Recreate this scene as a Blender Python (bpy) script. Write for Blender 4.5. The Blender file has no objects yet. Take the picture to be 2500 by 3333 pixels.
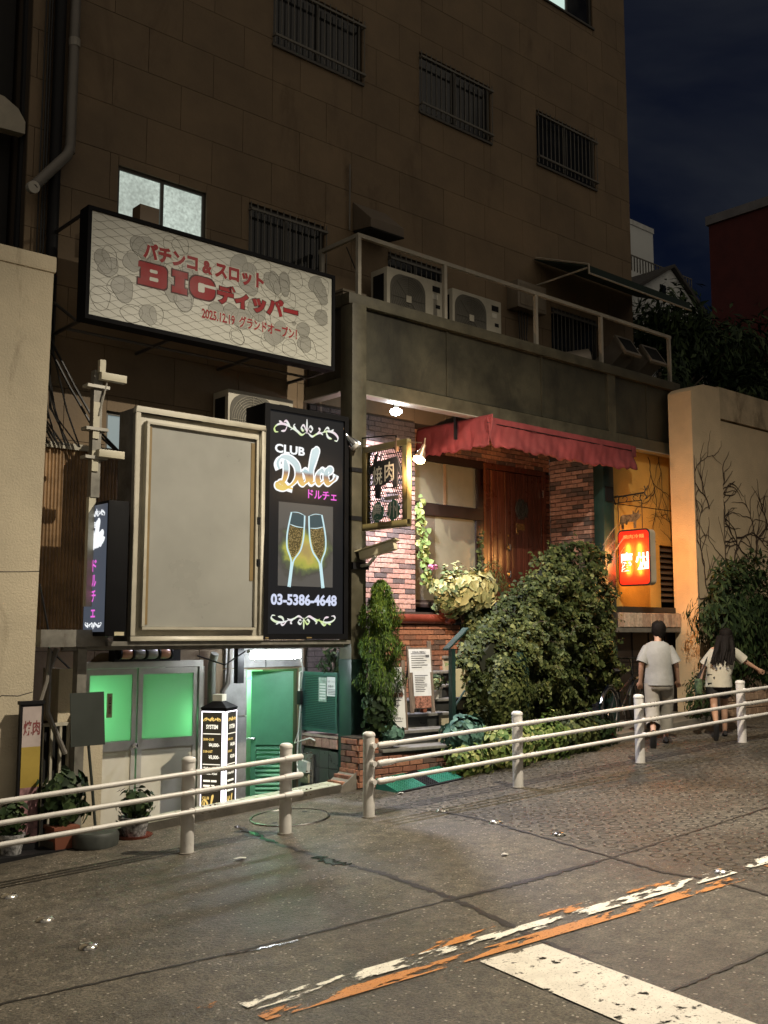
import bpy, math, random
import numpy as np
from mathutils import Vector, Matrix, Euler
random.seed(7); RNG = np.random.default_rng(11)
R_ = math.radians
sc = bpy.context.scene
COL = sc.collection

# ------------------------------------------------------------------ camera
cam_d = bpy.data.cameras.new('camera'); cam = bpy.data.objects.new('camera', cam_d); COL.objects.link(cam)
PITCH, ANG = R_(6.66), R_(48.61)          # upward tilt; angle between the view and the street front (X axis)
fh = Vector((math.cos(ANG), math.sin(ANG), 0)); rt = Vector((math.sin(ANG), -math.cos(ANG), 0))
fw = fh*math.cos(PITCH) + Vector((0, 0, math.sin(PITCH))); up = rt.cross(fw)
cam.matrix_world = Matrix(((rt.x, up.x, -fw.x, 0), (rt.y, up.y, -fw.y, 0), (rt.z, up.z, -fw.z, 1.75), (0, 0, 0, 1)))
cam_d.sensor_fit = 'HORIZONTAL'; cam_d.sensor_width = 36; cam_d.lens = 48.53
cam_d.clip_start = .05; cam_d.clip_end = 800
sc.camera = cam

# ------------------------------------------------------------------ night sky and city glow
w = bpy.data.worlds.new('World'); sc.world = w; w.use_nodes = True
nt = w.node_tree; nt.nodes.clear()
def nd(t, typ, **kw):
    n = t.nodes.new(typ)
    for k, v in kw.items():
        if k.startswith('i_'):
            key = k[2:]; key = int(key) if key.isdigit() else key.replace('_', ' ')
            n.inputs[key].default_value = v
        else: setattr(n, k, v)
    return n
wo = nd(nt, 'ShaderNodeOutputWorld'); bg = nd(nt, 'ShaderNodeBackground')
sky = nd(nt, 'ShaderNodeTexSky', sky_type='NISHITA', sun_disc=False, sun_elevation=R_(2), sun_rotation=R_(250))
tc = nd(nt, 'ShaderNodeTexCoord'); no = nd(nt, 'ShaderNodeTexNoise', i_Scale=2.6, i_Detail=5, i_Roughness=.55, i_Distortion=.5)
mp = nd(nt, 'ShaderNodeMapping'); mp.inputs['Scale'].default_value = (1, 1, 2.6)
rp = nd(nt, 'ShaderNodeValToRGB'); rp.color_ramp.elements[0].position = .40; rp.color_ramp.elements[1].position = .75
rp.color_ramp.elements[0].color = (.0012, .002, .007, 1); rp.color_ramp.elements[1].color = (.014, .0155, .019, 1)
mx = nd(nt, 'ShaderNodeMix', data_type='RGBA', blend_type='ADD'); mx.inputs[0].default_value = 1
sm = nd(nt, 'ShaderNodeMix', data_type='RGBA', blend_type='MULTIPLY'); sm.inputs[0].default_value = 1
sm.inputs[7].default_value = (.0014, .0018, .0035, 1)
L = nt.links.new
L(tc.outputs['Generated'], mp.inputs[0]); L(mp.outputs[0], no.inputs['Vector']); L(no.outputs['Fac'], rp.inputs[0])
L(sky.outputs[0], sm.inputs[6]); L(sm.outputs[2], mx.inputs[6]); L(rp.outputs[0], mx.inputs[7])
L(mx.outputs[2], bg.inputs[0]); bg.inputs[1].default_value = 1.0; L(bg.outputs[0], wo.inputs[0])
sun_d = bpy.data.lights.new('city_glow', 'SUN'); sun = bpy.data.objects.new('city_glow', sun_d); COL.objects.link(sun)
sun_d.energy = .5; sun_d.angle = R_(110); sun_d.color = (1, .87, .68)
sun.rotation_euler = Vector((.25, .75, -.62)).to_track_quat('-Z', 'Y').to_euler(); sun.location = (0, -4, 20)

sc.render.engine = 'CYCLES'
sc.view_settings.view_transform = 'Standard'; sc.view_settings.look = 'None'
sc.view_settings.exposure = 0; sc.view_settings.gamma = 1; sc.view_settings.use_curve_mapping = False
cy = sc.cycles
cy.use_denoising = True
try: cy.denoiser = 'OPENIMAGEDENOISE'; cy.denoising_input_passes = 'RGB_ALBEDO_NORMAL'
except Exception: pass
cy.max_bounces = 6; cy.diffuse_bounces = 3; cy.glossy_bounces = 3; cy.transmission_bounces = 4; cy.transparent_max_bounces = 8
cy.caustics_reflective = False; cy.caustics_refractive = False; cy.sample_clamp_indirect = 4; cy.sample_clamp_direct = 0
cy.use_light_tree = True

# ------------------------------------------------------------------ helpers
WL = {}
def wl(o): return WL.get(o.name, Vector((0, 0, 0))) if o else Vector((0, 0, 0))
def tag(o, label=None, cat=None, group=None, kind=None):
    if label: o['label'] = label
    if cat: o['category'] = cat
    if group: o['group'] = group
    if kind: o['kind'] = kind
    return o
def thing(name, label, cat, loc, group=None):
    o = bpy.data.objects.new(name, None); COL.objects.link(o); o.location = loc; o.empty_display_size = .1
    WL[o.name] = Vector(loc); return tag(o, label, cat, group)
def link(name, me, mat, parent=None, loc=None):
    """loc: world position of the mesh origin (None = parent's origin)"""
    o = bpy.data.objects.new(name, me); COL.objects.link(o)
    if mat and not me.materials: me.materials.append(mat)
    pw = wl(parent); w_ = Vector(loc) if loc is not None else pw
    o.location = w_ - pw
    if parent: o.parent = parent
    WL[o.name] = w_
    return o
class Fr:
    """a drawing plane: origin, right axis, up axis; the normal faces the viewer of that plane"""
    def __init__(s, O, U, V):
        s.O, s.U, s.V = Vector(O), Vector(U).normalized(), Vector(V).normalized(); s.N = s.U.cross(s.V)
    def p(s, u, v, n=0): return s.O + s.U*u + s.V*v + s.N*n
def FY(Y): return Fr((0, Y, 0), (1, 0, 0), (0, 0, 1))            # plane facing the street
def FX(X): return Fr((X, 0, 0), (0, -1, 0), (0, 0, 1))           # plane facing down the street (u = -Y)
def perp_axes(d):
    d = d.normalized(); a = Vector((0, 0, 1)) if abs(d.z) < .9 else Vector((1, 0, 0))
    u = d.cross(a).normalized(); return u, d.cross(u).normalized()
class MB:
    def __init__(s): s.v = []; s.f = []
    def add(s, vs, fs):
        b = len(s.v); s.v += [Vector(x) for x in vs]; s.f += [tuple(b+i for i in f) for f in fs]; return s
    def hexa(s, c):   # 8 corners: bottom loop then top loop
        return s.add(c, [(0, 3, 2, 1), (4, 5, 6, 7), (0, 1, 5, 4), (1, 2, 6, 5), (2, 3, 7, 6), (3, 0, 4, 7)])
    def box(s, x0, x1, y0, y1, z0, z1):
        return s.hexa([(x0, y0, z0), (x1, y0, z0), (x1, y1, z0), (x0, y1, z0), (x0, y0, z1), (x1, y0, z1), (x1, y1, z1), (x0, y1, z1)])
    def fbox(s, fr, u0, u1, v0, v1, n0, n1):
        P = fr.p
        return s.hexa([P(u0, v0, n1), P(u1, v0, n1), P(u1, v0, n0), P(u0, v0, n0), P(u0, v1, n1), P(u1, v1, n1), P(u1, v1, n0), P(u0, v1, n0)])
    def rbox(s, c, size, rz, z0, z1):
        hx, hy = size[0]/2, size[1]/2; ca, sa = math.cos(rz), math.sin(rz)
        q = [(c[0]+x*ca-y*sa, c[1]+x*sa+y*ca) for x, y in ((-hx, -hy), (hx, -hy), (hx, hy), (-hx, hy))]
        return s.hexa([(x, y, z0) for x, y in q]+[(x, y, z1) for x, y in q])
    def prism(s, fr, pts, n0, n1):
        k = len(pts); vs = [fr.p(u, v, n1) for u, v in pts]+[fr.p(u, v, n0) for u, v in pts]
        fs = [tuple(range(k)), tuple(range(2*k-1, k-1, -1))]+[(i, i+k, (i+1) % k+k, (i+1) % k) for i in range(k)]
        return s.add(vs, fs)
    def poly(s, fr, pts, n=0): return s.add([fr.p(u, v, n) for u, v in pts], [tuple(range(len(pts)))])
    def tube(s, pts, r, seg=8, caps=True):
        pts = [Vector(p) for p in pts]; n = len(pts); rs = r if isinstance(r, (list, tuple)) else [r]*n
        b = len(s.v); u0 = None
        for i, p in enumerate(pts):
            d = (pts[min(i+1, n-1)]-pts[max(i-1, 0)])
            if d.length < 1e-9: d = Vector((0, 0, 1))
            d.normalize()
            if u0 is None: u0, _ = perp_axes(d)
            u0 = (u0-d*u0.dot(d)).normalized(); v0 = d.cross(u0)
            for k in range(seg):
                a = 2*math.pi*k/seg; s.v.append(p+(u0*math.cos(a)+v0*math.sin(a))*rs[i])
        for i in range(n-1):
            for k in range(seg):
                s.f.append((b+i*seg+k, b+i*seg+(k+1) % seg, b+(i+1)*seg+(k+1) % seg, b+(i+1)*seg+k))
        if caps:
            s.f.append(tuple(b+k for k in range(seg-1, -1, -1))); s.f.append(tuple(b+(n-1)*seg+k for k in range(seg)))
        return s
    def lathe(s, c, prof, seg=20, ax=(0, 0, 1)):
        """profile of (radius, height) about an axis through c"""
        ax = Vector(ax).normalized(); u, v = perp_axes(ax); c = Vector(c); b = len(s.v); n = len(prof)
        for r, h in prof:
            for k in range(seg):
                a = 2*math.pi*k/seg; s.v.append(c+ax*h+(u*math.cos(a)+v*math.sin(a))*max(r, 1e-4))
        for i in range(n-1):
            for k in range(seg): s.f.append((b+i*seg+k, b+(i+1)*seg+k, b+(i+1)*seg+(k+1) % seg, b+i*seg+(k+1) % seg))
        s.f.append(tuple(b+k for k in range(seg))); s.f.append(tuple(b+(n-1)*seg+k for k in range(seg-1, -1, -1)))
        return s
    def torus(s, c, R, r, ax=(0, 0, 1), seg=28, sg=8):
        ax = Vector(ax).normalized(); u, v = perp_axes(ax); c = Vector(c); b = len(s.v)
        for i in range(seg):
            a = 2*math.pi*i/seg; d = u*math.cos(a)+v*math.sin(a)
            for k in range(sg):
                t = 2*math.pi*k/sg; s.v.append(c+d*(R+r*math.cos(t))+ax*r*math.sin(t))
        for i in range(seg):
            for k in range(sg):
                s.f.append((b+i*sg+k, b+((i+1) % seg)*sg+k, b+((i+1) % seg)*sg+(k+1) % sg, b+i*sg+(k+1) % sg))
        return s
    def loft(s, rings, caps=True):
        k = len(rings[0]); b = len(s.v)
        for r in rings: s.v += [Vector(p) for p in r]
        for i in range(len(rings)-1):
            for j in range(k): s.f.append((b+i*k+j, b+i*k+(j+1) % k, b+(i+1)*k+(j+1) % k, b+(i+1)*k+j))
        if caps: s.f.append(tuple(b+j for j in range(k-1, -1, -1))); s.f.append(tuple(b+(len(rings)-1)*k+j for j in range(k)))
        return s
    def build(s, name, mat, parent=None, loc=None, smooth=False, bevel=0, angle=40):
        base = Vector(loc) if loc is not None else wl(parent)
        me = bpy.data.meshes.new(name); me.from_pydata([tuple(p-base) for p in s.v], [], s.f); me.update()
        import bmesh
        bm = bmesh.new(); bm.from_mesh(me); bmesh.ops.recalc_face_normals(bm, faces=bm.faces)
        if bevel:
            bmesh.ops.remove_doubles(bm, verts=bm.verts, dist=1e-5)
            es = [e for e in bm.edges if len(e.link_faces) == 2 and e.calc_face_angle(0) > R_(30)]
            bmesh.ops.bevel(bm, geom=es, offset=bevel, segments=2, affect='EDGES', profile=.6)
        bm.to_mesh(me); bm.free()
        if smooth or bevel:
            me.polygons.foreach_set('use_smooth', [True]*len(me.polygons))
            try: me.set_sharp_from_angle(angle=R_(angle))
            except Exception: pass
        return link(name, me, mat, parent, base)
def single(name, label, cat, mb, mat, loc, group=None, **kw):
    return tag(mb.build(name, mat, None, loc, **kw), label, cat, group)
def struct(name, mb, mat, **kw): return tag(mb.build(name, mat, None, (0, 0, 0), **kw), kind='structure')
def copy_tree(o, parent=None, delta=(0, 0, 0)):
    c = o.copy(); COL.objects.link(c); WL[c.name] = wl(o)+Vector(delta)
    if parent: c.parent = parent
    else: c.location = o.location+Vector(delta)
    for ch in list(o.children): copy_tree(ch, c, delta)
    return c

# ------------------------------------------------------------------ materials (base colours are linear)
def NT(m): return m.node_tree, m.node_tree.links.new
def mat(name, col, rough=.6, metal=0, var=.12, vs=2.5, bump=0, bs=40, objvar=0, spec=.5, stain=None, stain_s=1.2, stain_t=.55, rvar=.1, alpha=None):
    m = bpy.data.materials.new(name); m.use_nodes = True; t, L = NT(m); b = t.nodes['Principled BSDF']
    b.inputs['Roughness'].default_value = rough; b.inputs['Metallic'].default_value = metal
    b.inputs['Specular IOR Level'].default_value = spec
    g = nd(t, 'ShaderNodeNewGeometry'); n1 = nd(t, 'ShaderNodeTexNoise', i_Scale=vs, i_Detail=6, i_Roughness=.65)
    L(g.outputs['Position'], n1.inputs['Vector'])
    hs = nd(t, 'ShaderNodeMix', data_type='RGBA'); c = Vector(col[:3])
    hs.inputs[6].default_value = (*(c*(1-var*1.6)), 1); hs.inputs[7].default_value = (*(c*(1+var*1.6)), 1)
    mr = nd(t, 'ShaderNodeMapRange'); mr.inputs[1].default_value = .3; mr.inputs[2].default_value = .7
    L(n1.outputs['Fac'], mr.inputs[0]); L(mr.outputs[0], hs.inputs[0]); out = hs.outputs[2]
    if objvar:
        oi = nd(t, 'ShaderNodeObjectInfo'); m2 = nd(t, 'ShaderNodeMapRange'); m2.inputs[3].default_value = 1-objvar; m2.inputs[4].default_value = 1+objvar
        L(oi.outputs['Random'], m2.inputs[0]); mu = nd(t, 'ShaderNodeMix', data_type='RGBA', blend_type='MULTIPLY'); mu.inputs[0].default_value = 1
        L(out, mu.inputs[6]); L(m2.outputs[0], mu.inputs[7]); out = mu.outputs[2]
    if stain:
        n2 = nd(t, 'ShaderNodeTexNoise', i_Scale=stain_s, i_Detail=8, i_Roughness=.7, i_Distortion=.6); mp_ = nd(t, 'ShaderNodeMapping'); mp_.inputs['Scale'].default_value = (1, 1, .35)
        L(g.outputs['Position'], mp_.inputs[0]); L(mp_.outputs[0], n2.inputs['Vector'])
        m3 = nd(t, 'ShaderNodeMapRange'); m3.inputs[1].default_value = stain_t; m3.inputs[2].default_value = stain_t+.18
        L(n2.outputs['Fac'], m3.inputs[0]); ms = nd(t, 'ShaderNodeMix', data_type='RGBA'); ms.inputs[7].default_value = (*stain, 1)
        L(m3.outputs[0], ms.inputs[0]); L(out, ms.inputs[6]); out = ms.outputs[2]
    L(out, b.inputs['Base Color'])
    if rvar:
        m4 = nd(t, 'ShaderNodeMapRange'); m4.inputs[1].default_value = .3; m4.inputs[2].default_value = .7; m4.inputs[3].default_value = max(.03, rough-rvar); m4.inputs[4].default_value = min(1, rough+rvar)
        L(n1.outputs['Fac'], m4.inputs[0]); L(m4.outputs[0], b.inputs['Roughness'])
    if bump:
        n3 = nd(t, 'ShaderNodeTexNoise', i_Scale=bs, i_Detail=4, i_Roughness=.6); L(g.outputs['Position'], n3.inputs['Vector'])
        bp = nd(t, 'ShaderNodeBump', i_Strength=min(1, bump), i_Distance=.01); L(n3.outputs['Fac'], bp.inputs['Height']); L(bp.outputs[0], b.inputs['Normal'])
    return m
def emis(name, col, s, base=None):
    m = bpy.data.materials.new(name); m.use_nodes = True; b = m.node_tree.nodes['Principled BSDF']
    b.inputs['Base Color'].default_value = (*(base or [x*.06 for x in col]), 1); b.inputs['Roughness'].default_value = .35
    b.inputs['Emission Color'].default_value = (*col, 1); b.inputs['Emission Strength'].default_value = s
    return m
def leafmat(name, c1, c2, c3, rough=.6):
    """leaf colour varies leaf by leaf through the 'tone' attribute"""
    m = bpy.data.materials.new(name); m.use_nodes = True; t, L = NT(m); b = t.nodes['Principled BSDF']
    a = nd(t, 'ShaderNodeAttribute', attribute_name='tone'); r = nd(t, 'ShaderNodeValToRGB'); e = r.color_ramp.elements
    e[0].color = (*c1, 1); e[1].color = (*c3, 1); x = e.new(.55); x.color = (*c2, 1)
    L(a.outputs['Fac'], r.inputs[0]); L(r.outputs[0], b.inputs['Base Color']); b.inputs['Roughness'].default_value = rough
    b.inputs['Specular IOR Level'].default_value = .22
    return m

# ------------------------------------------------------------------ text (built-in font, turned into meshes)
def text_mesh(s, bold=0, shear=0, ext=.0, res=3):
    cu = bpy.data.curves.new('t', 'FONT'); cu.body = s; cu.size = 1; cu.offset = bold; cu.shear = shear; cu.extrude = ext; cu.resolution_u = res
    o = bpy.data.objects.new('t', cu); COL.objects.link(o)
    dg = bpy.context.evaluated_depsgraph_get(); me = bpy.data.meshes.new_from_object(o.evaluated_get(dg))
    bpy.data.objects.remove(o); bpy.data.curves.remove(cu); return me
def text(s, fr, u0, u1, v0, v1, m, parent, name='lettering', n=.003, depth=.002, bold=0, shear=0, slant=0):
    """letters fitted into the rectangle u0..u1, v0..v1 of a drawing plane"""
    me = text_mesh(s, bold, shear)
    k = len(me.vertices)
    if not k: return None
    co = np.empty(k*3); me.vertices.foreach_get('co', co); co = co.reshape(-1, 3)
    lo, hi = co.min(0), co.max(0); d = np.maximum(hi-lo, 1e-6)
    U = u0+(co[:, 0]-lo[0])/d[0]*(u1-u0); V = v0+(co[:, 1]-lo[1])/d[1]*(v1-v0)+slant*(U-u0)
    b = wl(parent); O, Ux, Vx, N = (np.array(x) for x in (fr.O, fr.U, fr.V, fr.N))
    P = O+np.outer(U, Ux)+np.outer(V, Vx)+N*n-np.array(b)
    me.vertices.foreach_set('co', P.ravel()); me.materials.clear(); me.update()
    return link(name, me, m, parent)

# ------------------------------------------------------------------ foliage
def leaf_mesh(name, P, N, size, mat_, parent=None, shape='ivy', tone=None, loc=None, up=.5, sv=.35):
    """one leaf (a folded, pointed blade) at each point, facing along N with scatter"""
    n = len(P); P = np.asarray(P, float); N = np.asarray(N, float); N = N+RNG.normal(0, .45, (n, 3)); N /= np.linalg.norm(N, axis=1)[:, None]+1e-9
    T = RNG.normal(0, 1, (n, 3))+np.array([0, 0, -up*2 if shape == 'ivy' else up*3]); T -= N*(T*N).sum(1)[:, None]; T /= np.linalg.norm(T, axis=1)[:, None]+1e-9
    B = np.cross(N, T); s = size*(1+RNG.uniform(-sv, sv, n))[:, None]
    if shape == 'ivy':   pr = [(-.45, 0, 0), (-.25, .42, .06), (.15, .33, .05), (.6, 0, -.08), (.15, -.33, .05), (-.25, -.42, .06), (0, 0, -.04)]; fc = [(0, 1, 6), (1, 2, 6), (2, 3, 6), (3, 4, 6), (4, 5, 6), (5, 0, 6)]
    elif shape == 'long': pr = [(-.6, 0, 0), (-.1, .17, .04), (.6, 0, -.1), (-.1, -.17, .04), (0, 0, -.02)]; fc = [(0, 1, 4), (1, 2, 4), (2, 3, 4), (3, 0, 4)]
    else: pr = [(-.6, 0, 0), (0, .12, .03), (.7, 0, 0), (0, -.12, .03)]; fc = [(0, 1, 2), (0, 2, 3)]
    k = len(pr); V = np.empty((n, k, 3))
    for i, (a, b_, c) in enumerate(pr): V[:, i] = P+(T*a+B*b_+N*c)*s
    base = np.array(loc if loc is not None else wl(parent)); V = (V-base).reshape(-1, 3)
    Fc = (np.arange(n)[:, None, None]*k+np.array(fc)[None]).reshape(-1, 3)
    me = bpy.data.meshes.new(name); me.vertices.add(len(V)); me.vertices.foreach_set('co', V.ravel())
    nf = len(Fc); me.loops.add(nf*3); me.loops.foreach_set('vertex_index', Fc.ravel().astype(np.int32))
    me.polygons.add(nf); me.polygons.foreach_set('loop_start', np.arange(0, nf*3, 3, dtype=np.int32)); me.update(calc_edges=True)
    at = me.attributes.new('tone', 'FLOAT', 'POINT'); tn = RNG.random(n) if tone is None else np.clip(tone, 0, 1)
    at.data.foreach_set('value', np.repeat(tn, k).astype(np.float32))
    return link(name, me, mat_, parent, base)
def blob_pts(n, c, r, shell=.55, noise=.18, freq=3.0, lower=-1.0):
    """points spread through the outer part of a lumpy ellipsoid, with outward normals"""
    d = RNG.normal(0, 1, (n*2, 3)); d /= np.linalg.norm(d, axis=1)[:, None]; d = d[d[:, 2] > lower][:n]; n = len(d)
    ph = RNG.uniform(0, 6.28, 6)
    lump = 1+noise*(np.sin(freq*d[:, 0]*2+ph[0])+np.sin(freq*d[:, 1]*2.3+ph[1])+np.sin(freq*d[:, 2]*2.6+ph[2]))/1.5+noise*.5*np.sin(freq*5*d[:, 0]+ph[3])*np.sin(freq*5*d[:, 2]+ph[4])
    rad = lump*(shell+(1-shell)*RNG.random(n)**.5)
    return np.array(c)+d*np.array(r)*rad[:, None], d/np.array(r)
def gz(x): return -.376+.057*min(max(x, -12), 26)
# ================================================================== SETTING: ground
def road_material():
    m = bpy.data.materials.new('wet_worn_asphalt'); m.use_nodes = True; t, L = NT(m); b = t.nodes['Principled BSDF']
    g = nd(t, 'ShaderNodeNewGeometry'); P = g.outputs['Position']
    big = nd(t, 'ShaderNodeTexNoise', i_Scale=.55, i_Detail=5, i_Roughness=.6); L(P, big.inputs['Vector'])
    mid = nd(t, 'ShaderNodeTexNoise', i_Scale=9, i_Detail=6, i_Roughness=.7); L(P, mid.inputs['Vector'])
    fine = nd(t, 'ShaderNodeTexNoise', i_Scale=62, i_Detail=4, i_Roughness=.75); L(P, fine.inputs['Vector'])
    spk = nd(t, 'ShaderNodeTexVoronoi', i_Scale=30); L(P, spk.inputs['Vector'])
    # base colour: dark warm grey, blotched, with pale stones
    r1 = nd(t, 'ShaderNodeValToRGB'); e = r1.color_ramp.elements; e[0].position = .3; e[0].color = (.03, .026, .019, 1); e[1].position = .72; e[1].color = (.1, .086, .064, 1); L(mid.outputs['Fac'], r1.inputs[0])
    r2 = nd(t, 'ShaderNodeMapRange'); r2.inputs[1].default_value = .33; r2.inputs[2].default_value = .68; r2.inputs[3].default_value = .58; r2.inputs[4].default_value = 1.35; L(big.outputs['Fac'], r2.inputs[0])
    m1 = nd(t, 'ShaderNodeMix', data_type='RGBA', blend_type='MULTIPLY'); m1.inputs[0].default_value = 1; L(r1.outputs[0], m1.inputs[6]); L(r2.outputs[0], m1.inputs[7])
    f2 = nd(t, 'ShaderNodeMapRange'); f2.inputs[1].default_value = .3; f2.inputs[2].default_value = .7; f2.inputs[3].default_value = .15; f2.inputs[4].default_value = 2.3; L(fine.outputs['Fac'], f2.inputs[0])
    m2 = nd(t, 'ShaderNodeMix', data_type='RGBA', blend_type='MULTIPLY'); m2.inputs[0].default_value = 1; L(m1.outputs[2], m2.inputs[6]); L(f2.outputs[0], m2.inputs[7])
    lt = nd(t, 'ShaderNodeMath', operation='LESS_THAN'); lt.inputs[1].default_value = .24; L(spk.outputs['Distance'], lt.inputs[0])
    sr = nd(t, 'ShaderNodeSeparateColor'); L(spk.outputs['Color'], sr.inputs[0]); gt = nd(t, 'ShaderNodeMath', operation='GREATER_THAN'); gt.inputs[1].default_value = .8; L(sr.outputs[0], gt.inputs[0])
    sp = nd(t, 'ShaderNodeMath', operation='MULTIPLY'); L(lt.outputs[0], sp.inputs[0]); L(gt.outputs[0], sp.inputs[1])
    m3 = nd(t, 'ShaderNodeMix', data_type='RGBA'); m3.inputs[7].default_value = (.3, .27, .22, 1); L(sp.outputs[0], m3.inputs[0]); L(m2.outputs[2], m3.inputs[6])
    # anti-slip rings cast into the upper slab (x > 7)
    mpn = nd(t, 'ShaderNodeMapping'); mpn.inputs['Rotation'].default_value = (0, 0, R_(45)); mpn.inputs['Scale'].default_value = (6.3, 6.3, 0); L(P, mpn.inputs[0])
    vr = nd(t, 'ShaderNodeTexVoronoi', voronoi_dimensions='2D', i_Scale=1, i_Randomness=.3); L(mpn.outputs[0], vr.inputs['Vector'])
    a1 = nd(t, 'ShaderNodeMath', operation='SUBTRACT'); a1.inputs[1].default_value = .33; L(vr.outputs['Distance'], a1.inputs[0])
    a2 = nd(t, 'ShaderNodeMath', operation='ABSOLUTE'); L(a1.outputs[0], a2.inputs[0])
    a3 = nd(t, 'ShaderNodeMapRange'); a3.inputs[1].default_value = .02; a3.inputs[2].default_value = .07; a3.inputs[3].default_value = 1; a3.inputs[4].default_value = 0; L(a2.outputs[0], a3.inputs[0])
    sx = nd(t, 'ShaderNodeSeparateXYZ'); L(P, sx.inputs[0]); gx = nd(t, 'ShaderNodeMath', operation='GREATER_THAN'); gx.inputs[1].default_value = 7.02; L(sx.outputs[0], gx.inputs[0])
    ring = nd(t, 'ShaderNodeMath', operation='MULTIPLY'); L(a3.outputs[0], ring.inputs[0]); L(gx.outputs[0], ring.inputs[1])
    wr = nd(t, 'ShaderNodeTexNoise', i_Scale=2.2, i_Detail=4); L(P, wr.inputs['Vector']); wm = nd(t, 'ShaderNodeMapRange'); wm.inputs[1].default_value = .38; wm.inputs[2].default_value = .6; wm.inputs[3].default_value = .45; L(wr.outputs['Fac'], wm.inputs[0])
    rw = nd(t, 'ShaderNodeMath', operation='MULTIPLY'); L(ring.outputs[0], rw.inputs[0]); L(wm.outputs[0], rw.inputs[1])
    m4 = nd(t, 'ShaderNodeMix', data_type='RGBA'); m4.inputs[7].default_value = (.022, .018, .013, 1); L(m3.outputs[2], m4.inputs[6])
    rs = nd(t, 'ShaderNodeMath', operation='MULTIPLY'); rs.inputs[1].default_value = .95; L(rw.outputs[0], rs.inputs[0]); L(rs.outputs[0], m4.inputs[0])
    L(m4.outputs[2], b.inputs['Base Color'])
    rr = nd(t, 'ShaderNodeMapRange'); rr.inputs[1].default_value = .35; rr.inputs[2].default_value = .65; rr.inputs[3].default_value = .4; rr.inputs[4].default_value = .72; L(big.outputs['Fac'], rr.inputs[0]); L(rr.outputs[0], b.inputs['Roughness'])
    h1 = nd(t, 'ShaderNodeMath', operation='MULTIPLY'); h1.inputs[1].default_value = -3.0; L(rw.outputs[0], h1.inputs[0])
    h2 = nd(t, 'ShaderNodeMath', operation='ADD'); L(h1.outputs[0], h2.inputs[0]); L(fine.outputs['Fac'], h2.inputs[1])
    mid2 = nd(t, 'ShaderNodeTexNoise', i_Scale=38, i_Detail=4); L(P, mid2.inputs['Vector']); h3 = nd(t, 'ShaderNodeMath', operation='ADD'); L(h2.outputs[0], h3.inputs[0]); L(mid2.outputs['Fac'], h3.inputs[1])
    bp = nd(t, 'ShaderNodeBump', i_Strength=.85, i_Distance=.01); L(h3.outputs[0], bp.inputs['Height']); L(bp.outputs[0], b.inputs['Normal'])
    return m
M_road = road_material()
M_conc = mat('grey_concrete', (.16, .145, .12), .8, var=.2, vs=5, bump=.5, bs=60)
M_dark = mat('black_paint', (.01, .01, .011), .55, var=.2, spec=.2)
M_black = mat('panel_and_shade_black', (.006, .006, .006), .9)  # flat black; on hood and duct mouths it stands in for inner shade
def sheet(xs, y0, y1, dz):
    b = MB()
    for a, c in zip(xs[:-1], xs[1:]): b.add([(a, y0, gz(a)+dz), (c, y0, gz(c)+dz), (c, y1, gz(c)+dz), (a, y1, gz(a)+dz)], [(0, 1, 2, 3)])
    return b
struct('road', sheet([-90, -12, 4.15, 7.55, 26, 140], -90, 8.92, 0), M_road)
b = sheet([7.62, 26, 140], 8.92, 11, 0); struct('pavement', b, M_road)
struct('terrain', MB().box(-160, 260, -120, 300, -9, -1.6), mat('earth', (.05, .045, .035), .9))
# slab joints and a long crack
def strip(name, pts, w0, m, dz=.003, jit=.3, n=26):
    b = MB(); P = []
    for i in range(len(pts)-1):
        for k in range(n):
            t = k/n; P.append((pts[i][0]*(1-t)+pts[i+1][0]*t, pts[i][1]*(1-t)+pts[i+1][1]*t))
    P.append(pts[-1]); L_, R2 = [], []
    for i, p in enumerate(P):
        q = P[min(i+1, len(P)-1)]; o = P[max(i-1, 0)]; d = Vector((q[0]-o[0], q[1]-o[1])).normalized(); nn = Vector((-d.y, d.x))
        a, c = (w0*(.5+jit*random.uniform(-1, 1)) for _ in 'ab'); of = nn*random.uniform(-.25, .25)*w0
        L_.append((p[0]+nn.x*a+of.x, p[1]+nn.y*a+of.y)); R2.append((p[0]-nn.x*c+of.x, p[1]-nn.y*c+of.y))
    for i in range(len(P)-1):
        q = [L_[i], R2[i], R2[i+1], L_[i+1]]; b.add([(x, y, gz(x)+dz) for x, y in q], [(0, 1, 2, 3)])
    return struct(name, b, m)
M_joint = mat('tar_joint', (.014, .011, .009), .55, bump=.5, bs=80)
strip('slab_joint', [(5.45, 8.1), (5.37, 6.82), (5.38, 6.16), (5.26, 5.24), (5.01, 4.26), (4.74, 3.09), (4.6, 1.5)], .05, M_joint)
strip('slab_joint', [(-3, 5.95), (2.32, 5.77), (3.61, 5.49), (5.26, 5.24), (6.82, 5.06), (9.15, 5.02), (20, 4.6)], .022, M_joint, .0035)
strip('slab_joint', [(5.2, 5.25), (5.9, 5.13), (6.7, 5.07)], .05, M_joint, .0045)
strip('slab_joint', [(7.2, 7.3), (7.19, 6.8), (6.82, 5.06), (6.71, 4.53), (6.77, 4.08), (6.6, 3.4), (6.4, 1.5)], .028, M_joint, .005)
strip('slab_joint', [(4.77, 3.24), (5.7, 3.16), (9, 2.8)], .02, M_joint, .0055)
M_wet = mat('standing_water', (.03, .028, .025), .06, var=.1, rvar=.03, spec=.8)
for pts, wd in (([(5.36, 6.92), (5.335, 6.7), (5.36, 6.5)], .075), ([(3.57, 5.49), (3.8, 5.41), (4.02, 5.37)], .022), ([(5.58, 8.43), (5.5, 8.0), (5.43, 7.56)], .05)):
    strip('puddle', pts, wd, M_wet, .0062, jit=.45, n=12)
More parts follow.
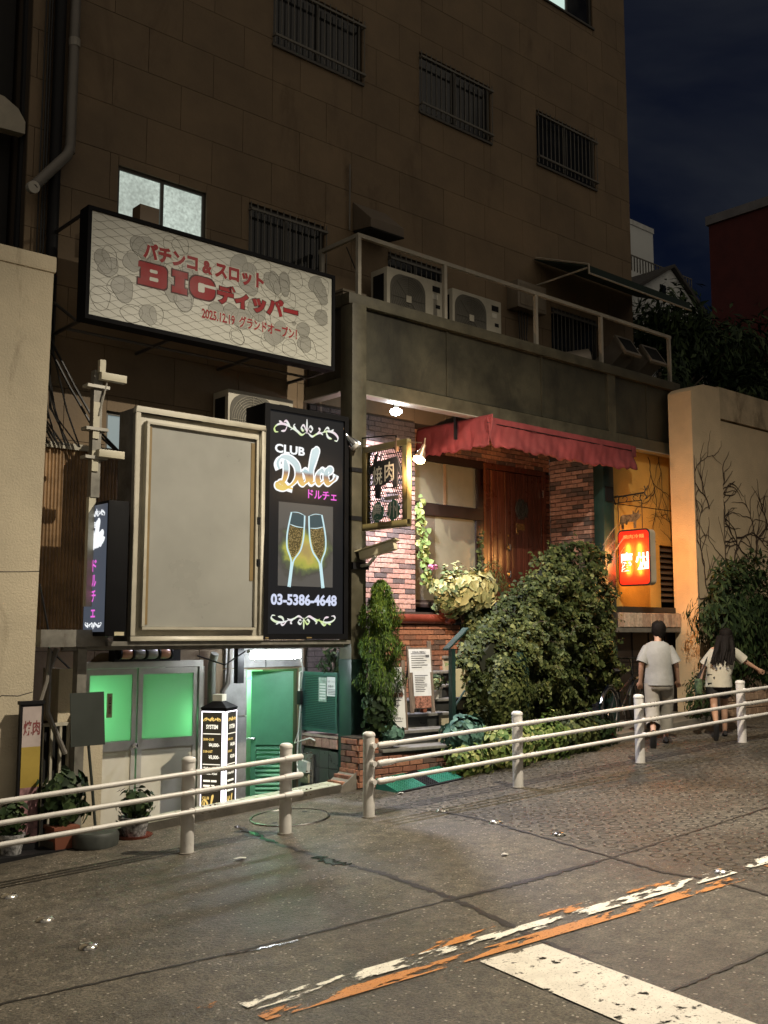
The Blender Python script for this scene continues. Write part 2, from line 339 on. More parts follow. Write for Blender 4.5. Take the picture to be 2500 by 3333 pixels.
def paint(name, col, thr, sc_=9, asp=(.45, 1.3, 1)):
    m = mat(name, col, .6, var=.08, vs=8, bump=.3, bs=90); t, L = NT(m); b = t.nodes['Principled BSDF']
    g = nd(t, 'ShaderNodeNewGeometry'); n = nd(t, 'ShaderNodeTexNoise', i_Scale=sc_, i_Detail=7, i_Roughness=.62); mp_ = nd(t, 'ShaderNodeMapping'); mp_.inputs['Scale'].default_value = asp
    L(g.outputs['Position'], mp_.inputs[0]); L(mp_.outputs[0], n.inputs['Vector']); mr = nd(t, 'ShaderNodeMapRange'); mr.inputs[1].default_value = thr; mr.inputs[2].default_value = thr+.05
    L(n.outputs['Fac'], mr.inputs[0]); n4 = nd(t, 'ShaderNodeTexNoise', i_Scale=75, i_Detail=3, i_Roughness=.7); L(g.outputs['Position'], n4.inputs['Vector'])
    m5 = nd(t, 'ShaderNodeMapRange'); m5.inputs[1].default_value = .3; m5.inputs[2].default_value = .42; m5.inputs[3].default_value = .25; L(n4.outputs['Fac'], m5.inputs[0]); ml = nd(t, 'ShaderNodeMath', operation='MULTIPLY'); L(mr.outputs[0], ml.inputs[0]); L(m5.outputs[0], ml.inputs[1]); L(ml.outputs[0], b.inputs['Alpha']); return m
def band(x0, ya, x1, yb, w0, dz, name, m, n=40):
    b = MB()
    for i in range(n):
        q = []
        for k, s in ((i, 1), (i, -1), (i+1, -1), (i+1, 1)):
            t = k/n; x = x0+(x1-x0)*t; y = ya+(yb-ya)*t+s*w0/2; q.append((x, y, gz(x)+dz))
        b.add(q, [(0, 1, 2, 3)])
    return struct(name, b, m)
M_white = paint('worn_white_road_paint', (.7, .67, .58), .485, 9)
M_orange = paint('worn_orange_road_paint', (.46, .19, .05), .465, 8)
M_stripe = paint('crosswalk_paint', (.62, .58, .5), .365, 11, (1, 1, 1))
band(3.2, 4.72, 7.02, 4.17, .13, .009, 'white_edge_line', M_white)
band(7.2, 4.16, 14, 3.2, .13, .009, 'white_edge_line', M_white)
band(3.18, 4.56, 6.9, 4.03, .12, .007, 'orange_edge_line', M_orange)
band(3.0, 4.88, 6.9, 4.28, .1, .0075, 'orange_edge_line', paint('orange_remnants', (.5, .2, .045), .545, 5))
band(7.3, 4.0, 14, 3.05, .12, .007, 'orange_edge_line', M_orange)
b = MB(); q = [(4.49, 4.27), (4.95, 4.19), (4.5, .8), (4.02, .9)]
b.add([(x, y, gz(x)+.008) for x, y in q], [(3, 2, 1, 0)]); struct('crosswalk_stripe', b, M_stripe)
b = MB(); q = [(5.45, 4.11), (5.93, 4.03), (5.45, .6), (4.98, .7)]
# (the next stripes lie nearer the photographer, out of frame)
for k in (1, 2): 
    b = MB(); o = .95*k; q2 = [(4.49-o*1.0, 4.27-4.6), (4.95-o, 4.19-4.6), (4.5-o, -3.6), (4.02-o, -3.5)]
    b.add([(x, y, gz(x)+.008) for x, y in q2], [(3, 2, 1, 0)]); struct('crosswalk_stripe', b, M_stripe)

# --- manhole cover
M_iron = mat('cast_iron', (.05, .045, .04), .4, metal=.6, var=.2, vs=9, bump=.6, bs=70)
M_steelrim = mat('polished_rim', (.32, .31, .3), .25, metal=1, rvar=.08)
mh = thing('manhole_cover', 'round iron manhole cover with bright rim set in the asphalt', 'manhole cover', (6.12, 8.32, gz(6.12)))
def tilt(mb, x0):  # lay flat work on the sloping street
    for v in mb.v: v.z += .057*(v.x-x0)
    return mb
z0 = gz(6.12)
tilt(MB().lathe((6.12, 8.32, z0), [(.365, .001), (.365, .007), (.3, .0075)], 40), 6.12).build('cover_plate', M_road, mh, smooth=True)
tilt(MB().torus((6.12, 8.32, z0+.004), .38, .011, seg=48, sg=6), 6.12).build('rim', M_steelrim, mh, smooth=True)
for a in (0, 180):
    tilt(MB().lathe((6.12+.26*math.cos(R_(a+20)), 8.32+.26*math.sin(R_(a+20)), z0+.006), [(.03, .001), (.022, .005)], 10), 6.12).build('lifting_hole', M_dark, mh)

# --- reflective road studs
M_stud = mat('cast_aluminium', (.55, .53, .5), .3, metal=1, rvar=.12)
M_lens = mat('stud_lens', (.5, .48, .42), .12, spec=.8)
sp = [(3.18, 7.81, 'beside the fence, nearest the left edge'), (3.12, 7.04, 'middle of the three at the left'), (3.07, 6.27, 'nearest the camera at the left'),
      (7.7, 8.5, 'just below the green ramp mat'), (7.23, 7.35, 'in the right row, next to the fence'), (7.17, 6.6, 'second in the right row from the fence'), (7.15, 5.85, 'third in the right row from the fence'), (6.98, 4.2, 'on the worn edge line')]
stud0 = None
for x, y, s in sp:
    lab = 'silver domed reflective road stud, '+s
    if stud0 is None:
        stud0 = thing('road_stud', lab, 'road stud', (x, y, gz(x)), 'reflective road studs'); z = gz(x)
        MB().lathe((x, y, z), [(.062, 0), (.06, .006), (.046, .02), (.02, .027), (.0, .028)], 16).build('dome', M_stud, stud0, smooth=True)
        for sgn in (-1, 1): MB().box(x-.035, x+.035, y+sgn*.045-.006, y+sgn*.045+.006, z+.008, z+.019).build('reflector', M_lens, stud0)
    else:
        c = copy_tree(stud0, None, Vector((x, y, gz(x)))-wl(stud0)); c['label'] = lab

# ================================================================== GUARD FENCE (two runs)
M_rail = mat('cream_fence_paint', (.6, .58, .545), .38, var=.08, vs=6, stain=(.25, .18, .11), stain_s=16, stain_t=.62, bump=.15, bs=30)
M_bolt = mat('fence_bolt', (.12, .09, .06), .4, metal=.7)
def fy(x): return 8.36-.095*x
def fence(label, posts, x0, x1, dome_start, dome_end, hs):
    root = thing('guard_fence', label, 'fence', (posts[0], fy(posts[0]), gz(posts[0])), 'pedestrian guard fences along the road')
    dirv = Vector((1, -.095, .057)).normalized(); nrm = Vector((-.095, -1, 0)).normalized()
    for px in posts:
        p = Vector((px, fy(px), gz(px)))
        po = MB().lathe(p, [(.057, -.05), (.057, .765)], 24).build('post', M_rail, root, smooth=True)
        MB().lathe(p, [(.061, .76), (.062, .775), (.056, .79), (.036, .801), (.0, .805)], 24).build('cap', M_rail, po, smooth=True)
        MB().lathe(p, [(.075, .0), (.075, .006), (.058, .008)], 20).build('base_collar', M_conc, po)
        for h in hs:
            q = p+Vector((0, 0, h))+nrm*.057
            cl = MB().lathe(q, [(.03, -.02), (.026, .045)], 10, nrm); cl.build('bracket', M_rail, po)
            bb = MB()
            for dx in (.09, .16, .205):
                c = q+nrm*.045+dirv*dx
                for s in (1, -1): bb.lathe(c+Vector((0, 0, s*.024)), [(.009, -.004), (.009, .006)], 6, (0, 0, s))
            bb.build('bolts', M_bolt, po)
    for h in hs:
        a = Vector((x0, fy(x0), gz(x0)+h))+nrm*.1; c = Vector((x1, fy(x1), gz(x1)+h))+nrm*.1
        r = MB().tube([a, c], .0215, 14).build('rail', M_rail, root, smooth=True)
        if dome_start: MB().lathe(a, [(.0, -.05), (.02, -.046), (.03, -.03), (.031, .05), (.028, .14), (.026, .145)], 14, dirv).build('end_cap', M_rail, r, smooth=True)
        if dome_end: MB().lathe(c, [(.026, -.145), (.028, -.14), (.031, -.05), (.03, .03), (.02, .046), (.0, .05)], 14, dirv).build('end_cap', M_rail, r, smooth=True)
        for px in posts:
            if x0+.1 < px < x1-.1:
                q = Vector((px, fy(px), gz(px)+h))+nrm*.1+dirv*.06
                MB().tube([q-dirv*.045, q+dirv*.16], .0255, 14).build('sleeve', M_rail, r, smooth=True)
    return root
fence('cream three-rail pipe fence in front of the club doors, left run', [2.78, 4.74, 5.7], -1.5, 5.77, False, True, (.675, .515, .355))
fence('cream three-rail pipe fence in front of the ivy steps, right run', [6.62, 8.56, 10.52, 12.5, 14.46], 6.7, 18, True, False, (.675, .505, .335))

# ================================================================== STREET LAMP over the roadway (above the frame)
M_pole = mat('galvanised_steel', (.3, .3, .29), .5, metal=.6)
lp = Vector((7.6, 4.3, 7.75))
sl = thing('street_lamp', 'tall grey street lamp with a long arm over the road', 'street lamp', (7.6, -3.2, gz(7.6)))
MB().tube([(7.6, -3.2, gz(7.6)), (7.6, -3.2, 3), (7.6, -3.2, 7.2)], [.11, .095, .075], 14).build('pole', M_pole, sl, smooth=True)
MB().tube([(7.6, -3.2, 7.1), (7.6, -2.5, 7.75), (7.6, 0, 7.95), (7.6, 4.05, 7.95)], [.06, .055, .05, .045], 12).build('arm', M_pole, sl, smooth=True)
MB().prism(Fr(lp+Vector((0, 0, .2)), (1, 0, 0), (0, 1, 0)), [(-.14, -.4), (.14, -.4), (.17, 0), (.12, .32), (-.12, .32), (-.17, 0)], -.08, .06).build('lamp_head', M_pole, sl, bevel=.03)
MB().box(lp.x-.1, lp.x+.1, lp.y-.22, lp.y+.2, lp.z+.09, lp.z+.115).build('diffuser', emis('street_lamp_led', (1, .84, .6), 8), sl)
ld = bpy.data.lights.new('street_lamp_light', 'SPOT'); lo = bpy.data.objects.new('street_lamp_light', ld); COL.objects.link(lo)
ld.energy = 4600; ld.color = (1, .88, .69); ld.spot_size = R_(158); ld.spot_blend = 1.0; ld.shadow_soft_size = .035
lo.parent = sl; lo.location = lp-wl(sl)

# --- scraps of litter
M_scrap = mat('white_scrap', (.5, .48, .42), .7)
for i, (x, y, r, s_) in enumerate(((4.9, 7.35, .06, 'crumpled pale leaf scrap on the road left of the manhole'), (7.55, 8.3, .05, 'flat white paper scrap beside the ramp mat'), (6.35, 5.75, .04, 'small white paper scrap on the road beyond the slab joint'))):
    z = gz(x)+.012; rr_ = random.Random(i); pts = [(x+r*rr_.uniform(.6, 1.2)*math.cos(6.283*k/7), y+r*.6*rr_.uniform(.6, 1.2)*math.sin(6.283*k/7), z+rr_.uniform(-.006, .012)) for k in range(7)]
    single('litter_scrap', s_, 'litter', MB().add(pts+[(x, y, z+.012)], [(k, (k+1) % 7, 7) for k in range(7)]), M_scrap, (x, y, gz(x)))
# ================================================================== MAIN BUILDING
M_tile = mat('brown_stone_tile', (.2, .145, .09), .65, var=.12, vs=1.1, objvar=.07, bump=.3, bs=25, stain=(.12, .084, .052), stain_s=1.3, stain_t=.56, spec=.25)
M_grout = mat('tile_backing', (.06, .043, .028), .9)
M_alu = mat('dull_aluminium', (.4, .385, .34), .42, metal=.25, rvar=.12)
M_bar = mat('grey_window_bars', (.16, .15, .13), .5, metal=.3)
M_glassdk = mat('dark_window_glass', (.012, .013, .013), .12, rvar=.05)
FZ = 10.15
bl = thing('apartment_building', 'tall brown stone-tiled building with barred windows above the signs', 'building', (9.3, 10.2, -.4))
HOLES = [(7.08, 8.55, 9.14, 10.03), (9.62, 11.1, 9.13, 10.03), (12.18, 13.69, 9.15, 10.05), (12.4, 13.72, 12.05, 13.2), (5.03, 6.16, 6.05, 6.9),
         (6.76, 7.92, 6.02, 6.96), (9.02, 10.08, 6.0, 6.9), (12.46, 13.64, 5.9, 6.86), (4.98, 5.32, 3.5, 4.12), (4.83, 6.19, -.4, 1.43), (6.81, 7.57, -.4, 1.32),
         (9.5, 14.66, -.5, 4.6)]
def cut(rects, holes):
    for h in holes:
        out = []
        for r in rects:
            if h[0] >= r[1] or h[1] <= r[0] or h[2] >= r[3] or h[3] <= r[2]: out.append(r); continue
            if h[0] > r[0]: out.append((r[0], h[0], r[2], r[3]))
            if h[1] < r[1]: out.append((h[1], r[1], r[2], r[3]))
            a, c = max(r[0], h[0]), min(r[1], h[1])
            if h[2] > r[2]: out.append((a, c, r[2], h[2]))
            if h[3] < r[3]: out.append((a, c, h[3], r[3]))
        rects = out
    return rects
core = MB()
for r in cut([(4.0, 14.65, -.45, 15.5)], HOLES): core.box(r[0], r[1], FZ+.022, 10.9, r[2], r[3])
core.build('wall', M_grout, bl)
def unit_box(name, m, bev=.0):
    me = bpy.data.meshes.new(name); v = [(x, y, z) for z in (-.5, .5) for x, y in ((-.5, -.5), (.5, -.5), (.5, .5), (-.5, .5))]
    me.from_pydata(v, [], [(0, 3, 2, 1), (4, 5, 6, 7), (0, 1, 5, 4), (1, 2, 6, 5), (2, 3, 7, 6), (3, 0, 4, 7)]); me.update(); me.materials.append(m); return me
ub_tile = unit_box('tile', M_tile)
def piece(name, me, parent, c, size, rot=None):
    o = bpy.data.objects.new(name, me); COL.objects.link(o); o.parent = parent; o.location = Vector(c)-wl(parent); o.scale = size
    if rot: o.rotation_euler = rot
    return o
brick_zone = [(7.66, 9.5, -.5, 4.62)]
for k in range(-13, 15):
    z0, z1 = 6.47+k*.545, 7.015+k*.545; x = (4.93 if k % 2 == 0 else 5.36)-.86*2
    while x < 14.65:
        a, c = max(x, 4.0), min(x+.86, 14.65); x += .86
        if c-a < .03 or z0 > 13.9 or (z1 < 4.3 and a > 7.66): continue
        for r in cut([(a, c, z0, z1)], HOLES+brick_zone):
            if r[1]-r[0] < .03 or r[3]-r[2] < .03: continue
            piece('wall_tile', ub_tile, bl, ((r[0]+r[1])/2, FZ+.011+random.uniform(-.0015, .0015), (r[2]+r[3])/2), (r[1]-r[0]-.006, .022, r[3]-r[2]-.006))
def frosted(name, col, s, sc_=30):
    m = emis(name, col, s, (.3, .32, .3)); t, L = NT(m); b = t.nodes['Principled BSDF']; g = nd(t, 'ShaderNodeNewGeometry')
    n = nd(t, 'ShaderNodeTexNoise', i_Scale=2.2, i_Detail=4); n2 = nd(t, 'ShaderNodeTexNoise', i_Scale=sc_, i_Detail=2); L(g.outputs['Position'], n.inputs['Vector']); L(g.outputs['Position'], n2.inputs['Vector'])
    a = nd(t, 'ShaderNodeMath', operation='MULTIPLY'); L(n.outputs['Fac'], a.inputs[0]); L(n2.outputs['Fac'], a.inputs[1])
    r = nd(t, 'ShaderNodeMapRange'); r.inputs[1].default_value = .12; r.inputs[2].default_value = .42; r.inputs[3].default_value = s*.6; r.inputs[4].default_value = s*1.25
    L(a.outputs[0], r.inputs[0]); L(r.outputs[0], b.inputs['Emission Strength']); return m
M_litw = frosted('lit_frosted_window', (.78, .9, .8), .62)
M_litw2 = emis('lit_window_pale', (.62, .8, .72), .95)
M_lits = emis('lit_small_window', (.5, .62, .62), .4)
M_winf = mat('dark_window_frame', (.09, .085, .075), .5, metal=.3)
def window(h, pane_m, grille, split=True, recess=.1):
    x0, x1, z0, z1 = h; f = MB(); w0 = .035; Y0, Y1 = FZ+.04, FZ+.1
    f.box(x0, x1, Y0, Y1, z0, z0+w0); f.box(x0, x1, Y0, Y1, z1-w0, z1); f.box(x0, x0+w0, Y0, Y1, z0+w0, z1-w0); f.box(x1-w0, x1, Y0, Y1, z0+w0, z1-w0)
    if split: xm = (x0+x1)/2; f.box(xm-.02, xm+.02, Y0-.005, Y1, z0+w0, z1-w0)
    o = f.build('window', M_winf, bl)
    halves = ((x0+w0, (x0+x1)/2-.02), ((x0+x1)/2+.02, x1-w0)) if split else ((x0+w0, x1-w0),)
    for i, (a, c) in enumerate(halves): MB().box(a, c, Y1-.04, Y1-.03, z0+w0, z1-w0).build('pane', pane_m[i % len(pane_m)], o)
    MB().box(x0-.02, x1+.02, FZ-.03, FZ+.05, z0-.035, z0-.002).build('sill', M_winf, o)
    if grille:
        g = MB(); n = int((x1-x0)/.095)
        for zz in (z0+.1, z1-.1): g.box(x0-.01, x1+.01, FZ-.075, FZ-.055, zz-.014, zz+.014)
        for i in range(n+1):
            xx = x0+(x1-x0)*i/n; g.tube([(xx, FZ-.045, z0+.005), (xx, FZ-.045, z1-.005)], .0075, 5)
        for xx in (x0, x1):
            for zz in (z0+.1, z1-.1): g.box(xx-.012, xx+.012, FZ-.06, FZ+.01, zz-.01, zz+.01)
        g.build('grille', M_bar, o)
    return o
for i in (0, 1, 2, 5, 6, 7): window(HOLES[i], [M_glassdk], True)
window(HOLES[3], [M_litw2, M_glassdk], False)
window(HOLES[4], [M_litw], False)
window(HOLES[8], [M_lits], False, split=False)
# rain pipes and cables on the left edge
M_pvc = mat('grey_pvc_pipe', (.16, .145, .125), .5)
M_cable = mat('black_cable', (.01, .01, .01), .5)
dp = thing('drain_pipe', 'thick grey drain pipe with an angled foot on the left of the tiled building', 'pipe', (4.42, 10.05, 6.2))
MB().tube([(4.43, 10.05, 13.5), (4.42, 10.05, 6.95), (4.41, 10.04, 6.8)], .055, 12).build('riser', M_pvc, dp, smooth=True)
MB().tube([(4.41, 10.04, 6.84), (4.38, 10.03, 6.76), (4.02, 9.95, 6.3), (3.98, 9.92, 6.24)], .055, 12).build('offset', M_pvc, dp, smooth=True)
MB().lathe((3.98, 9.93, 6.25), [(.062, -.02), (.062, .05), (.0, .052)], 14, (0, -1, -.15)).build('end_cap', mat('pipe_cap', (.5, .48, .42), .5), dp)
for z in (8.0, 9.6, 11.2): MB().lathe((4.425, 10.05, z), [(.062, 0), (.062, .09)], 12).build('collar', mat('pipe_collar', (.3, .28, .24), .5), dp)
d2 = thing('downpipe_bundle', 'dark vertical pipe and cables beside the drain pipe', 'pipe', (4.27, 10.08, 4.5))
MB().tube([(4.27, 10.07, 13.5), (4.27, 10.07, 4.6)], .06, 10).build('riser', M_dark, d2, smooth=True)
for i, (xx, r) in enumerate(((4.17, .012), (4.13, .008), (4.2, .01))): MB().tube([(xx, 10.1, 13.5), (xx-.01, 10.1, 8), (xx-.02, 10.08, 4.8), (xx+.05, 9.95, 3.9)], r, 6).build('cable', M_cable, d2, smooth=True)
# --- electrical cabinet, hood
M_cab = mat('beige_steel_cabinet', (.2, .165, .12), .5, var=.1, stain=(.1, .07, .045), stain_s=3)
eb = thing('electrical_cabinet', 'beige electrical box on the wall right of the air conditioners', 'cabinet', (11.75, 10.05, 6.55))
MB().box(11.42, 12.08, 9.93, 10.15, 6.6, 7.02).build('cabinet', M_cab, eb, bevel=.008)
MB().box(11.47, 12.03, 9.922, 9.93, 6.65, 6.97).build('door', M_cab, eb)
for i in range(4): MB().tube([(11.6+i*.07, 10.08, 6.6), (11.6+i*.05, 10.06, 6.2), (11.55+i*.1, 10.0, 5.72)], .01, 6).build('cable', M_cable, eb)
hd = thing('exhaust_hood', 'brown wall exhaust hood with a black open underside', 'exhaust hood', (8.68, 10.05, 7.0))
MB().prism(FX(8.39), [(-10.14, 7.42), (-10.14, 7.03), (-9.78, 6.98), (-9.78, 7.1)], -.58, 0).build('casing', mat('hood_paint', (.14, .11, .08), .6), hd)
MB().prism(FX(8.4), [(-10.13, 7.02), (-10.13, 7.0), (-9.76, 6.95), (-9.76, 6.97)], -.56, 0).build('opening', M_black, hd)  # solid black plate in place of the shaded hollow underneath
MB().tube([(8.3, 10.1, 7.0), (8.3, 10.1, 7.9)], .012, 6).build('conduit', M_pvc, hd)

# ================================================================== BALCONY over the entrance
M_fas = mat('olive_fascia_paint', (.036, .033, .02), .6, var=.35, vs=1.6, stain=(.016, .014, .009), stain_s=1.8, stain_t=.5, bump=.25, bs=18)
M_rim = mat('olive_steel', (.07, .063, .04), .55, var=.25, vs=4, stain=(.05, .036, .02), stain_s=5, stain_t=.58)
M_green = mat('dark_green_steel', (.012, .035, .03), .4, var=.2, vs=3, stain=(.03, .04, .035), stain_s=9, stain_t=.62)
M_soff = mat('dark_soffit', (.03, .03, .03), .7, var=.3)
bc = thing('balcony', 'stained olive steel balcony deck projecting over the restaurant entrance', 'balcony', (11, 9.7, 4.6))
seams = [7.83, 9.31, 11.2, 12.72, 13.76, 14.6]
for a, c in zip(seams[:-1], seams[1:]):
    p = MB().box(a+.02, c-.02, 9.32, 9.35, 4.79, 5.66).build('fascia_panel', M_fas, bc)
    MB().box(c-.025, c+.012, 9.305, 9.35, 4.79, 5.66).build('cover_strip', M_fas, p)
MB().box(12.72, 12.9, 9.29, 9.34, 4.6, 5.66).build('post', M_rim, bc)
MB().box(7.6, 14.62, 9.25, 9.42, 5.66, 5.8).build('top_beam', M_rim, bc, bevel=.008)
MB().box(7.84, 12.72, 9.29, 9.37, 4.6, 4.775).build('bottom_beam', M_rim, bc)
MB().box(12.9, 14.6, 9.29, 9.37, 4.6, 4.775).build('bottom_beam', M_rim, bc)
MB().box(7.84, 14.6, 9.285, 9.45, 4.585, 4.598).build('flange', M_alu, bc)
MB().box(7.66, 7.7, 9.43, 10.14, 4.8, 5.66).build('side_panel', M_fas, bc)
MB().box(7.62, 7.72, 9.43, 10.14, 4.62, 4.78).build('side_beam', M_rim, bc); MB().box(7.6, 7.75, 9.43, 10.14, 4.6, 4.615).build('side_flange', M_alu, bc)
MB().box(7.6, 7.72, 9.425, 10.14, 5.67, 5.8).build('side_rim', M_rim, bc)
MB().box(7.75, 14.6, 9.43, 10.14, 5.5, 5.66).build('deck', M_soff, bc)
for x in (8.3, 9.15, 10.0, 10.9, 11.8, 12.7, 13.5): MB().box(x, x+.09, 9.4, 10.14, 4.98, 5.16).build('joist', M_soff, bc)
MB().box(7.75, 14.6, 9.4, 10.14, 5.16, 5.19).build('soffit', M_soff, bc)
# column at the corner
c1 = thing('steel_column', 'square steel column, olive above and dark green below, at the balcony corner', 'column', (7.72, 9.3, gz(7.72)))
MB().box(7.61, 7.83, 9.2, 9.42, 1.45, 5.655).build('upper_shaft', M_rim, c1, bevel=.006)
MB().box(7.605, 7.835, 9.195, 9.425, gz(7.72)-.05, 1.45).build('lower_shaft', M_green, c1, bevel=.006)
for z in (3.62, 3.05): MB().box(7.6, 7.845, 9.19, 9.43, z, z+.05).build('clamp_band', M_dark, c1)
c2 = thing('steel_column', 'dark green steel column between the brick return and the yellow wall', 'column', (12.64, 9.38, gz(12.6)))
MB().box(12.52, 12.78, 9.28, 9.46, gz(12.6)-.05, 4.598).build('shaft', M_green, c2, bevel=.006)
MB().box(12.56, 12.74, 9.26, 9.28, 3.7, 3.92).build('plate', M_dark, c2)
# railing
M_railw = mat('weathered_white_rail', (.36, .33, .27), .5, var=.15, stain=(.15, .08, .045), stain_s=10, stain_t=.64)
rl = thing('balcony_railing', 'weathered white steel railing along the balcony edge', 'railing', (7.83, 9.35, 5.8))
MB().box(7.8, 14.52, 9.325, 9.375, 6.555, 6.605).build('top_rail', M_railw, rl)
MB().box(7.8, 7.85, 9.376, 10.12, 6.555, 6.605).build('side_rail', M_railw, rl)
for x in (7.825, 9.3, 11.13, 12.65, 14.48): MB().box(x-.025, x+.025, 9.325, 9.375, 5.8, 6.553).build('post', M_railw, rl)
MB().box(7.8, 7.85, 10.05, 10.1, 5.8, 6.553).build('post', M_railw, rl)
MB().tube([(7.83, 9.4, 6.15), (8.25, 10.1, 6.75)], .008, 6).build('stay_wire', M_dark, rl)
# air conditioners
M_ac = mat('beige_ac_casing', (.44, .41, .33), .5, var=.1, vs=3, stain=(.2, .17, .12), stain_s=4, stain_t=.62)
M_acg = mat('ac_fan_grille', (.1, .093, .075), .6)
def rrect(u0, u1, v0, v1, r, k=6):
    pts = []
    for cx, cy, a0 in ((u1-r, v1-r, 0), (u0+r, v1-r, 90), (u0+r, v0+r, 180), (u1-r, v0+r, 270)):
        for i in range(k+1): a = R_(a0+90*i/k); pts.append((cx+r*math.cos(a), cy+r*math.sin(a)))
    return pts
def aircon(label, x0, x1, yf, z0, z1, d=.32, fan_u=None, group=None, wire=True):
    t = thing('air_conditioner', label, 'air conditioner', ((x0+x1)/2, yf+d/2, z0), group); fr = FY(yf)
    MB().box(x0, x1, yf, yf+d, z0+.04, z1).build('casing', M_ac, t, bevel=.012)
    for xx in (x0+.1, x1-.16): MB().box(xx, xx+.06, yf+.02, yf+d-.02, z0-.02, z0+.04).build('foot', M_dark, t)
    uc = fan_u or x0+(x1-x0)*.36; r = min(.31, (z1-z0)*.42); vc = (z0+z1)/2+.02
    MB().prism(fr, rrect(uc-r, uc+r, vc-r, vc+r, r*.62), .001, .008).build('fan_opening', M_acg, t)
    g = MB()
    for k in range(1, 11): g.torus(fr.p(uc, vc, .014), r*k/10.5, .0028, (0, 1, 0), 26, 4)
    for k in range(8): a = R_(k*45); g.tube([fr.p(uc, vc, .016), fr.p(uc+r*.95*math.cos(a), vc+r*.95*math.sin(a), .016)], .003, 4)
    g.build('guard', M_ac if wire else M_acg, t)
    MB().fbox(fr, uc-.045, uc+.045, vc-.045, vc+.045, .018, .022).build('hub_plate', M_ac, t)
    MB().fbox(fr, x1-.2, x1-.06, z1-.16, z1-.08, .001, .004).build('rating_label', M_dark, t)
    MB().fbox(fr, x1-.2, x1-.1, z1-.26, z1-.19, .001, .004).build('sticker', mat('paper_sticker', (.6, .58, .5), .6), t)
    MB().fbox(fr, x1-.14, x1-.06, z1-.38, z1-.33, .001, .004).build('handle_recess', M_dark, t)
    MB().fbox(FX(x0), -(yf+d-.05), -(yf+.06), z0+.1, z1-.08, .001, .004).build('side_coil', M_dark, t)
    return t
aircon('beige air conditioner on the balcony nearest the corner column', 8.53, 9.54, 9.62, 5.66, 6.44, group='balcony air conditioners', wire=False)
aircon('beige air conditioner on the balcony, second from the corner column', 9.72, 10.7, 9.62, 5.66, 6.42, group='balcony air conditioners', wire=False)
single('storage_crate', 'brown crate on the balcony behind the corner post', 'crate', MB().box(7.95, 8.3, 9.8, 10.1, 5.66, 6.02).box(7.93, 8.32, 9.78, 10.12, 6.02, 6.05), M_cab, (8.1, 9.95, 5.66))
# ducts
M_duct = mat('grey_galvanised_duct', (.3, .26, .21), .5, metal=.3, var=.15)
for i, (x, w_, z) in enumerate(((13.35, .36, 5.95), (14.05, .38, 5.93))):
    t = thing('ventilation_duct', ['square ventilation duct with black mouth on the balcony, left one', 'square ventilation duct with black mouth at the balcony end'][i], 'duct', (x, 9.9, 5.66), 'square ducts on the balcony')
    MB().prism(FX(x), [(-10.13, z-.18), (-10.13, z+.12), (-9.95, z+.2), (-9.62, z+.46), (-9.45, z+.2), (-9.75, z-.02), (-9.9, z-.2)], -w_, 0).build('elbow', M_duct, t)
    n = Vector((0, -.26, .17)).normalized(); f = Fr((x-.0, 9.5, z+.33), (1, 0, 0), (0, .55, .83))
    MB().fbox(f, -.03, w_+.03, -.2, .19, -.02, .03).build('mouth_frame', M_duct, t); MB().fbox(f, .01, w_-.01, -.15, .14, .031, .034).build('mouth', M_black, t)  # mouth is a black plate coloured as the shade inside
t = thing('ventilation_duct', 'round grey ventilation duct lying on the balcony', 'duct', (12.6, 9.8, 5.66))
MB().tube([(12.25, 10.12, 5.85), (12.45, 9.9, 5.9), (12.75, 9.66, 5.96)], .17, 16).build('pipe', M_duct, t, smooth=True)
MB().lathe((12.755, 9.655, 5.96), [(.155, 0), (.155, .012)], 18, (.7, -.62, .12)).build('mouth', M_black, t)  # flat black disc for the shade inside the pipe
# dark green side awning
M_awg = mat('dark_green_canvas', (.008, .022, .017), .75, var=.2)
t = thing('green_awning', 'dark green canvas awning on the building corner above the balcony', 'awning', (13.3, 10.1, 7.1))
MB().add([(12.05, 10.13, 7.54), (14.75, 10.13, 7.54), (14.75, 9.1, 7.16), (12.05, 9.1, 7.16), (12.05, 9.1, 7.03), (14.75, 9.1, 7.03), (12.05, 10.13, 7.52), (14.75, 10.13, 7.52), (12.05, 9.12, 7.14), (14.75, 9.12, 7.14)],
         [(0, 1, 2, 3), (3, 2, 5, 4), (6, 8, 9, 7), (0, 3, 8, 6), (1, 7, 9, 2)]).build('canvas', M_awg, t)
fr_ = [((12.05, 10.1, 7.55), (12.05, 9.09, 7.17)), ((12.05, 9.09, 7.17), (12.05, 9.09, 7.02)), ((12.05, 10.12, 7.1), (12.05, 9.12, 7.12)), ((12.05, 9.085, 7.03), (14.75, 9.085, 7.03))]
for p, q in fr_: MB().tube([p, q], .014, 6).build('frame_tube', M_railw, t)
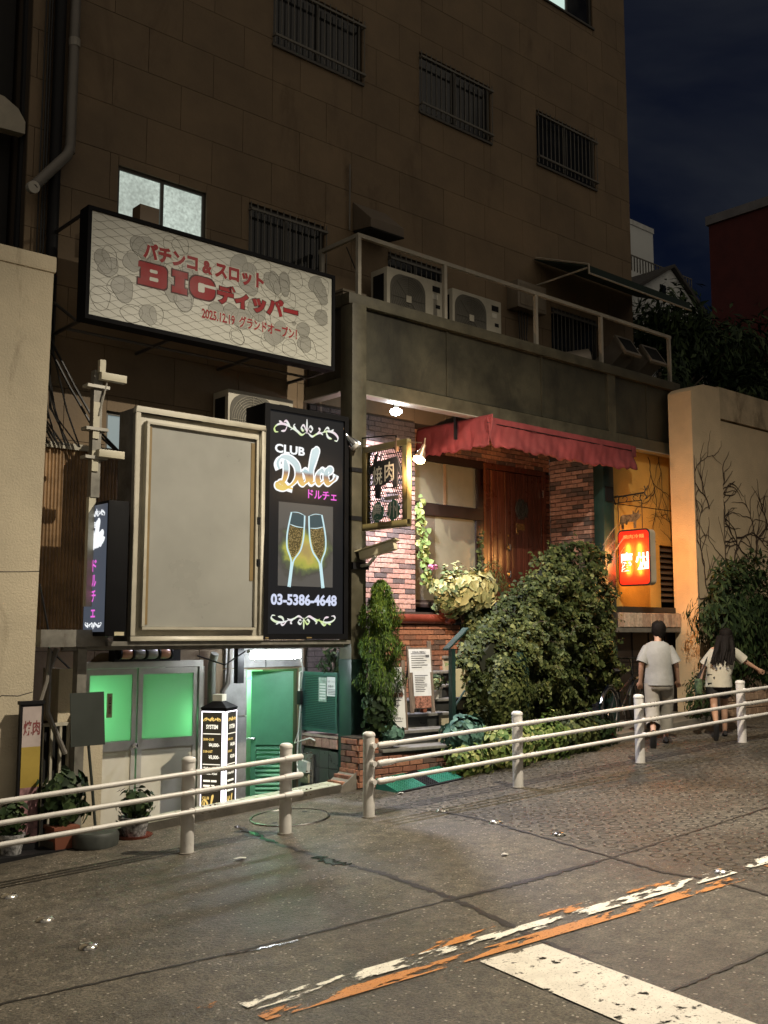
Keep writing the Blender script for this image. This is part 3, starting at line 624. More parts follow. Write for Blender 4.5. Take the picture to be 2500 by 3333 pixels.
# ================================================================== SIGNS
def cat_rom(pts, n=8):
    P = [Vector((*p, 0)) for p in pts]; out = []
    for i in range(len(P)-1):
        a, b, c, d = P[max(i-1, 0)], P[i], P[i+1], P[min(i+2, len(P)-1)]
        for k in range(n):
            t = k/n; out.append(.5*((2*b)+(c-a)*t+(2*a-5*b+4*c-d)*t*t+(3*b-a-3*c+d)*t**3))
    return out+[P[-1]]
def stroke(mb, fr, pts, w, nib=R_(35), thin=.28, n=8, nn=.004, taper=True, A=(1, 0, 0, 1, 0, 0)):
    """a pen stroke with a broad nib along a smooth path; A maps path units to the plane"""
    q = [(A[0]*x+A[1]*y+A[4], A[2]*x+A[3]*y+A[5]) for x, y in pts]; C = cat_rom(q, n); L_, R2 = [], []
    for i, p in enumerate(C):
        d = C[min(i+1, len(C)-1)]-C[max(i-1, 0)]; d = d.normalized() if d.length > 1e-9 else Vector((1, 0, 0))
        ww = w*(thin+(1-thin)*abs(math.sin(math.atan2(d.y, d.x)-nib)))/2
        if taper: ww *= min(1, .25+3*min(i, len(C)-1-i)/len(C))
        L_.append((p.x-d.y*ww, p.y+d.x*ww)); R2.append((p.x+d.y*ww, p.y-d.x*ww))
    b = len(mb.v)
    for l, r in zip(L_, R2): mb.v += [fr.p(*l, nn), fr.p(*r, nn)]
    for i in range(len(C)-1): mb.f.append((b+2*i, b+2*i+1, b+2*i+3, b+2*i+2))
DOLCE = [  # hand-lettered word in a box 0..1 wide, 0..1 high
    [(.13, .7), (.15, .48), (.13, .28), (.07, .1)],                                                      # stem of D
    [(.04, .46), (.01, .6), (.07, .74), (.2, .74), (.32, .6), (.34, .38), (.27, .18), (.14, .05), (.03, .07), (.02, .15), (.08, .17), (.16, .09), (.26, .05)],
    [(.46, .5), (.4, .44), (.39, .28), (.44, .2), (.5, .28), (.5, .42), (.45, .5), (.53, .44)],         # o
    [(.52, .36), (.6, .66), (.66, .97), (.62, 1.0), (.58, .7), (.56, .38), (.58, .24), (.64, .28)],     # l
    [(.78, .5), (.74, .56), (.69, .46), (.68, .33), (.72, .25), (.79, .33)],                             # c
    [(.8, .42), (.89, .52), (.9, .6), (.85, .6), (.82, .48), (.83, .34), (.88, .28), (.97, .38), (1.0, .5)]]  # e
def dolce(fr, u0, u1, v0, v1, m, parent, w=.05, outline=None, n=.004, name='lettering', shear=.0):
    A = (u1-u0, shear, 0, v1-v0, u0, v0)
    if outline:
        b = MB()
        for s in DOLCE: stroke(b, fr, s, w*1.5, thin=.42, nn=n-.001, A=A, taper=False)
        b.build('lettering_outline', outline, parent)
    b = MB()
    for i, s in enumerate(DOLCE): stroke(b, fr, s, w, nn=n+i*.0004, A=A)
    return b.build(name, m, parent)
ORN = [[(0, -.06), (.0, .14), (-.0, .42)], [(.02, .02), (.1, .2), (.17, .12), (.12, .02), (.08, .08)], [(.03, -.02), (.16, -.12), (.3, -.02), (.42, .04), (.5, -.02)],
       [(.3, -.02), (.4, .12), (.36, .2)], [(.42, .02), (.56, .1), (.7, .14), (.86, .1), (.97, -.02), (.95, -.14), (.86, -.14)], [(.6, .1), (.66, -.06), (.78, -.1)], [(.5, .05), (.62, .24), (.7, .2)], [(.72, .12), (.84, .22)]]
def ornament(fr, uc, vc, hw, hh, m, parent, w, flip=1, n=.004):
    b = MB(); k = 0
    for sx in (1, -1):
        for s in ORN: stroke(b, fr, s, w, nib=R_(60), thin=.35, nn=n+.0003*k, A=(hw*sx, 0, 0, hh*2.2*flip, uc, vc), n=6); k += 1
    return b.build('ornament', m, parent)

# ---- big pachinko hoarding
M_frame = mat('black_sign_frame', (.006, .006, .007), .8, spec=.1)
Y = 9.25; fb = FY(Y)
bs_ = thing('billboard', 'large cream billboard with red Japanese lettering in a black frame above the club', 'sign', (5.82, 9.35, 4.8))
MB().box(4.27, 7.37, Y+.03, Y+.17, 4.79, 5.93).build('box', M_frame, bs_)
fm = MB(); fm.box(4.27, 7.37, Y-.02, Y+.03, 5.89, 5.93); fm.box(4.27, 7.37, Y-.02, Y+.03, 4.785, 4.83); fm.box(4.27, 4.31, Y-.02, Y+.03, 4.83, 5.89); fm.box(7.33, 7.37, Y-.02, Y+.03, 4.83, 5.89)
fm.build('frame', M_frame, bs_)
M_face = mat('cream_sign_face', (.42, .42, .37), .5, var=.06, vs=1.2)
MB().box(4.31, 7.33, Y, Y+.03, 4.83, 5.89).build('face', M_face, bs_)
# printed background: soft grey rounded shapes and wavy net lines
M_p1 = mat('print_grey', (.24, .24, .21), .5, var=.05); M_p2 = mat('print_line', (.13, .125, .1), .5)
rr = random.Random(5); bg1 = MB(); ln = MB()
for i in range(60):
    cx, cz, rx, rz_ = rr.uniform(4.42, 7.22), rr.uniform(4.93, 5.79), rr.uniform(.07, .13), rr.uniform(.08, .15)
    cx = min(max(cx, 4.32+rx+.01), 7.32-rx-.01); cz = min(max(cz, 4.84+rz_), 5.88-rz_); a0 = rr.uniform(0, 3.14)
    pts = []
    for k in range(22):
        a = 6.283*k/22; x_, z_ = rx*math.cos(a)*(1+.12*math.sin(3*a)), rz_*math.sin(a); pts.append((cx+x_*math.cos(a0*.3)-z_*math.sin(a0*.3), cz+x_*math.sin(a0*.3)+z_*math.cos(a0*.3)))
    pts = [(min(max(p, 4.315), 7.325), min(max(q, 4.835), 5.885)) for p, q in pts]
    if i % 2 == 0: bg1.poly(fb, pts, .0006+.00003*i)
    ln.tube([fb.p(p, q, .0015) for p, q in pts+pts[:1]], .0017, 4, False)
for j in range(25):
    zc = 4.86+j*.0415; ln.tube([fb.p(4.33+k*.05, min(max(zc+.021*math.sin(k*1.25+(j % 2)*3.14), 4.84), 5.88), .0013) for k in range(60)], .0012, 4, False)
tag(bg1.build('printed_shapes', M_p1, bs_), kind='stuff'); tag(ln.build('printed_lines', M_p2, bs_), kind='stuff')
M_red = mat('red_print', (.24, .012, .016), .5, var=.05, spec=.2); M_dkred = mat('dark_red_print', (.05, .005, .006), .5, spec=.2); M_cream2 = mat('pale_outline', (.45, .44, .38), .5)
for s, r, bd in (('パチンコ & スロット', (4.88, 6.37, 5.535, 5.72), .055), ('2025.12.19  グランドオープン！', (5.58, 6.83, 5.05, 5.185), .03)):
    text(s, fb, r[0]-.006, r[1]+.006, r[2]-.006, r[3]+.006, M_cream2, bs_, 'lettering_outline', n=.0022, bold=bd+.06)
    text(s, fb, *r, M_red, bs_, n=.0032, bold=bd)
r = (4.86, 6.82, 5.26, 5.5)
def slab_letters(m, grow, n):
    """heavy slab capitals B I G with rounded bowls; the counters show the sign face"""
    g = grow; x = 4.86; z0, z1 = 5.262, 5.5; h = z1-z0
    def part(pts, mm, nn): MB().poly(fb, pts, nn).build('lettering' if mm is M_red else 'lettering_outline', mm, bs_)
    part(rrect(x-g, x+.3+g, z0-g, z1+g, .055), m, n); part([(x-.03-g, z0-g), (x+.14, z0-g), (x+.14, z0+.06+g), (x-.03-g, z0+.06+g)], m, n+.0001); part([(x-.03-g, z1+g), (x-.03-g, z1-.06-g), (x+.14, z1-.06-g), (x+.14, z1+g)], m, n+.0001)
    part([(x+.36-g, z0-g), (x+.54+g, z0-g), (x+.54+g, z0+.065+g), (x+.36-g, z0+.065+g)], m, n); part([(x+.36-g, z1+g), (x+.36-g, z1-.065-g), (x+.54+g, z1-.065-g), (x+.54+g, z1+g)], m, n); part([(x+.395-g, z0), (x+.505+g, z0), (x+.505+g, z1), (x+.395-g, z1)], m, n+.0001)
    part(rrect(x+.57-g, x+.88+g, z0-g, z1+g, .1), m, n)
    if not grow:
        for q in ((x+.1, x+.19, z0+.145, z0+.18), (x+.1, x+.2, z0+.06, z0+.1)): MB().poly(fb, rrect(*q, .014), n+.0006).build('counter', M_face, bs_)
        MB().poly(fb, rrect(x+.67, x+.75, z0+.07, z0+.17, .02), n+.0006).build('counter', M_face, bs_); MB().poly(fb, [(x+.74, z0+.135), (x+.89, z0+.135), (x+.89, z0+.165), (x+.74, z0+.165)], n+.0007).build('counter', M_face, bs_)
slab_letters(M_dkred, .014, .002); slab_letters(M_red, 0, .0034)
text('ディッパー', fb, 5.76, 6.85, 5.25, 5.49, M_dkred, bs_, 'lettering_outline', n=.0022, bold=.095)
text('ディッパー', fb, 5.77, 6.84, 5.26, 5.48, M_red, bs_, n=.0034, bold=.06)
text('®', fb, 6.765, 6.815, 5.215, 5.265, M_p2, bs_, n=.003)
M_strut = mat('sign_strut', (.05, .045, .04), .5)
st = MB()
for x in (4.3, 5.3, 6.35, 7.35):
    st.tube([(x, Y+.17, 5.9), (x, 10.14, 5.9)], .02, 6); st.tube([(x, Y+.17, 4.8), (x, 10.14, 4.8)], .02, 6); st.tube([(x, Y+.2, 4.8), (x, 10.14, 5.2)], .016, 6)
st.tube([(4.3, 9.75, 4.8), (7.35, 9.75, 4.8)], .016, 6); st.build('brackets', M_strut, bs_)
MB().box(4.93, 5.15, 9.43, 9.6, 5.97, 6.19).build('transformer_box', mat('rusty_box', (.17, .12, .075), .6), bs_)

# ---- support frame under the club signs
M_grey = mat('grey_steel_channel', (.2, .19, .165), .45, metal=.3, var=.2, vs=6, stain=(.08, .055, .035), stain_s=8, stain_t=.6)
sf = thing('sign_support_frame', 'grey steel beam and post carrying the club signs over the doors', 'frame', (5.9, 9.4, -.1))
MB().box(4.6, 7.6, 9.2, 9.5, 1.625, 1.668).build('beam', M_grey, sf); MB().box(3.96, 4.62, 9.25, 9.4, 1.62, 1.78).build('beam', M_grey, sf)
MB().box(4.2, 7.58, 9.3, 9.36, 1.585, 1.624).build('lower_channel', M_grey, sf); MB().box(4.34, 4.43, 9.28, 9.38, -.1, 1.6).build('post', M_grey, sf)
MB().box(6.38, 6.46, 9.66, 9.74, 1.2, 1.6).build('hanger_box', M_dark, sf)
# ---- blank cream sign
M_blankf = mat('cream_sign_frame', (.42, .395, .32), .45, var=.12, vs=3, stain=(.22, .17, .11), stain_s=6, stain_t=.62)
M_blank = mat('blank_grey_acrylic', (.29, .29, .265), .35, var=.05, vs=1.5); M_tape = mat('brown_edge_tape', (.2, .14, .06), .5)
bk = thing('blank_sign', 'large blank grey sign box in a cream frame between the two club signs', 'sign', (5.6, 9.35, 1.67)); fk = FY(9.2)
MB().box(4.83, 6.36, 9.24, 9.55, 1.67, 3.98).build('box', mat('grey_sign_side', (.14, .14, .135), .6, var=.3, vs=7), bk)
f = MB(); f.box(4.82, 6.37, 9.17, 9.24, 3.93, 3.99); f.box(4.82, 6.37, 9.17, 9.24, 1.67, 1.72); f.box(4.82, 4.87, 9.17, 9.24, 1.72, 3.93); f.box(6.32, 6.37, 9.17, 9.24, 1.72, 3.93); f.box(4.87, 6.32, 9.215, 9.24, 1.72, 3.93); f.build('outer_frame', M_blankf, bk, bevel=.006)
f = MB(); f.box(4.93, 6.27, 9.15, 9.215, 3.82, 3.85); f.box(4.93, 6.27, 9.15, 9.215, 1.78, 1.81); f.box(4.93, 4.96, 9.15, 9.215, 1.81, 3.82); f.box(6.24, 6.27, 9.15, 9.215, 1.81, 3.82); f.build('inner_frame', M_blankf, bk, bevel=.004)
MB().box(4.96, 6.24, 9.185, 9.212, 1.81, 3.82).build('panel', M_blank, bk)
MB().box(4.965, 5.0, 9.178, 9.185, 1.83, 3.8).build('edge_tape', M_tape, bk); MB().box(6.19, 6.235, 9.178, 9.185, 2.3, 3.78).build('edge_tape', M_tape, bk)
for z in (2.45, 2.9): MB().box(6.255, 6.3, 9.15, 9.17, z, z+.08).build('latch', M_dark, bk)
# ---- main club sign
M_clubf = mat('black_club_casing', (.005, .005, .006), .6, spec=.12)
M_film = mat('black_backlit_film', (.012, .013, .016), .25, rvar=.05)
M_filmg = emis('black_film_glow', (.3, .34, .42), .02, (.004, .004, .005))
M_wh = emis('backlit_white', (.95, .98, 1.0), 1.0); M_mag = emis('backlit_magenta', (1, .16, .85), .9); M_bluew = emis('backlit_bluish_white', (.72, .78, 1.0), .85)
def holo(name, s):
    m = emis(name, (1, 1, 1), s); t, L = NT(m); b = t.nodes['Principled BSDF']; g = nd(t, 'ShaderNodeNewGeometry'); n = nd(t, 'ShaderNodeTexNoise', i_Scale=9, i_Detail=1)
    L(g.outputs['Position'], n.inputs['Vector']); r = nd(t, 'ShaderNodeValToRGB'); e = r.color_ramp.elements; e[0].position = .3; e[0].color = (1, .8, .9, 1); e[1].position = .7; e[1].color = (.75, .95, .35, 1); x = e.new(.5); x.color = (.95, 1, .95, 1)
    L(n.outputs['Fac'], r.inputs[0]); L(r.outputs[0], b.inputs['Emission Color']); return m
M_holo = holo('iridescent_backlit', .8)
Y = 9.2; fd = FY(Y)
cs = thing('club_sign', 'tall black backlit club sign with champagne glasses beside the column', 'sign', (6.94, 9.35, 1.68))
MB().box(6.36, 7.54, Y+.01, 9.55, 1.68, 4.25).build('casing', M_clubf, cs, bevel=.008)
f = MB(); f.box(6.36, 7.54, Y-.025, Y+.01, 4.19, 4.25); f.box(6.36, 7.54, Y-.025, Y+.01, 1.68, 1.74); f.box(6.36, 6.43, Y-.025, Y+.01, 1.74, 4.19); f.box(7.48, 7.54, Y-.025, Y+.01, 1.74, 4.19); f.build('frame', M_clubf, cs)
MB().box(6.43, 7.48, Y, Y+.01, 1.74, 4.19).build('face', M_filmg, cs)
ornament(fd, 6.945, 4.0, .46, .16, M_holo, cs, .03); ornament(fd, 6.925, 1.9, .45, .12, M_holo, cs, .026, -1)
text('CLUB', fd, 6.51, 6.92, 3.72, 3.82, M_wh, cs, bold=.035)
def grad_word(name):
    m = emis(name, (1, 1, 1), .75); t, L = NT(m); b = t.nodes['Principled BSDF']; g = nd(t, 'ShaderNodeNewGeometry'); s = nd(t, 'ShaderNodeSeparateXYZ'); L(g.outputs['Position'], s.inputs[0])
    mr = nd(t, 'ShaderNodeMapRange'); mr.inputs[1].default_value = 3.34; mr.inputs[2].default_value = 3.75; L(s.outputs[2], mr.inputs[0]); r = nd(t, 'ShaderNodeValToRGB'); e = r.color_ramp.elements
    e[0].color = (1, .72, .15, 1); e[1].color = (.8, .97, 1, 1)
    for p, c in ((.3, (.75, .42, .08, 1)), (.42, (.3, .16, .12, 1)), (.5, (.6, .8, .85, 1))): x = e.new(p); x.color = c
    L(mr.outputs[0], r.inputs[0]); L(r.outputs[0], b.inputs['Emission Color']); return m
dolce(fd, 6.54, 7.37, 3.31, 3.8, grad_word('printed_gold_gradient'), cs, .075, M_wh, shear=.0)
text('ドルチェ', fd, 6.97, 7.38, 3.25, 3.35, M_mag, cs, bold=.02)
text('03-5386-4648', fd, 6.48, 7.39, 2.05, 2.175, M_bluew, cs, bold=.04)
def photo_mat():
    m = emis('printed_photo_bokeh', (1, 1, 1), 1); t, L = NT(m); b = t.nodes['Principled BSDF']; g = nd(t, 'ShaderNodeNewGeometry')
    mp_ = nd(t, 'ShaderNodeMapping'); mp_.inputs['Location'].default_value = (-6.93, 0, -2.66); mp_.inputs['Scale'].default_value = (1, 0, 1.0); L(g.outputs['Position'], mp_.inputs[0])
    n = nd(t, 'ShaderNodeTexNoise', i_Scale=7, i_Detail=4); L(g.outputs['Position'], n.inputs['Vector'])
    ln_ = nd(t, 'ShaderNodeVectorMath', operation='LENGTH'); mul = nd(t, 'ShaderNodeVectorMath', operation='MULTIPLY'); mul.inputs[1].default_value = (2.5, 0, 2.9); L(mp_.outputs[0], mul.inputs[0]); L(mul.outputs[0], ln_.inputs[0])
    nm = nd(t, 'ShaderNodeMath', operation='MULTIPLY_ADD'); nm.inputs[1].default_value = .9; nm.inputs[2].default_value = -.45; L(n.outputs['Fac'], nm.inputs[0]); ad = nd(t, 'ShaderNodeMath', operation='ADD'); L(ln_.outputs['Value'], ad.inputs[0]); L(nm.outputs[0], ad.inputs[1])
    r = nd(t, 'ShaderNodeValToRGB'); e = r.color_ramp.elements; e[0].color = (.42, .3, .07, 1); e[1].color = (.045, .045, .046, 1)
    for p, c in ((.3, (.55, .45, .06, 1)), (.55, (.4, .42, .03, 1)), (.72, (.06, .1, .02, 1)), (.86, (.012, .016, .014, 1))): x = e.new(p); x.color = c
    L(ad.outputs[0], r.inputs[0]); L(r.outputs[0], b.inputs['Emission Color']); b.inputs['Emission Strength'].default_value = .8; return m
MB().poly(fd, [(6.57, 2.26), (7.33, 2.26), (7.33, 3.18), (6.57, 3.18)], .002).build('printed_photo', photo_mat(), cs)
M_fiz = emis('printed_champagne', (.75, .55, .2), .5); t_, L = NT(M_fiz); b_ = t_.nodes['Principled BSDF']; g_ = nd(t_, 'ShaderNodeNewGeometry'); v_ = nd(t_, 'ShaderNodeTexVoronoi', i_Scale=70); L(g_.outputs['Position'], v_.inputs['Vector'])
r_ = nd(t_, 'ShaderNodeValToRGB'); r_.color_ramp.elements[0].color = (1, .95, .7, 1); r_.color_ramp.elements[1].color = (.08, .07, .03, 1); r_.color_ramp.elements[1].position = .5; x = r_.color_ramp.elements.new(.25); x.color = (.7, .5, .18, 1); L(v_.outputs['Distance'], r_.inputs[0]); L(r_.outputs[0], b_.inputs['Emission Color'])
M_gl = emis('printed_glass_rim', (.62, .86, .92), .9); M_gl2 = emis('printed_glass_clear', (.1, .16, .18), .5)
for sx, o, rot in ((1, (6.72, 2.25), -8), (-1, (7.19, 2.25), 8)):
    ca, sa = math.cos(R_(rot)), math.sin(R_(rot))
    def T(p, o=o, ca=ca, sa=sa): return (o[0]+p[0]*ca-p[1]*sa, o[1]+p[0]*sa+p[1]*ca)
    Lp = [(-.012, 0), (-.012, .25), (-.03, .32), (-.09, .42), (-.112, .55), (-.105, .7), (-.092, .82)]
    Rp = [(-x_, y_) for x_, y_ in Lp]
    inner = [T((x_*.86, y_)) for x_, y_ in [(-.02, .33), (-.085, .43), (-.108, .55), (-.104, .68), (.104, .68), (.108, .55), (.085, .43), (.02, .33)]]
    MB().poly(fd, inner, .0035).build('printed_champagne', M_fiz, cs)
    MB().poly(fd, [T(p) for p in [(-.1, .69), (-.09, .82), (.09, .82), (.1, .69)]], .0034).build('printed_glass', M_gl2, cs)
    gb = MB()
    for q in (Lp, Rp): stroke(gb, fd, [T(p) for p in q], .022, thin=.7, nn=.0045, taper=False)
    stroke(gb, fd, [T(p) for p in [(-.092, .82), (0, .835), (.092, .82)]], .008, thin=.9, nn=.0047); stroke(gb, fd, [T(p) for p in [(-.1, .685), (0, .675), (.1, .685)]], .01, thin=.9, nn=.0048)
    stroke(gb, fd, [T((.0, .02)), T((0, .28))], .022, thin=.8, nn=.0049); gb.build('printed_glass_outline', M_gl, cs)
for x, w_ in ((6.4, .04), (6.95, .07)): MB().fbox(FY(9.175), x, x+w_, 1.69, 1.705, .001, .003).build('maker_label', M_tape, cs)
# ---- small projecting club sign
ss = thing('projecting_sign', 'narrow black projecting club sign with vertical magenta letters on the left', 'sign', (4.57, 9.22, 1.7)); fs = FX(4.465)
MB().box(4.467, 4.68, 9.0, 9.47, 1.72, 3.0).build('casing', M_clubf, ss, bevel=.006)
MB().fbox(fs, -9.45, -9.02, 1.76, 2.97, -.004, .003).build('face', emis('bluish_backlit_film', (.32, .38, .5), .2, (.03, .03, .04)), ss)
ornament(fs, -9.23, 2.88, .17, .06, M_wh, ss, .018, n=.006); ornament(fs, -9.23, 1.83, .17, .05, M_wh, ss, .016, -1, n=.006)
text('CLUB', fs, -9.4, -9.24, 2.75, 2.81, M_wh, ss, bold=.03, n=.006)
dolce(fs, -9.41, -9.08, 2.52, 2.8, M_wh, ss, .06, M_wh, n=.006)
for i, ch in enumerate('ドルチェ'):
    z = 2.33-i*.145; h = .115 if ch != 'ェ' else .075
    text(ch, fs, -9.29, -9.2, z, z+h, M_mag, ss, n=.006, bold=.02)
MB().box(4.56, 4.66, 8.995, 9.0, 1.725, 1.76).build('maker_plate', mat('plate', (.5, .45, .3), .5), ss)
# ---- price tower on the pit floor
tw = thing('price_tower', 'black illuminated square menu pillar with price lines between the doors', 'sign', (6.1, 9.55, -.4)); A0 = R_(33); tc_ = Vector((6.1, 9.58, 0)); S2 = .14
MB().rbox((6.1, 9.58), (.28, .28), A0, -.38, .95).build('body', M_clubf, tw)
MB().rbox((6.1, 9.58), (.34, .34), A0, -.4, -.36).build('base', M_dark, tw)
MB().loft([[tc_+Vector((S2*k*x*math.cos(A0)-S2*k*y*math.sin(A0), S2*k*x*math.sin(A0)+S2*k*y*math.cos(A0), z)) for x, y in ((-1, -1), (1, -1), (1, 1), (-1, 1))] for k, z in ((1.06, .95), (1.06, .965), (.35, 1.03))]).build('roof', M_clubf, tw)
MB().rbox((6.1, 9.58), (.11, .11), A0, 1.03, 1.1).build('top_box', mat('white_plastic_box', (.6, .6, .52), .5), tw)
M_edge = emis('tower_white_edge', (1, .93, 1), 2.6); M_tpan = emis('tower_panel', (.3, .24, .14), .1, (.02, .02, .02)); M_twt = emis('tower_text', (1, .93, .75), 1.3); M_gold = emis('tower_gold', (1, .68, .2), 1.0)
for ang in (213, 303):
    N = Vector((math.cos(R_(ang)), math.sin(R_(ang)), 0)); f = Fr(tc_+N*S2, Vector((0, 0, 1)).cross(N), (0, 0, 1)); e = MB()
    rt_ = .035 if ang == 213 else .012; lf = .008 if ang == 213 else .028
    e.fbox(f, -.135, -.135+lf, -.36, .93, .001, .006); e.fbox(f, .135-rt_, .135, -.36, .93, .001, .006); e.fbox(f, -.135+lf, .135-rt_, .918, .93, .001, .006); e.build('lit_edge', M_edge, tw)
    u0, u1 = -.135+lf+.002, .135-rt_-.002; MB().fbox(f, u0, u1, -.36, .916, .001, .004).build('panel', M_tpan, tw); uw = u1-u0; X = lambda k: u0+uw*k
    ornament(f, X(.5), .84, uw*.44, .035, M_gold, tw, .014, n=.006); ornament(f, X(.5), -.2, uw*.44, .03, M_gold, tw, .012, -1, n=.006)
    for s, a, c, z, h, m_ in (('SYSTEM', .2, .8, .745, .045, M_twt), ('¥4,000-', .35, .9, .555, .045, M_twt), ('¥5,000-', .35, .9, .43, .045, M_twt), ('20:00~21:00', .06, .6, .625, .026, M_gold), ('21:00~LAST', .06, .55, .5, .026, M_gold),
                              ('VIP 60min ¥8,000', .06, .8, .325, .03, M_twt), ('VIP 90min ¥9,000', .06, .8, .27, .03, M_twt), ('CLUB', .06, .42, .02, .03, M_gold)):
        text(s, f, X(a), X(c), z, z+h, m_, tw, n=.006, bold=.03)
    for z in (.69, .375): MB().fbox(f, X(.05), X(.95), z, z+.009, .004, .006).build('rule', M_twt, tw)
    for z in (.2, .15, .1): MB().fbox(f, X(.1), X(.45), z, z+.02, .004, .006).build('price_line', M_twt, tw); MB().fbox(f, X(.5), X(.78), z, z+.02, .004, .006).build('price_line', M_twt, tw)
    dolce(f, X(.05), X(.9), -.13, .06, M_gold, tw, .022, n=.006)
# ---- yellow mesh sign on the column
M_yel = mat('old_yellow_paint', (.14, .115, .045), .5, var=.12, vs=5, stain=(.16, .08, .03), stain_s=12, stain_t=.62); M_mesh = mat('black_wire', (.008, .007, .006), .7, spec=.1)
ms = thing('mesh_sign', 'yellow framed wire-mesh sign with black cow and green lettering on the column', 'sign', (7.78, 8.85, 2.9)); fx = FX(7.78); u0, u1, v0, v1 = -9.19, -8.42, 2.93, 3.92
f = MB(); f.fbox(fx, u0, u1, v1-.07, v1, -.05, .02); f.fbox(fx, u0, u1, v0, v0+.08, -.05, .02); f.fbox(fx, u0, u0+.07, v0+.08, v1-.07, -.05, .02); f.fbox(fx, u1-.08, u1, v0+.08, v1-.07, -.05, .02); f.build('frame', M_yel, ms, bevel=.004)
g = MB(); a0, a1, b0, b1 = u0+.07, u1-.08, v0+.08, v1-.07; ry = 13; dy = (b1-b0)/ry; nx = 17; dx = (a1-a0)/nx
for j in range(ry+1): g.tube([fx.p(a0, b0+j*dy, -.012), fx.p(a1, b0+j*dy, -.012)], .0062, 4)
for j in range(ry):
    for i in range(nx): g.tube([fx.p(a0+i*dx, b0+j*dy, -.012), fx.p(a0+(i+.5)*dx, b0+(j+1)*dy, -.012), fx.p(a0+(i+1)*dx, b0+j*dy, -.012)], .0042, 3, False)
g.build('wire_mesh', M_mesh, ms)
cow = [(0.02, .66), (.05, .72), (.14, .73), (.17, .8), (.22, .93), (.3, 1.0), (.27, .88), (.24, .8), (.36, .82), (.4, .96), (.38, .8), (.85, .84), (.9, .72), (.98, .5), (1.0, .42), (.93, .44), (.88, .6), (.86, .4), (.85, .2), (.82, .2), (.81, .36), (.78, .2), (.74, .2), (.73, .42), (.5, .3), (.38, .28), (.36, 0.02), (.32, .02), (.31, .22), (.28, .03), (.24, .03), (.22, .3), (.14, .56), (.06, .58)]
cu0, cu1, cv0, cv1 = -9.1, -8.5, 3.27, 3.83; M_cowm = mat('black_plate_cow', (.018, .02, .024), .4)
MB().prism(fx, [(cu0+(cu1-cu0)*p, cv0+(cv1-cv0)*q) for p, q in cow], .0, .02).build('cow_plate', M_cowm, ms)
M_let = mat('pale_letters', (.62, .64, .56), .5); M_tg = mat('teal_backing', (.07, .2, .15), .5)
text('焼', fx, -9.0, -8.83, 3.44, 3.66, M_let, ms, n=.026, bold=.01); text('肉', fx, -8.79, -8.63, 3.47, 3.69, M_let, ms, n=.026, bold=.012)
for uc, ch in ((-8.93, '慶'), (-8.66, '州')):
    pts = [(uc+(.1+.016*math.sin(k*2.3))*math.cos(6.283*k/16), 3.13+(.115+.015*math.cos(k*1.7))*math.sin(6.283*k/16)) for k in range(16)]
    MB().prism(fx, pts, .0, .012).build('letter_backing', M_tg, ms); text(ch, fx, uc-.085, uc+.085, 3.03, 3.23, M_let, ms, n=.02, bold=.012)
MB().fbox(fx, -8.8, -8.58, 3.255, 3.295, -.005, .006).build('name_plate', mat('grey_name_plate', (.2, .2, .18), .5), ms)
# ---- clip spotlights on a rod
M_clip = mat('worn_lamp_metal', (.3, .2, .13), .4, metal=.5); M_chrome = mat('chrome', (.6, .6, .6), .15, metal=1)
MB().tube([fx.p(-9.45, 4.05, .02), fx.p(-8.75, 4.0, .0), fx.p(-8.62, 3.98, 0), fx.p(-8.6, 3.83, 0)], .009, 6).build('rod', M_mesh, ms); MB().fbox(fx, -8.615, -8.585, 3.8, 3.95, -.02, .025).build('clamp', M_clip, ms)
def spot(label, p, d, lit):
    d = Vector(d).normalized(); p = Vector(p); t = thing('clip_lamp', label, 'lamp', p, 'clip lamps on the mesh sign')
    MB().lathe(p, [(.022, -.1), (.024, -.05), (.045, -.01), (.06, .05), (.062, .06), (.056, .06), (.05, .02), (.0, .01)], 18, d).build('shade', M_clip if lit else M_chrome, t, smooth=True)
    MB().lathe(p, [(.0, .02), (.035, .03), (.066, .065), (.062, .1), (.0, .13)], 16, d).build('bulb', emis('lit_bulb_warm', (1, .62, .3), 60) if lit else mat('dead_bulb', (.5, .5, .48), .15), t, smooth=True)
    MB().tube([p-d*.1, p-d*.13+Vector((0, 0, .05))], .01, 6).build('neck', M_clip, t)
    if lit:
        l = bpy.data.lights.new('clip_lamp_light', 'SPOT'); o = bpy.data.objects.new('clip_lamp_light', l); COL.objects.link(o); l.energy = 560; l.color = (1, .62, .36); l.spot_size = R_(122); l.spot_blend = .55; l.shadow_soft_size = .05
        o.parent = t; o.location = d*.12; o.rotation_euler = Vector((.88, .42, .02)).to_track_quat('-Z', 'Y').to_euler()
    return t
spot('lit clip lamp glowing orange white in front of the red awning', (7.72, 8.14, 3.71), (-.35, .1, -.93), True)
spot('unlit chrome clip lamp hanging left of the mesh sign', (7.56, 9.16, 3.97), (.6, -.3, -.75), False)
MB().tube([fx.p(-8.42, 3.88, 0), fx.p(-8.16, 3.83, .04)], .007, 6).build('lamp_arm', M_clip, ms)
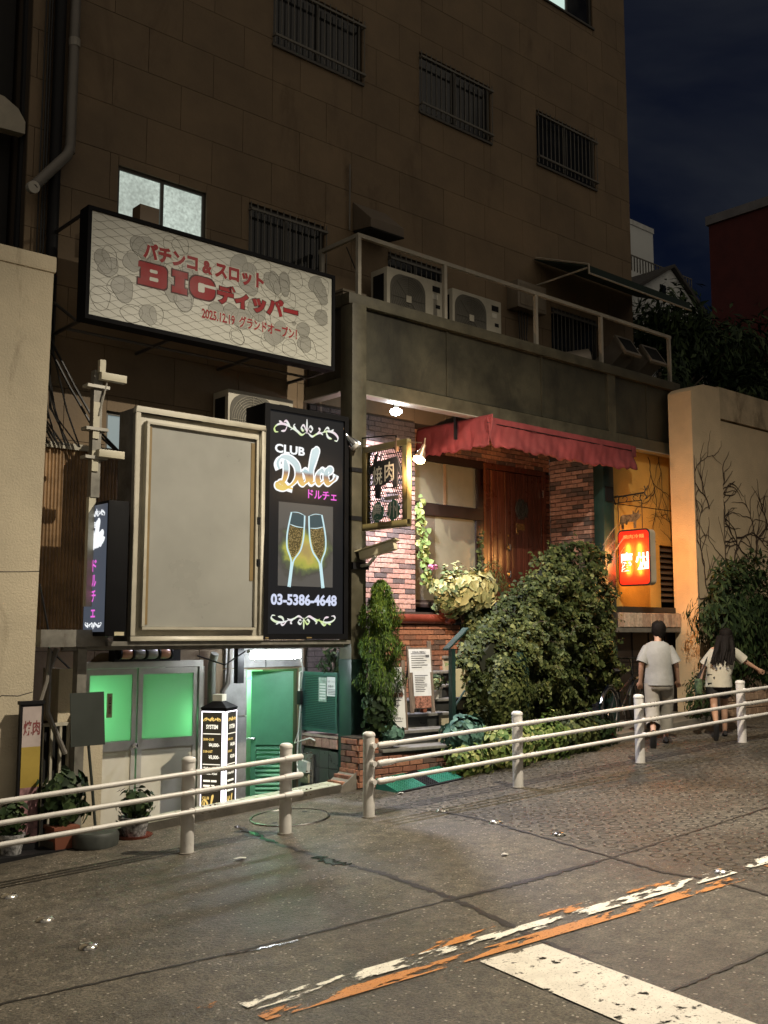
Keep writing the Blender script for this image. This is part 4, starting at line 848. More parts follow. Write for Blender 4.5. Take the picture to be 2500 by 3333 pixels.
# ---- security camera on the column
sc_ = thing('security_camera', 'cream bullet security camera on the green column', 'camera', (7.72, 9.15, 2.6))
f = Fr((7.72, 9.19, 2.63), (.35, -.9, .24), (0, .26, .97)); MB().fbox(f, .02, .48, -.05, .05, -.05, .05).build('housing', mat('cream_camera', (.6, .55, .38), .45), sc_, bevel=.012)
MB().fbox(f, -.02, .52, .052, .066, -.065, .065).build('sunshield', mat('cream_camera2', (.62, .57, .38), .45), sc_)
MB().tube([(7.72, 9.19, 2.52), (7.74, 9.05, 2.53), (7.76, 8.95, 2.62)], .02, 8).build('arm', M_alu, sc_); MB().box(7.6, 7.84, 9.16, 9.19, 2.48, 2.56).build('mount_plate', M_dark, sc_)
# ---- red hanging sign with wrought-iron bracket
M_wi = mat('wrought_iron', (.03, .026, .022), .5)
X0 = 12.97; fr2 = FX(X0); rs_ = thing('lantern_sign', 'glowing red hanging sign with rounded corners on a wrought-iron cow bracket', 'sign', (X0, 9.08, 2.43))
def redglass():
    m = bpy.data.materials.new('red_translucent_acrylic'); m.use_nodes = True; t, L = NT(m); t.nodes.clear(); o = nd(t, 'ShaderNodeOutputMaterial'); tr = nd(t, 'ShaderNodeBsdfTranslucent'); tr.inputs[0].default_value = (1, .06, .007, 1)
    df = nd(t, 'ShaderNodeBsdfPrincipled'); df.inputs['Base Color'].default_value = (.16, .004, .006, 1); df.inputs['Roughness'].default_value = .25; mxs = nd(t, 'ShaderNodeMixShader'); mxs.inputs[0].default_value = .75; L(df.outputs[0], mxs.inputs[1]); L(tr.outputs[0], mxs.inputs[2]); 
    em = nd(t, 'ShaderNodeEmission'); em.inputs[0].default_value = (1, .03, .04, 1); em.inputs[1].default_value = .3; ad = nd(t, 'ShaderNodeAddShader'); L(mxs.outputs[0], ad.inputs[0]); L(em.outputs[0], ad.inputs[1]); L(ad.outputs[0], o.inputs[0]); return m
prof = rrect(-9.36, -8.8, 2.45, 3.28, .07)
k = len(prof); b = MB(); b.loft([[fr2.p(u, v, 0) for u, v in prof], [fr2.p(u, v, -.14) for u, v in prof]], caps=False); b.build('rim', mat('cream_sign_body', (.5, .42, .3), .5), rs_, smooth=True)
b = MB(); b.loft([[fr2.p(u, v, .004) for u, v in rrect(-9.368, -8.792, 2.442, 3.288, .078)], [fr2.p(u, v, .008) for u, v in rrect(-9.345, -8.815, 2.465, 3.265, .06)]], caps=False); b.build('trim', M_wi, rs_)
rg = redglass(); MB().poly(fr2, rrect(-9.35, -8.81, 2.46, 3.27, .065), .002).build('face', rg, rs_); MB().poly(fr2, rrect(-9.35, -8.81, 2.46, 3.27, .065), -.138).build('back_face', emis('backlit_red_acrylic', (1, .38, .08), 13), rs_)
MB().poly(fr2, rrect(-9.355, -8.805, 2.455, 3.275, .068), -.1).build('light_baffle', mat('sign_baffle', (.3, .2, .15), .7), rs_)  # unseen plate added to keep the back glow off the front face
M_tubel = emis('sign_tube', (1, .8, .5), 120)
for u in (-9.18, -8.98): MB().tube([fr2.p(u, 2.62, -.032), fr2.p(u, 3.06, -.032)], .013, 10).build('lamp_tube', M_tubel, rs_, smooth=True)
text('焼肉冷麺', fr2, -9.27, -8.9, 3.15, 3.21, emis('sign_gold_text', (1, .75, .15), .6), rs_, n=.005, bold=.01)
M_wt = emis('sign_white_text', (1, .93, .78), 2.2); text('慶', fr2, -9.335, -9.1, 2.66, 2.95, M_wt, rs_, n=.005, bold=.022); text('州', fr2, -9.06, -8.83, 2.68, 2.94, M_wt, rs_, n=.005, bold=.035)
l = bpy.data.lights.new('lantern_sign_light', 'SPOT'); o = bpy.data.objects.new('lantern_sign_light', l); COL.objects.link(o); l.energy = 110; l.color = (1, .45, .12); l.spot_size = R_(165); l.spot_blend = .6; l.shadow_soft_size = .12
o.parent = rs_; o.location = fr2.p(-8.86, 2.86, .05)-wl(rs_); o.rotation_euler = Vector((-1, 0, 0)).to_track_quat('-Z', 'Y').to_euler()
w_ = MB(); P = lambda u, v: fr2.p(u, v, -.07)
w_.tube([P(-9.44, 3.81), P(-8.92, 3.83)], .013, 8); w_.tube([P(-9.4, 3.72), P(-8.97, 3.72)], .007, 6); w_.tube([P(-9.39, 3.3), P(-9.4, 3.72)], .006, 6); w_.tube([P(-8.97, 3.3), P(-8.97, 3.73)], .006, 6)
for u in (-9.38, -8.99): w_.tube([P(u, 3.72), P(u-.01, 3.76), P(u+.01, 3.81)], .009, 6)
for s, uc in ((1, -9.27), (-1, -9.08)): w_.tube([P(uc+s*.045*math.cos(a), 3.765+.04*math.sin(a)) for a in [x*.5-1.2 for x in range(9)]], .006, 5)
w_.tube([P(-8.92, 3.83), P(-8.9, 3.88), P(-8.92, 3.93)], .008, 5); w_.tube([P(-8.9, 3.86), P(-8.87, 3.9), P(-8.86, 3.93)], .007, 5); w_.tube([P(-8.92, 3.82), P(-8.88, 3.77), P(-8.9, 3.73), P(-8.86, 3.76)], .008, 5)
w_.tube([(12.9, 9.3, 3.8), (12.97, 9.44, 3.8), P(-9.44, 3.7)], .014, 6); w_.build('iron_bracket', M_wi, rs_)
cu0, cu1, cv0, cv1 = -8.99, -9.38, 3.31, 3.58
cb = [(0, .75), (.1, .78), (.1, 1.0), (.18, .85), (.3, .84), (.36, 1.0), (.38, .78), (.85, .8), (.95, .7), (.98, .35), (1.0, .2), (.92, .4), (.9, .0), (.8, .0), (.8, .35), (.66, .22), (.6, .4), (.34, .36), (.34, 0), (.24, 0), (.22, .42), (.08, .55)]
MB().prism(fr2, [(cu0+(cu1-cu0)*p, cv0+(cv1-cv0)*q) for p, q in cb][::-1], -.076, -.064).build('cow_figure', mat('painted_cow', (.2, .12, .06), .5, var=.9, vs=18), rs_)
# ================================================================== CLUB ENTRANCE PIT
M_floor = mat('dark_wet_floor', (.05, .05, .045), .3, var=.3, vs=4)
struct('pit_floor', MB().box(3.9, 7.62, 8.9, 10.95, -.6, -.4), M_floor)
M_kerb = mat('dark_kerb', (.07, .062, .05), .6, var=.25, vs=6, bump=.4)
M_ktile = mat('pale_green_tile', (.5, .52, .42), .3, var=.08, objvar=.1, rvar=.1)
kb = thing('tiled_kerb', 'low kerb topped with pale mosaic tiles along the club entrance', 'kerb', (5.9, 9.05, -.1))
def slope_box(x0, x1, y0, y1, a, c): return MB().hexa([(x0, y0, gz(x0)+a), (x1, y0, gz(x1)+a), (x1, y1, gz(x1)+a), (x0, y1, gz(x0)+a), (x0, y0, gz(x0)+c), (x1, y0, gz(x1)+c), (x1, y1, gz(x1)+c), (x0, y1, gz(x0)+c)])
slope_box(4.0, 7.6, 8.92, 9.2, -.5, .078).build('kerb', M_kerb, kb)
x = 4.3
while x < 7.5:
    for j in range(2):
        y0 = 8.935+j*.13; slope_box(x+.004, x+.146, y0, y0+.124, .078, .084).build('tile', M_ktile, kb)
    x += .15
# --- double doors with frosted green panes
def transl(name, col, mixv=.8, rough=.3):
    m = bpy.data.materials.new(name); m.use_nodes = True; t, L = NT(m); b = t.nodes['Principled BSDF']; b.inputs['Base Color'].default_value = (*[c*.25 for c in col], 1); b.inputs['Roughness'].default_value = rough
    tr = nd(t, 'ShaderNodeBsdfTranslucent'); tr.inputs[0].default_value = (*col, 1); x = nd(t, 'ShaderNodeMixShader'); x.inputs[0].default_value = mixv; L(b.outputs[0], x.inputs[1]); L(tr.outputs[0], x.inputs[2]); L(x.outputs[0], t.nodes['Material Output'].inputs[0])
    g = nd(t, 'ShaderNodeNewGeometry'); w = nd(t, 'ShaderNodeTexWave', i_Scale=45, bands_direction='Z'); L(g.outputs['Position'], w.inputs['Vector']); bp = nd(t, 'ShaderNodeBump', i_Strength=.4, i_Distance=.004); L(w.outputs['Fac'], bp.inputs['Height']); L(bp.outputs[0], b.inputs['Normal']); L(bp.outputs[0], tr.inputs['Normal']); return m
M_frost = transl('frosted_door_glass', (.9, .93, .85)); M_dpan = mat('grey_door_panel', (.55, .52, .43), .45, var=.06); M_room = mat('vestibule_white', (.6, .6, .56), .7)
struct('vestibule_wall', MB().box(4.6, 7.8, 10.95, 11.05, -.45, 1.7).box(4.6, 7.8, 10.91, 10.95, 1.46, 1.7), M_room)
dd = thing('double_door', 'aluminium double door with green glowing frosted glass below the blank sign', 'door', (5.5, 10.17, -.4)); Yd = 10.13
f = MB(); f.box(4.8, 6.22, Yd-.02, Yd+.08, 1.38, 1.45); f.box(4.78, 4.84, Yd-.02, Yd+.08, -.4, 1.38); f.box(6.17, 6.24, Yd-.02, Yd+.08, -.4, 1.38); f.build('door_frame', M_alu, dd)
for i, (a, c) in enumerate(((4.85, 5.415), (5.435, 6.16))):
    g = MB(); w0 = .055 if i else .03; g.box(a, a+w0, Yd, Yd+.04, -.38, 1.375); g.box(c-.05, c, Yd, Yd+.04, -.38, 1.375); g.box(a+w0, c-.05, Yd, Yd+.04, 1.31, 1.375); g.box(a+w0, c-.05, Yd, Yd+.04, .52, .62); g.box(a+w0, c-.05, Yd, Yd+.04, -.38, -.3)
    lf = g.build('door_leaf', M_alu, dd)
    MB().box(a+w0, c-.05, Yd+.015, Yd+.02, .62, 1.31).build('glass', M_frost, lf); MB().box(a+w0, c-.05, Yd+.012, Yd+.022, -.3, .52).build('lower_panel', M_dpan, lf)
    if i == 0: MB().lathe((5.385, Yd, .57), [(.012, 0), (.012, .03), (.03, .04), (.032, .06), (.0, .07)], 14, (0, -1, 0)).build('knob', M_chrome, lf, smooth=True)
MB().box(5.08, 5.14, Yd+.005, Yd+.014, .87, 1.12).build('notice_strip', mat('paper_beige', (.35, .3, .18), .6), dd)
text('会員制', FY(Yd+.005), 5.1, 5.125, .9, 1.09, M_dark, dd)
def glow(name, p, e, col, r, parent):
    l = bpy.data.lights.new(name, 'POINT'); o = bpy.data.objects.new(name, l); COL.objects.link(o); l.energy = e; l.color = col; l.shadow_soft_size = r; o.location = Vector(p)-wl(parent); o.parent = parent
    return o
M_gtube = emis('green_tube', (.15, 1, .45), 4)
def gtube(label, p, q, e):
    t = thing('green_lamp', label, 'lamp', p); MB().tube([p, q], .02, 8).build('tube', M_gtube, t); m_ = (Vector(p)+Vector(q))/2; glow('green_lamp_light', m_, e, (.26, 1, .4), .07, t)
gtube('green tube lamp behind the left frosted pane', (4.92, 10.32, .7), (4.92, 10.32, 1.2), 14)
gtube('green tube lamp behind the right frosted pane', (6.14, 10.32, .6), (6.14, 10.32, 1.0), 6)
gtube('added green fill tube deep inside the vestibule behind the doors', (5.3, 10.85, .2), (5.8, 10.85, .2), 20)  # unseen fill lamp added to spread green over the panes
gtube('green tube lamp inside the narrow open doorway', (7.05, 10.75, 1.2), (7.3, 10.75, 1.2), 40)
# four-shade wall lamp (off)
t = thing('wall_lamp', 'unlit dark wall lamp with four round frosted shades above the doors', 'lamp', (5.45, 10.05, 1.45))
MB().box(5.08, 5.86, 10.0, 10.13, 1.45, 1.62).build('back_box', M_dark, t)
for i in range(4): MB().lathe((5.2+i*.15, 9.985, 1.535), [(.05, -.06), (.058, -.04), (.06, 0), (.058, .04), (.05, .06)], 16, (1, 0, 0)).build('shade', mat('shade_amber' if i in (0, 3) else 'shade_grey', (.4, .2, .12) if i in (0, 3) else (.26, .25, .22), .3), t, smooth=True)
for i in range(5): MB().lathe((5.125+i*.15, 9.985, 1.535), [(.066, -.008), (.066, .008)], 16, (1, 0, 0)).build('ring', M_dark, t)
# doorway with green door
M_gdoor = mat('pale_green_door', (.09, .28, .17), .4, var=.1)
M_stone = mat('grey_stone_cladding', (.2, .2, .19), .6, var=.2, vs=4, objvar=.1, bump=.4, bs=12)
ub_stone = unit_box('stone', M_stone)
dw = thing('club_doorway', 'stone-clad narrow doorway lit green beside the price pillar', 'doorway', (7.2, 10.15, -.4))
for a, c, z0, z1 in ((6.5, 6.8, -.4, .25), (6.5, 6.8, .26, .8), (6.5, 6.8, .81, 1.34), (6.5, 7.05, 1.35, 1.62), (7.06, 7.6, 1.35, 1.62), (7.575, 7.63, -.4, .8), (7.575, 7.63, .81, 1.34)):
    piece('stone', ub_stone, dw, ((a+c)/2, 10.12, (z0+z1)/2), (c-a-.006, .05, z1-z0-.006))
MB().box(6.815, 6.84, 10.16, 10.9, -.39, 1.31).build('inner_wall', M_room, dw)
lf = thing('green_door', 'pale green steel door with louvre panels standing ajar', 'door', (7.5, 10.2, -.38))
a_ = R_(118); f = Fr((7.53, 10.2, 0), (-math.cos(R_(52)), math.sin(R_(52)), 0), (0, 0, 1)); f = Fr((7.53-.5*math.cos(R_(40)), 10.2+.5*math.sin(R_(40)), 0), (math.cos(R_(40)), -math.sin(R_(40)), 0), (0, 0, 1))
g = MB(); g.fbox(f, 0, .06, -.38, 1.29, -.04, 0); g.fbox(f, .4, .5, -.38, 1.29, -.04, 0); g.fbox(f, .06, .4, .42, 1.29, -.04, 0); g.fbox(f, .06, .4, -.38, -.28, -.04, 0); g.build('leaf', M_gdoor, lf)
for i in range(13):
    z = -.26+i*.052; MB().add([f.p(.06, z, 0), f.p(.4, z, 0), f.p(.4, z+.045, -.035), f.p(.06, z+.045, -.035), f.p(.06, z+.008, 0), f.p(.4, z+.008, 0), f.p(.4, z+.053, -.035), f.p(.06, z+.053, -.035)], [(0, 1, 2, 3), (4, 7, 6, 5), (0, 4, 5, 1), (3, 2, 6, 7)]).build('louvre', M_gdoor, lf)
MB().tube([f.p(.05, .5, .0), f.p(.05, .5, .05), f.p(-.05, .5, .055)], .014, 8).build('handle', M_chrome, lf)
# fluorescent batten
fl = thing('fluorescent_lamp', 'bright white fluorescent tube hanging under the club sign', 'lamp', (6.77, 9.5, 1.5))
MB().box(6.42, 7.12, 9.49, 9.55, 1.53, 1.57).build('batten', mat('white_batten', (.7, .7, .7), .4), fl)
MB().tube([(6.45, 9.5, 1.5), (7.09, 9.5, 1.5)], .036, 12).build('tube', emis('fluorescent_white', (.9, .97, 1), 95), fl, smooth=True)
M_wcab = mat('white_cable', (.6, .6, .58), .5)
cb = thing('power_cable', 'white power cord running from the fluorescent lamp down the green louvre screen', 'cable', (7.5, 9.9, 0))
for pts in ([(7.1, 9.52, 1.55), (7.3, 9.7, 1.35), (7.5, 10.0, 1.1)], [(7.56, 10.05, 1.3), (7.55, 10.1, 1.28), (7.54, 10.1, 1.0), (7.56, 10.08, .95), (7.55, 10.1, .7), (7.52, 10.08, .5), (7.54, 10.12, .2), (7.5, 10.05, .12)], [(7.55, 10.1, .6), (7.5, 10.12, .45), (7.56, 9.9, .52), (7.56, 9.8, .5)], [(6.4, 9.55, 1.55), (6.3, 9.8, 1.4), (6.1, 10.05, 1.5)]):
    MB().tube(pts, .009, 6).build('cord', M_wcab if pts[0][0] > 6.5 else M_cable, cb, smooth=True)
MB().box(7.53, 7.57, 10.06, 10.12, .9, 1.06).build('plug_tap', M_dark, cb)
t = thing('entrance_pipe', 'vertical grey pipe between the double doors and the price pillar', 'pipe', (6.3, 10.05, -.4))
MB().tube([(6.31, 10.08, -.4), (6.31, 10.08, 1.4), (6.31, 10.02, 1.52)], .045, 12).build('riser', mat('greenish_pipe', (.17, .18, .15), .5), t, smooth=True); MB().tube([(6.47, 9.95, 1.6), (6.46, 9.97, 1.2), (6.44, 10.05, 1.1), (6.44, 10.05, .8)], .03, 8).build('conduit', M_pvc, t, smooth=True)
# ---- side wall of the pit: tiles, brick cap, louvre screen
M_gtile = mat('dark_grey_wall_tile', (.075, .075, .07), .3, var=.12, objvar=.12)
ub_gt = unit_box('wall_tile', M_gtile); M_mort = mat('mortar', (.035, .03, .026), .9)
def brick_mat(name, cols):
    m = mat(name, (.3, .2, .16), .75, var=.2, vs=22, bump=.7, bs=55); t, L = NT(m); b = t.nodes['Principled BSDF']; src = b.inputs['Base Color'].links[0].from_socket
    oi = nd(t, 'ShaderNodeObjectInfo'); r = nd(t, 'ShaderNodeValToRGB'); r.color_ramp.interpolation = 'CONSTANT'; e = r.color_ramp.elements
    e[0].color = (*cols[0][1], 1); e[1].position = cols[1][0]; e[1].color = (*cols[1][1], 1)
    for p, c in cols[2:]: x = e.new(p); x.color = (*c, 1)
    L(oi.outputs['Random'], r.inputs[0]); mu = nd(t, 'ShaderNodeMix', data_type='RGBA', blend_type='MULTIPLY'); mu.inputs[0].default_value = 1; L(r.outputs[0], mu.inputs[6]); L(src, mu.inputs[7])
    g = nd(t, 'ShaderNodeMix', data_type='RGBA', blend_type='MULTIPLY'); g.inputs[0].default_value = 1; g.inputs[7].default_value = (3.4, 5.0, 6.2, 1); L(mu.outputs[2], g.inputs[6]); L(g.outputs[2], b.inputs['Base Color']); return m
M_brick = brick_mat('pink_and_charcoal_brick', [(0, (.42, .25, .2)), (.2, (.36, .21, .17)), (.36, (.42, .26, .21)), (.52, (.1, .08, .076)), (.7, (.15, .105, .095)), (.84, (.25, .145, .115))])
M_brick2 = brick_mat('orange_brown_brick', [(0, (.3, .14, .085)), (.25, (.24, .105, .065)), (.5, (.33, .16, .095)), (.75, (.11, .07, .055)), (.88, (.18, .09, .06))])
def brick_mesh(name, m, bev=.06):
    """unit brick with worn, rounded arrises on the face"""
    me = bpy.data.meshes.new(name); a = .5; i = .5-bev
    v = [(-a, .5, -a), (a, .5, -a), (a, .5, a), (-a, .5, a), (-a, -.2, -a), (a, -.2, -a), (a, -.2, a), (-a, -.2, a), (-a+.025, -.5, -i), (a-.025, -.5, -i), (a-.025, -.5, i), (-a+.025, -.5, i)]
    me.from_pydata(v, [], [(0, 1, 5, 4), (1, 2, 6, 5), (2, 3, 7, 6), (3, 0, 4, 7), (4, 5, 9, 8), (5, 6, 10, 9), (6, 7, 11, 10), (7, 4, 8, 11), (8, 9, 10, 11)]); me.update(); me.materials.append(m); return me
bm1 = brick_mesh('brick', M_brick); bm2 = brick_mesh('brick', M_brick2)
def brickwork(parent, fr, u0, u1, v0, v1, me, holes=(), bl_=.215, bh=.0665, j=.009, depth=.022, limit=300, hidden=None, rot=0):
    """courses of single brick slips on a drawing plane; those past the limit are joined into one part"""
    rows = int(round((v1-v0)/bh)); L_ = []
    for r in range(rows):
        z = v0+r*bh; x = u0-(bl_/2 if r % 2 else 0)
        while x < u1-.001:
            for q in cut([(max(x, u0), min(x+bl_, u1), z, z+bh)], holes):
                if q[1]-q[0] > .03 and q[3]-q[2] > .03: L_.append(q)
            x += bl_
    if hidden: L_.sort(key=lambda q: hidden((q[0]+q[1])/2, (q[2]+q[3])/2))
    rest = MB()
    for i, q in enumerate(L_):
        c = fr.p((q[0]+q[1])/2, (q[2]+q[3])/2, random.uniform(-.003, .002)); s = (q[1]-q[0]-j, depth, q[3]-q[2]-j)
        if i < limit: piece('brick', me, parent, c, s, (0, 0, rot))
        else: rest.fbox(fr, q[0]+j/2, q[1]-j/2, q[2]+j/2, q[3]-j/2, -.01, .009)
    if rest.v: tag(rest.build('brick_courses', me.materials[0], parent), kind='stuff')
pw_ = thing('pit_side_wall', 'grey tiled retaining wall with a brick cap under the green louvre screen', 'wall', (7.66, 9.8, -.4)); fp = FX(7.615)
MB().box(7.62, 7.8, 9.43, 10.14, -.45, .54).build('core', M_mort, pw_)
for i in range(4):
    for k in range(4):
        piece('tile', ub_gt, pw_, fp.p(-10.14+.089+i*.178, -.31+k*.2, 0), (.172, .012, .194), (0, 0, R_(-90)))
for i in range(5): piece('brick', bm1, pw_, fp.p(-10.14+.071+i*.142, .475, .004), (.134, .04, .11), (0, 0, R_(-90)))
MB().box(7.59, 7.8, 9.43, 10.14, .54, .565).build('cap_slab', mat('pinkish_cap', (.36, .28, .24), .7, var=.2, vs=12), pw_)
t = thing('socket_box', 'grimy outdoor socket box with a white rain cover on the tiled pit wall', 'socket', (7.6, 9.97, .0))
MB().fbox(fp, -10.08, -9.86, -.02, .33, .006, .05).build('box', mat('grimy_box', (.14, .14, .12), .5, var=.3, vs=12), t, bevel=.006); MB().fbox(fp, -10.06, -9.9, .0, .1, .05, .075).build('lower_cover', mat('mossy_plastic', (.28, .27, .17), .5), t, bevel=.006)
MB().prism(Fr((7.615, 0, 0), (0, -1, 0), (0, 0, 1)), [(-10.1, .12), (-9.9, .12), (-9.89, .24), (-10.05, .26)], .05, .1).build('rain_cover', mat('white_cover', (.6, .62, .58), .35), t)
lv = thing('louvre_screen', 'teal green louvred screen hiding a unit beside the column', 'screen', (7.62, 9.75, .6)); M_teal = mat('teal_paint', (.03, .085, .075), .45, var=.15, vs=8, stain=(.09, .12, .11), stain_s=10, stain_t=.62)
g = MB(); g.fbox(fp, -10.12, -9.43, 1.25, 1.29, -.01, .03); g.fbox(fp, -10.12, -9.43, .6, .64, -.01, .03); g.fbox(fp, -10.12, -10.09, .64, 1.25, -.01, .03); g.fbox(fp, -9.46, -9.43, .64, 1.25, -.01, .03); g.build('frame', M_teal, lv)
for i in range(30): MB().fbox(fp, -10.09, -9.46, .645+i*.0202, .657+i*.0202, -.008, .012+.004*(i % 2)).build('slat', M_teal, lv)
MB().fbox(fp, -10.1, -9.45, .64, 1.25, -.05, -.03).build('backing', M_dark, lv)
M_pap = mat('white_paper', (.62, .63, .62), .7, var=.05); M_pap2 = mat('green_flyer', (.25, .33, .28), .6, var=.3, vs=20); M_ink = mat('printed_ink', (.1, .1, .11), .7)
MB().fbox(fp, -9.78, -9.63, .95, 1.23, .02, .023).build('flyer', M_pap2, lv); MB().fbox(fp, -9.62, -9.44, 1.02, 1.24, .02, .023).build('notice', M_pap, lv)
text('従業員・アルバイト', fp, -9.61, -9.45, 1.175, 1.2, M_ink, lv, n=.025); text('募集中', fp, -9.6, -9.5, 1.12, 1.15, M_ink, lv, n=.025)
for k in range(4): MB().fbox(fp, -9.6, -9.47, 1.04+k*.017, 1.047+k*.017, .023, .0245).build('text_line', M_ink, lv)
for k in range(6): MB().fbox(fp, -9.76, -9.65, .98+k*.033, .995+k*.033, .023, .0245).build('text_line', M_pap, lv)
aircon('cream air conditioner behind the top of the club sign', 6.27, 7.18, 9.78, 3.78, 4.5, .32, fan_u=6.6)
# ---- left side: corrugated sheet, conduit mast, cables
b = MB(); n = 90; x0, x1 = 4.02, 5.12
for i in range(n+1):
    x = x0+(x1-x0)*i/n; y = 9.9+.008*math.cos(i*2*math.pi/3); b.v += [Vector((x, y, 1.78)), Vector((x, y, 3.62))]
for i in range(n): b.f.append((2*i, 2*i+2, 2*i+3, 2*i+1))
cg = thing('corrugated_screen', 'grimy brown corrugated plastic screen behind the small club sign', 'screen', (4.6, 9.9, 1.75)); b.build('sheet', mat('grimy_fibreglass', (.27, .165, .08), .45, var=.35, vs=2.5, stain=(.12, .065, .03), stain_s=3, stain_t=.5), cg)
MB().box(4.0, 5.14, 9.87, 9.93, 3.6, 3.66).build('top_rail', M_blankf, cg); MB().box(4.0, 5.14, 9.87, 9.93, 1.7, 1.78).build('bottom_rail', M_grey, cg)
M_cream = mat('cream_painted_steel', (.5, .47, .36), .5, var=.1)
mt = thing('conduit_mast', 'cream conduit post with two boxy sensor arms left of the blank sign', 'mast', (4.44, 9.3, 1.8))
MB().box(4.4, 4.47, 9.28, 9.34, 2.0, 3.05).build('lower_conduit', M_cream, mt); MB().box(4.41, 4.5, 9.27, 9.35, 3.05, 4.3).build('post', M_grey, mt)
for z0, z1 in ((3.3, 3.5), (3.62, 3.98)): MB().box(4.405, 4.47, 9.255, 9.27, z0, z1).build('cover_strip', M_cream, mt)
for z in (3.44, 4.2): MB().box(4.45, 4.72, 9.2, 9.27, z, z+.075).build('sensor_arm', M_cream, mt, bevel=.006)
MB().box(4.44, 4.5, 9.22, 9.27, 4.276, 4.4).build('sensor_head', M_cream, mt); MB().tube([(4.53, 9.24, 4.2), (4.46, 9.25, 3.85)], .008, 6).build('stay', M_alu, mt)
for z in (4.12, 3.7, 3.42): MB().box(4.33, 4.56, 9.24, 9.36, z, z+.03).build('clamp', M_alu, mt)
cbl = thing('cable_bundle', 'bundle of black cables drooping past the left wall', 'cable', (4.3, 9.6, 3.5))
for i in range(11):
    a = random.uniform(-.05, .05); x = 4.02+.03*i; MB().tube([(x, 10.05, 5.4+a), (x-.02, 10.0, 4.6), (x+.03+a*2, 9.9, 4.0), (x+.1+abs(a)*3, 9.8, 3.62)], random.uniform(.006, .014), 6).build('cable', M_cable, cbl, smooth=True)
for dx in (0, .06): MB().tube([(4.1+dx, 9.85, 4.75), (4.35+dx, 9.7, 4.2), (4.6+dx, 9.6, 3.75), (4.95, 9.5, 3.45)], .014, 6).build('cable', M_cable, cbl, smooth=True)
MB().tube([(3.95, 9.3, 2.2), (4.1, 9.4, 1.75), (4.15, 9.5, 1.6), (4.6, 9.9, 1.35)], .01, 6).build('cable', M_cable, cbl, smooth=True)
t = thing('flexible_conduit', 'two pale flexible conduits bending down beside the left wall', 'pipe', (4.1, 9.5, .6))
MB().tube([(4.16, 9.5, 1.6), (4.13, 9.48, 1.3), (4.0, 9.45, .9), (3.98, 9.42, .6)], .022, 8).build('conduit', M_pvc, t, smooth=True); MB().tube([(4.25, 9.55, 1.6), (4.18, 9.55, 1.4), (4.2, 9.6, 1.0), (4.4, 9.62, .6)], .028, 8).build('conduit', M_pvc, t, smooth=True)
# ================================================================== RESTAURANT FRONT
bw = thing('brick_wall', 'pink and charcoal brick slip wall behind the green column', 'wall', (8.6, 10.15, .3))
MB().box(7.7, 9.49, 10.156, 10.17, .1, 4.6).build('mortar_bed', M_mort, bw)
brickwork(bw, FY(10.148), 7.7, 9.5, .2, 4.6, bm1, hidden=lambda u, v: (0 if 1.9 < v < 4.5 and u > 7.8 else 1)+(.5 if v > 4.3 else 0))
MB().box(9.482, 9.5, 10.15, 10.48, 1.9, 4.6).build('jamb', M_mort, bw)
# recess behind: back wall with bricks over the openings
rw = thing('recess_wall', 'brick wall above the window and wooden door under the awning', 'wall', (11, 10.45, 2))
MB().box(9.5, 12.7, 10.48, 10.6, .2, 5.0).build('core', M_mort, rw)
brickwork(rw, FY(10.43), 9.51, 12.68, 4.265, 4.6, bm2); MB().box(9.51, 12.68, 10.44, 10.48, 4.26, 4.6).build('mortar_bed', M_mort, rw)
brickwork(rw, FY(10.43), 12.5, 12.675, 2.3, 4.26, bm2, bl_=.175); MB().box(12.5, 12.68, 10.44, 10.48, 2.2, 4.26).build('mortar_bed', M_mort, rw)
rtw = thing('brick_return_wall', 'brick side wall between the wooden door and the dark column', 'wall', (12.72, 9.95, .4)); frt = FX(12.682)
MB().box(12.69, 12.8, 9.465, 10.43, .35, 4.59).build('core', M_mort, rtw)
brickwork(rtw, frt, -10.42, -9.47, 2.31, 4.45, bm1, rot=R_(-90), hidden=lambda u, v: 0)
# window
M_wf = mat('dark_brown_window_frame', (.022, .014, .011), .35); M_fg = mat('beige_frosted_glass', (.23, .22, .155), .22, var=.12, vs=1.4, rvar=.06)
wn = thing('restaurant_window', 'frosted beige window in a dark frame left of the wooden door', 'window', (10.25, 10.4, 2.2)); a, c = 10.34, 10.42
f = MB(); f.box(9.5, 11.06, a, c, 4.14, 4.26); f.box(9.5, 11.06, a, c, 3.38, 3.55); f.box(10.9, 11.06, a, c, 2.1, 3.38); f.box(10.93, 11.06, a, c, 3.55, 4.14); f.box(9.5, 9.56, a, c, 2.1, 3.38); f.box(9.5, 9.56, a, c, 3.55, 4.14); f.box(9.56, 10.9, a, c, 2.1, 2.2); f.build('frame', M_wf, wn, bevel=.006)
MB().box(10.26, 10.3, a+.01, c-.02, 3.5505, 4.1395).build('mullion', mat('brass_mullion', (.3, .2, .11), .4), wn)
MB().box(9.56, 10.26, a+.03, a+.04, 3.55, 4.14).build('pane', M_fg, wn); MB().box(10.3, 10.93, a+.04, a+.05, 3.55, 4.14).build('pane', M_fg, wn)
MB().box(9.56, 10.1, a+.035, a+.045, 2.2, 3.38).build('pane', mat('brownish_glass', (.15, .13, .095), .25, var=.1), wn); MB().box(10.1, 10.9, a+.03, a+.04, 2.2, 3.38).build('pane', M_fg, wn)
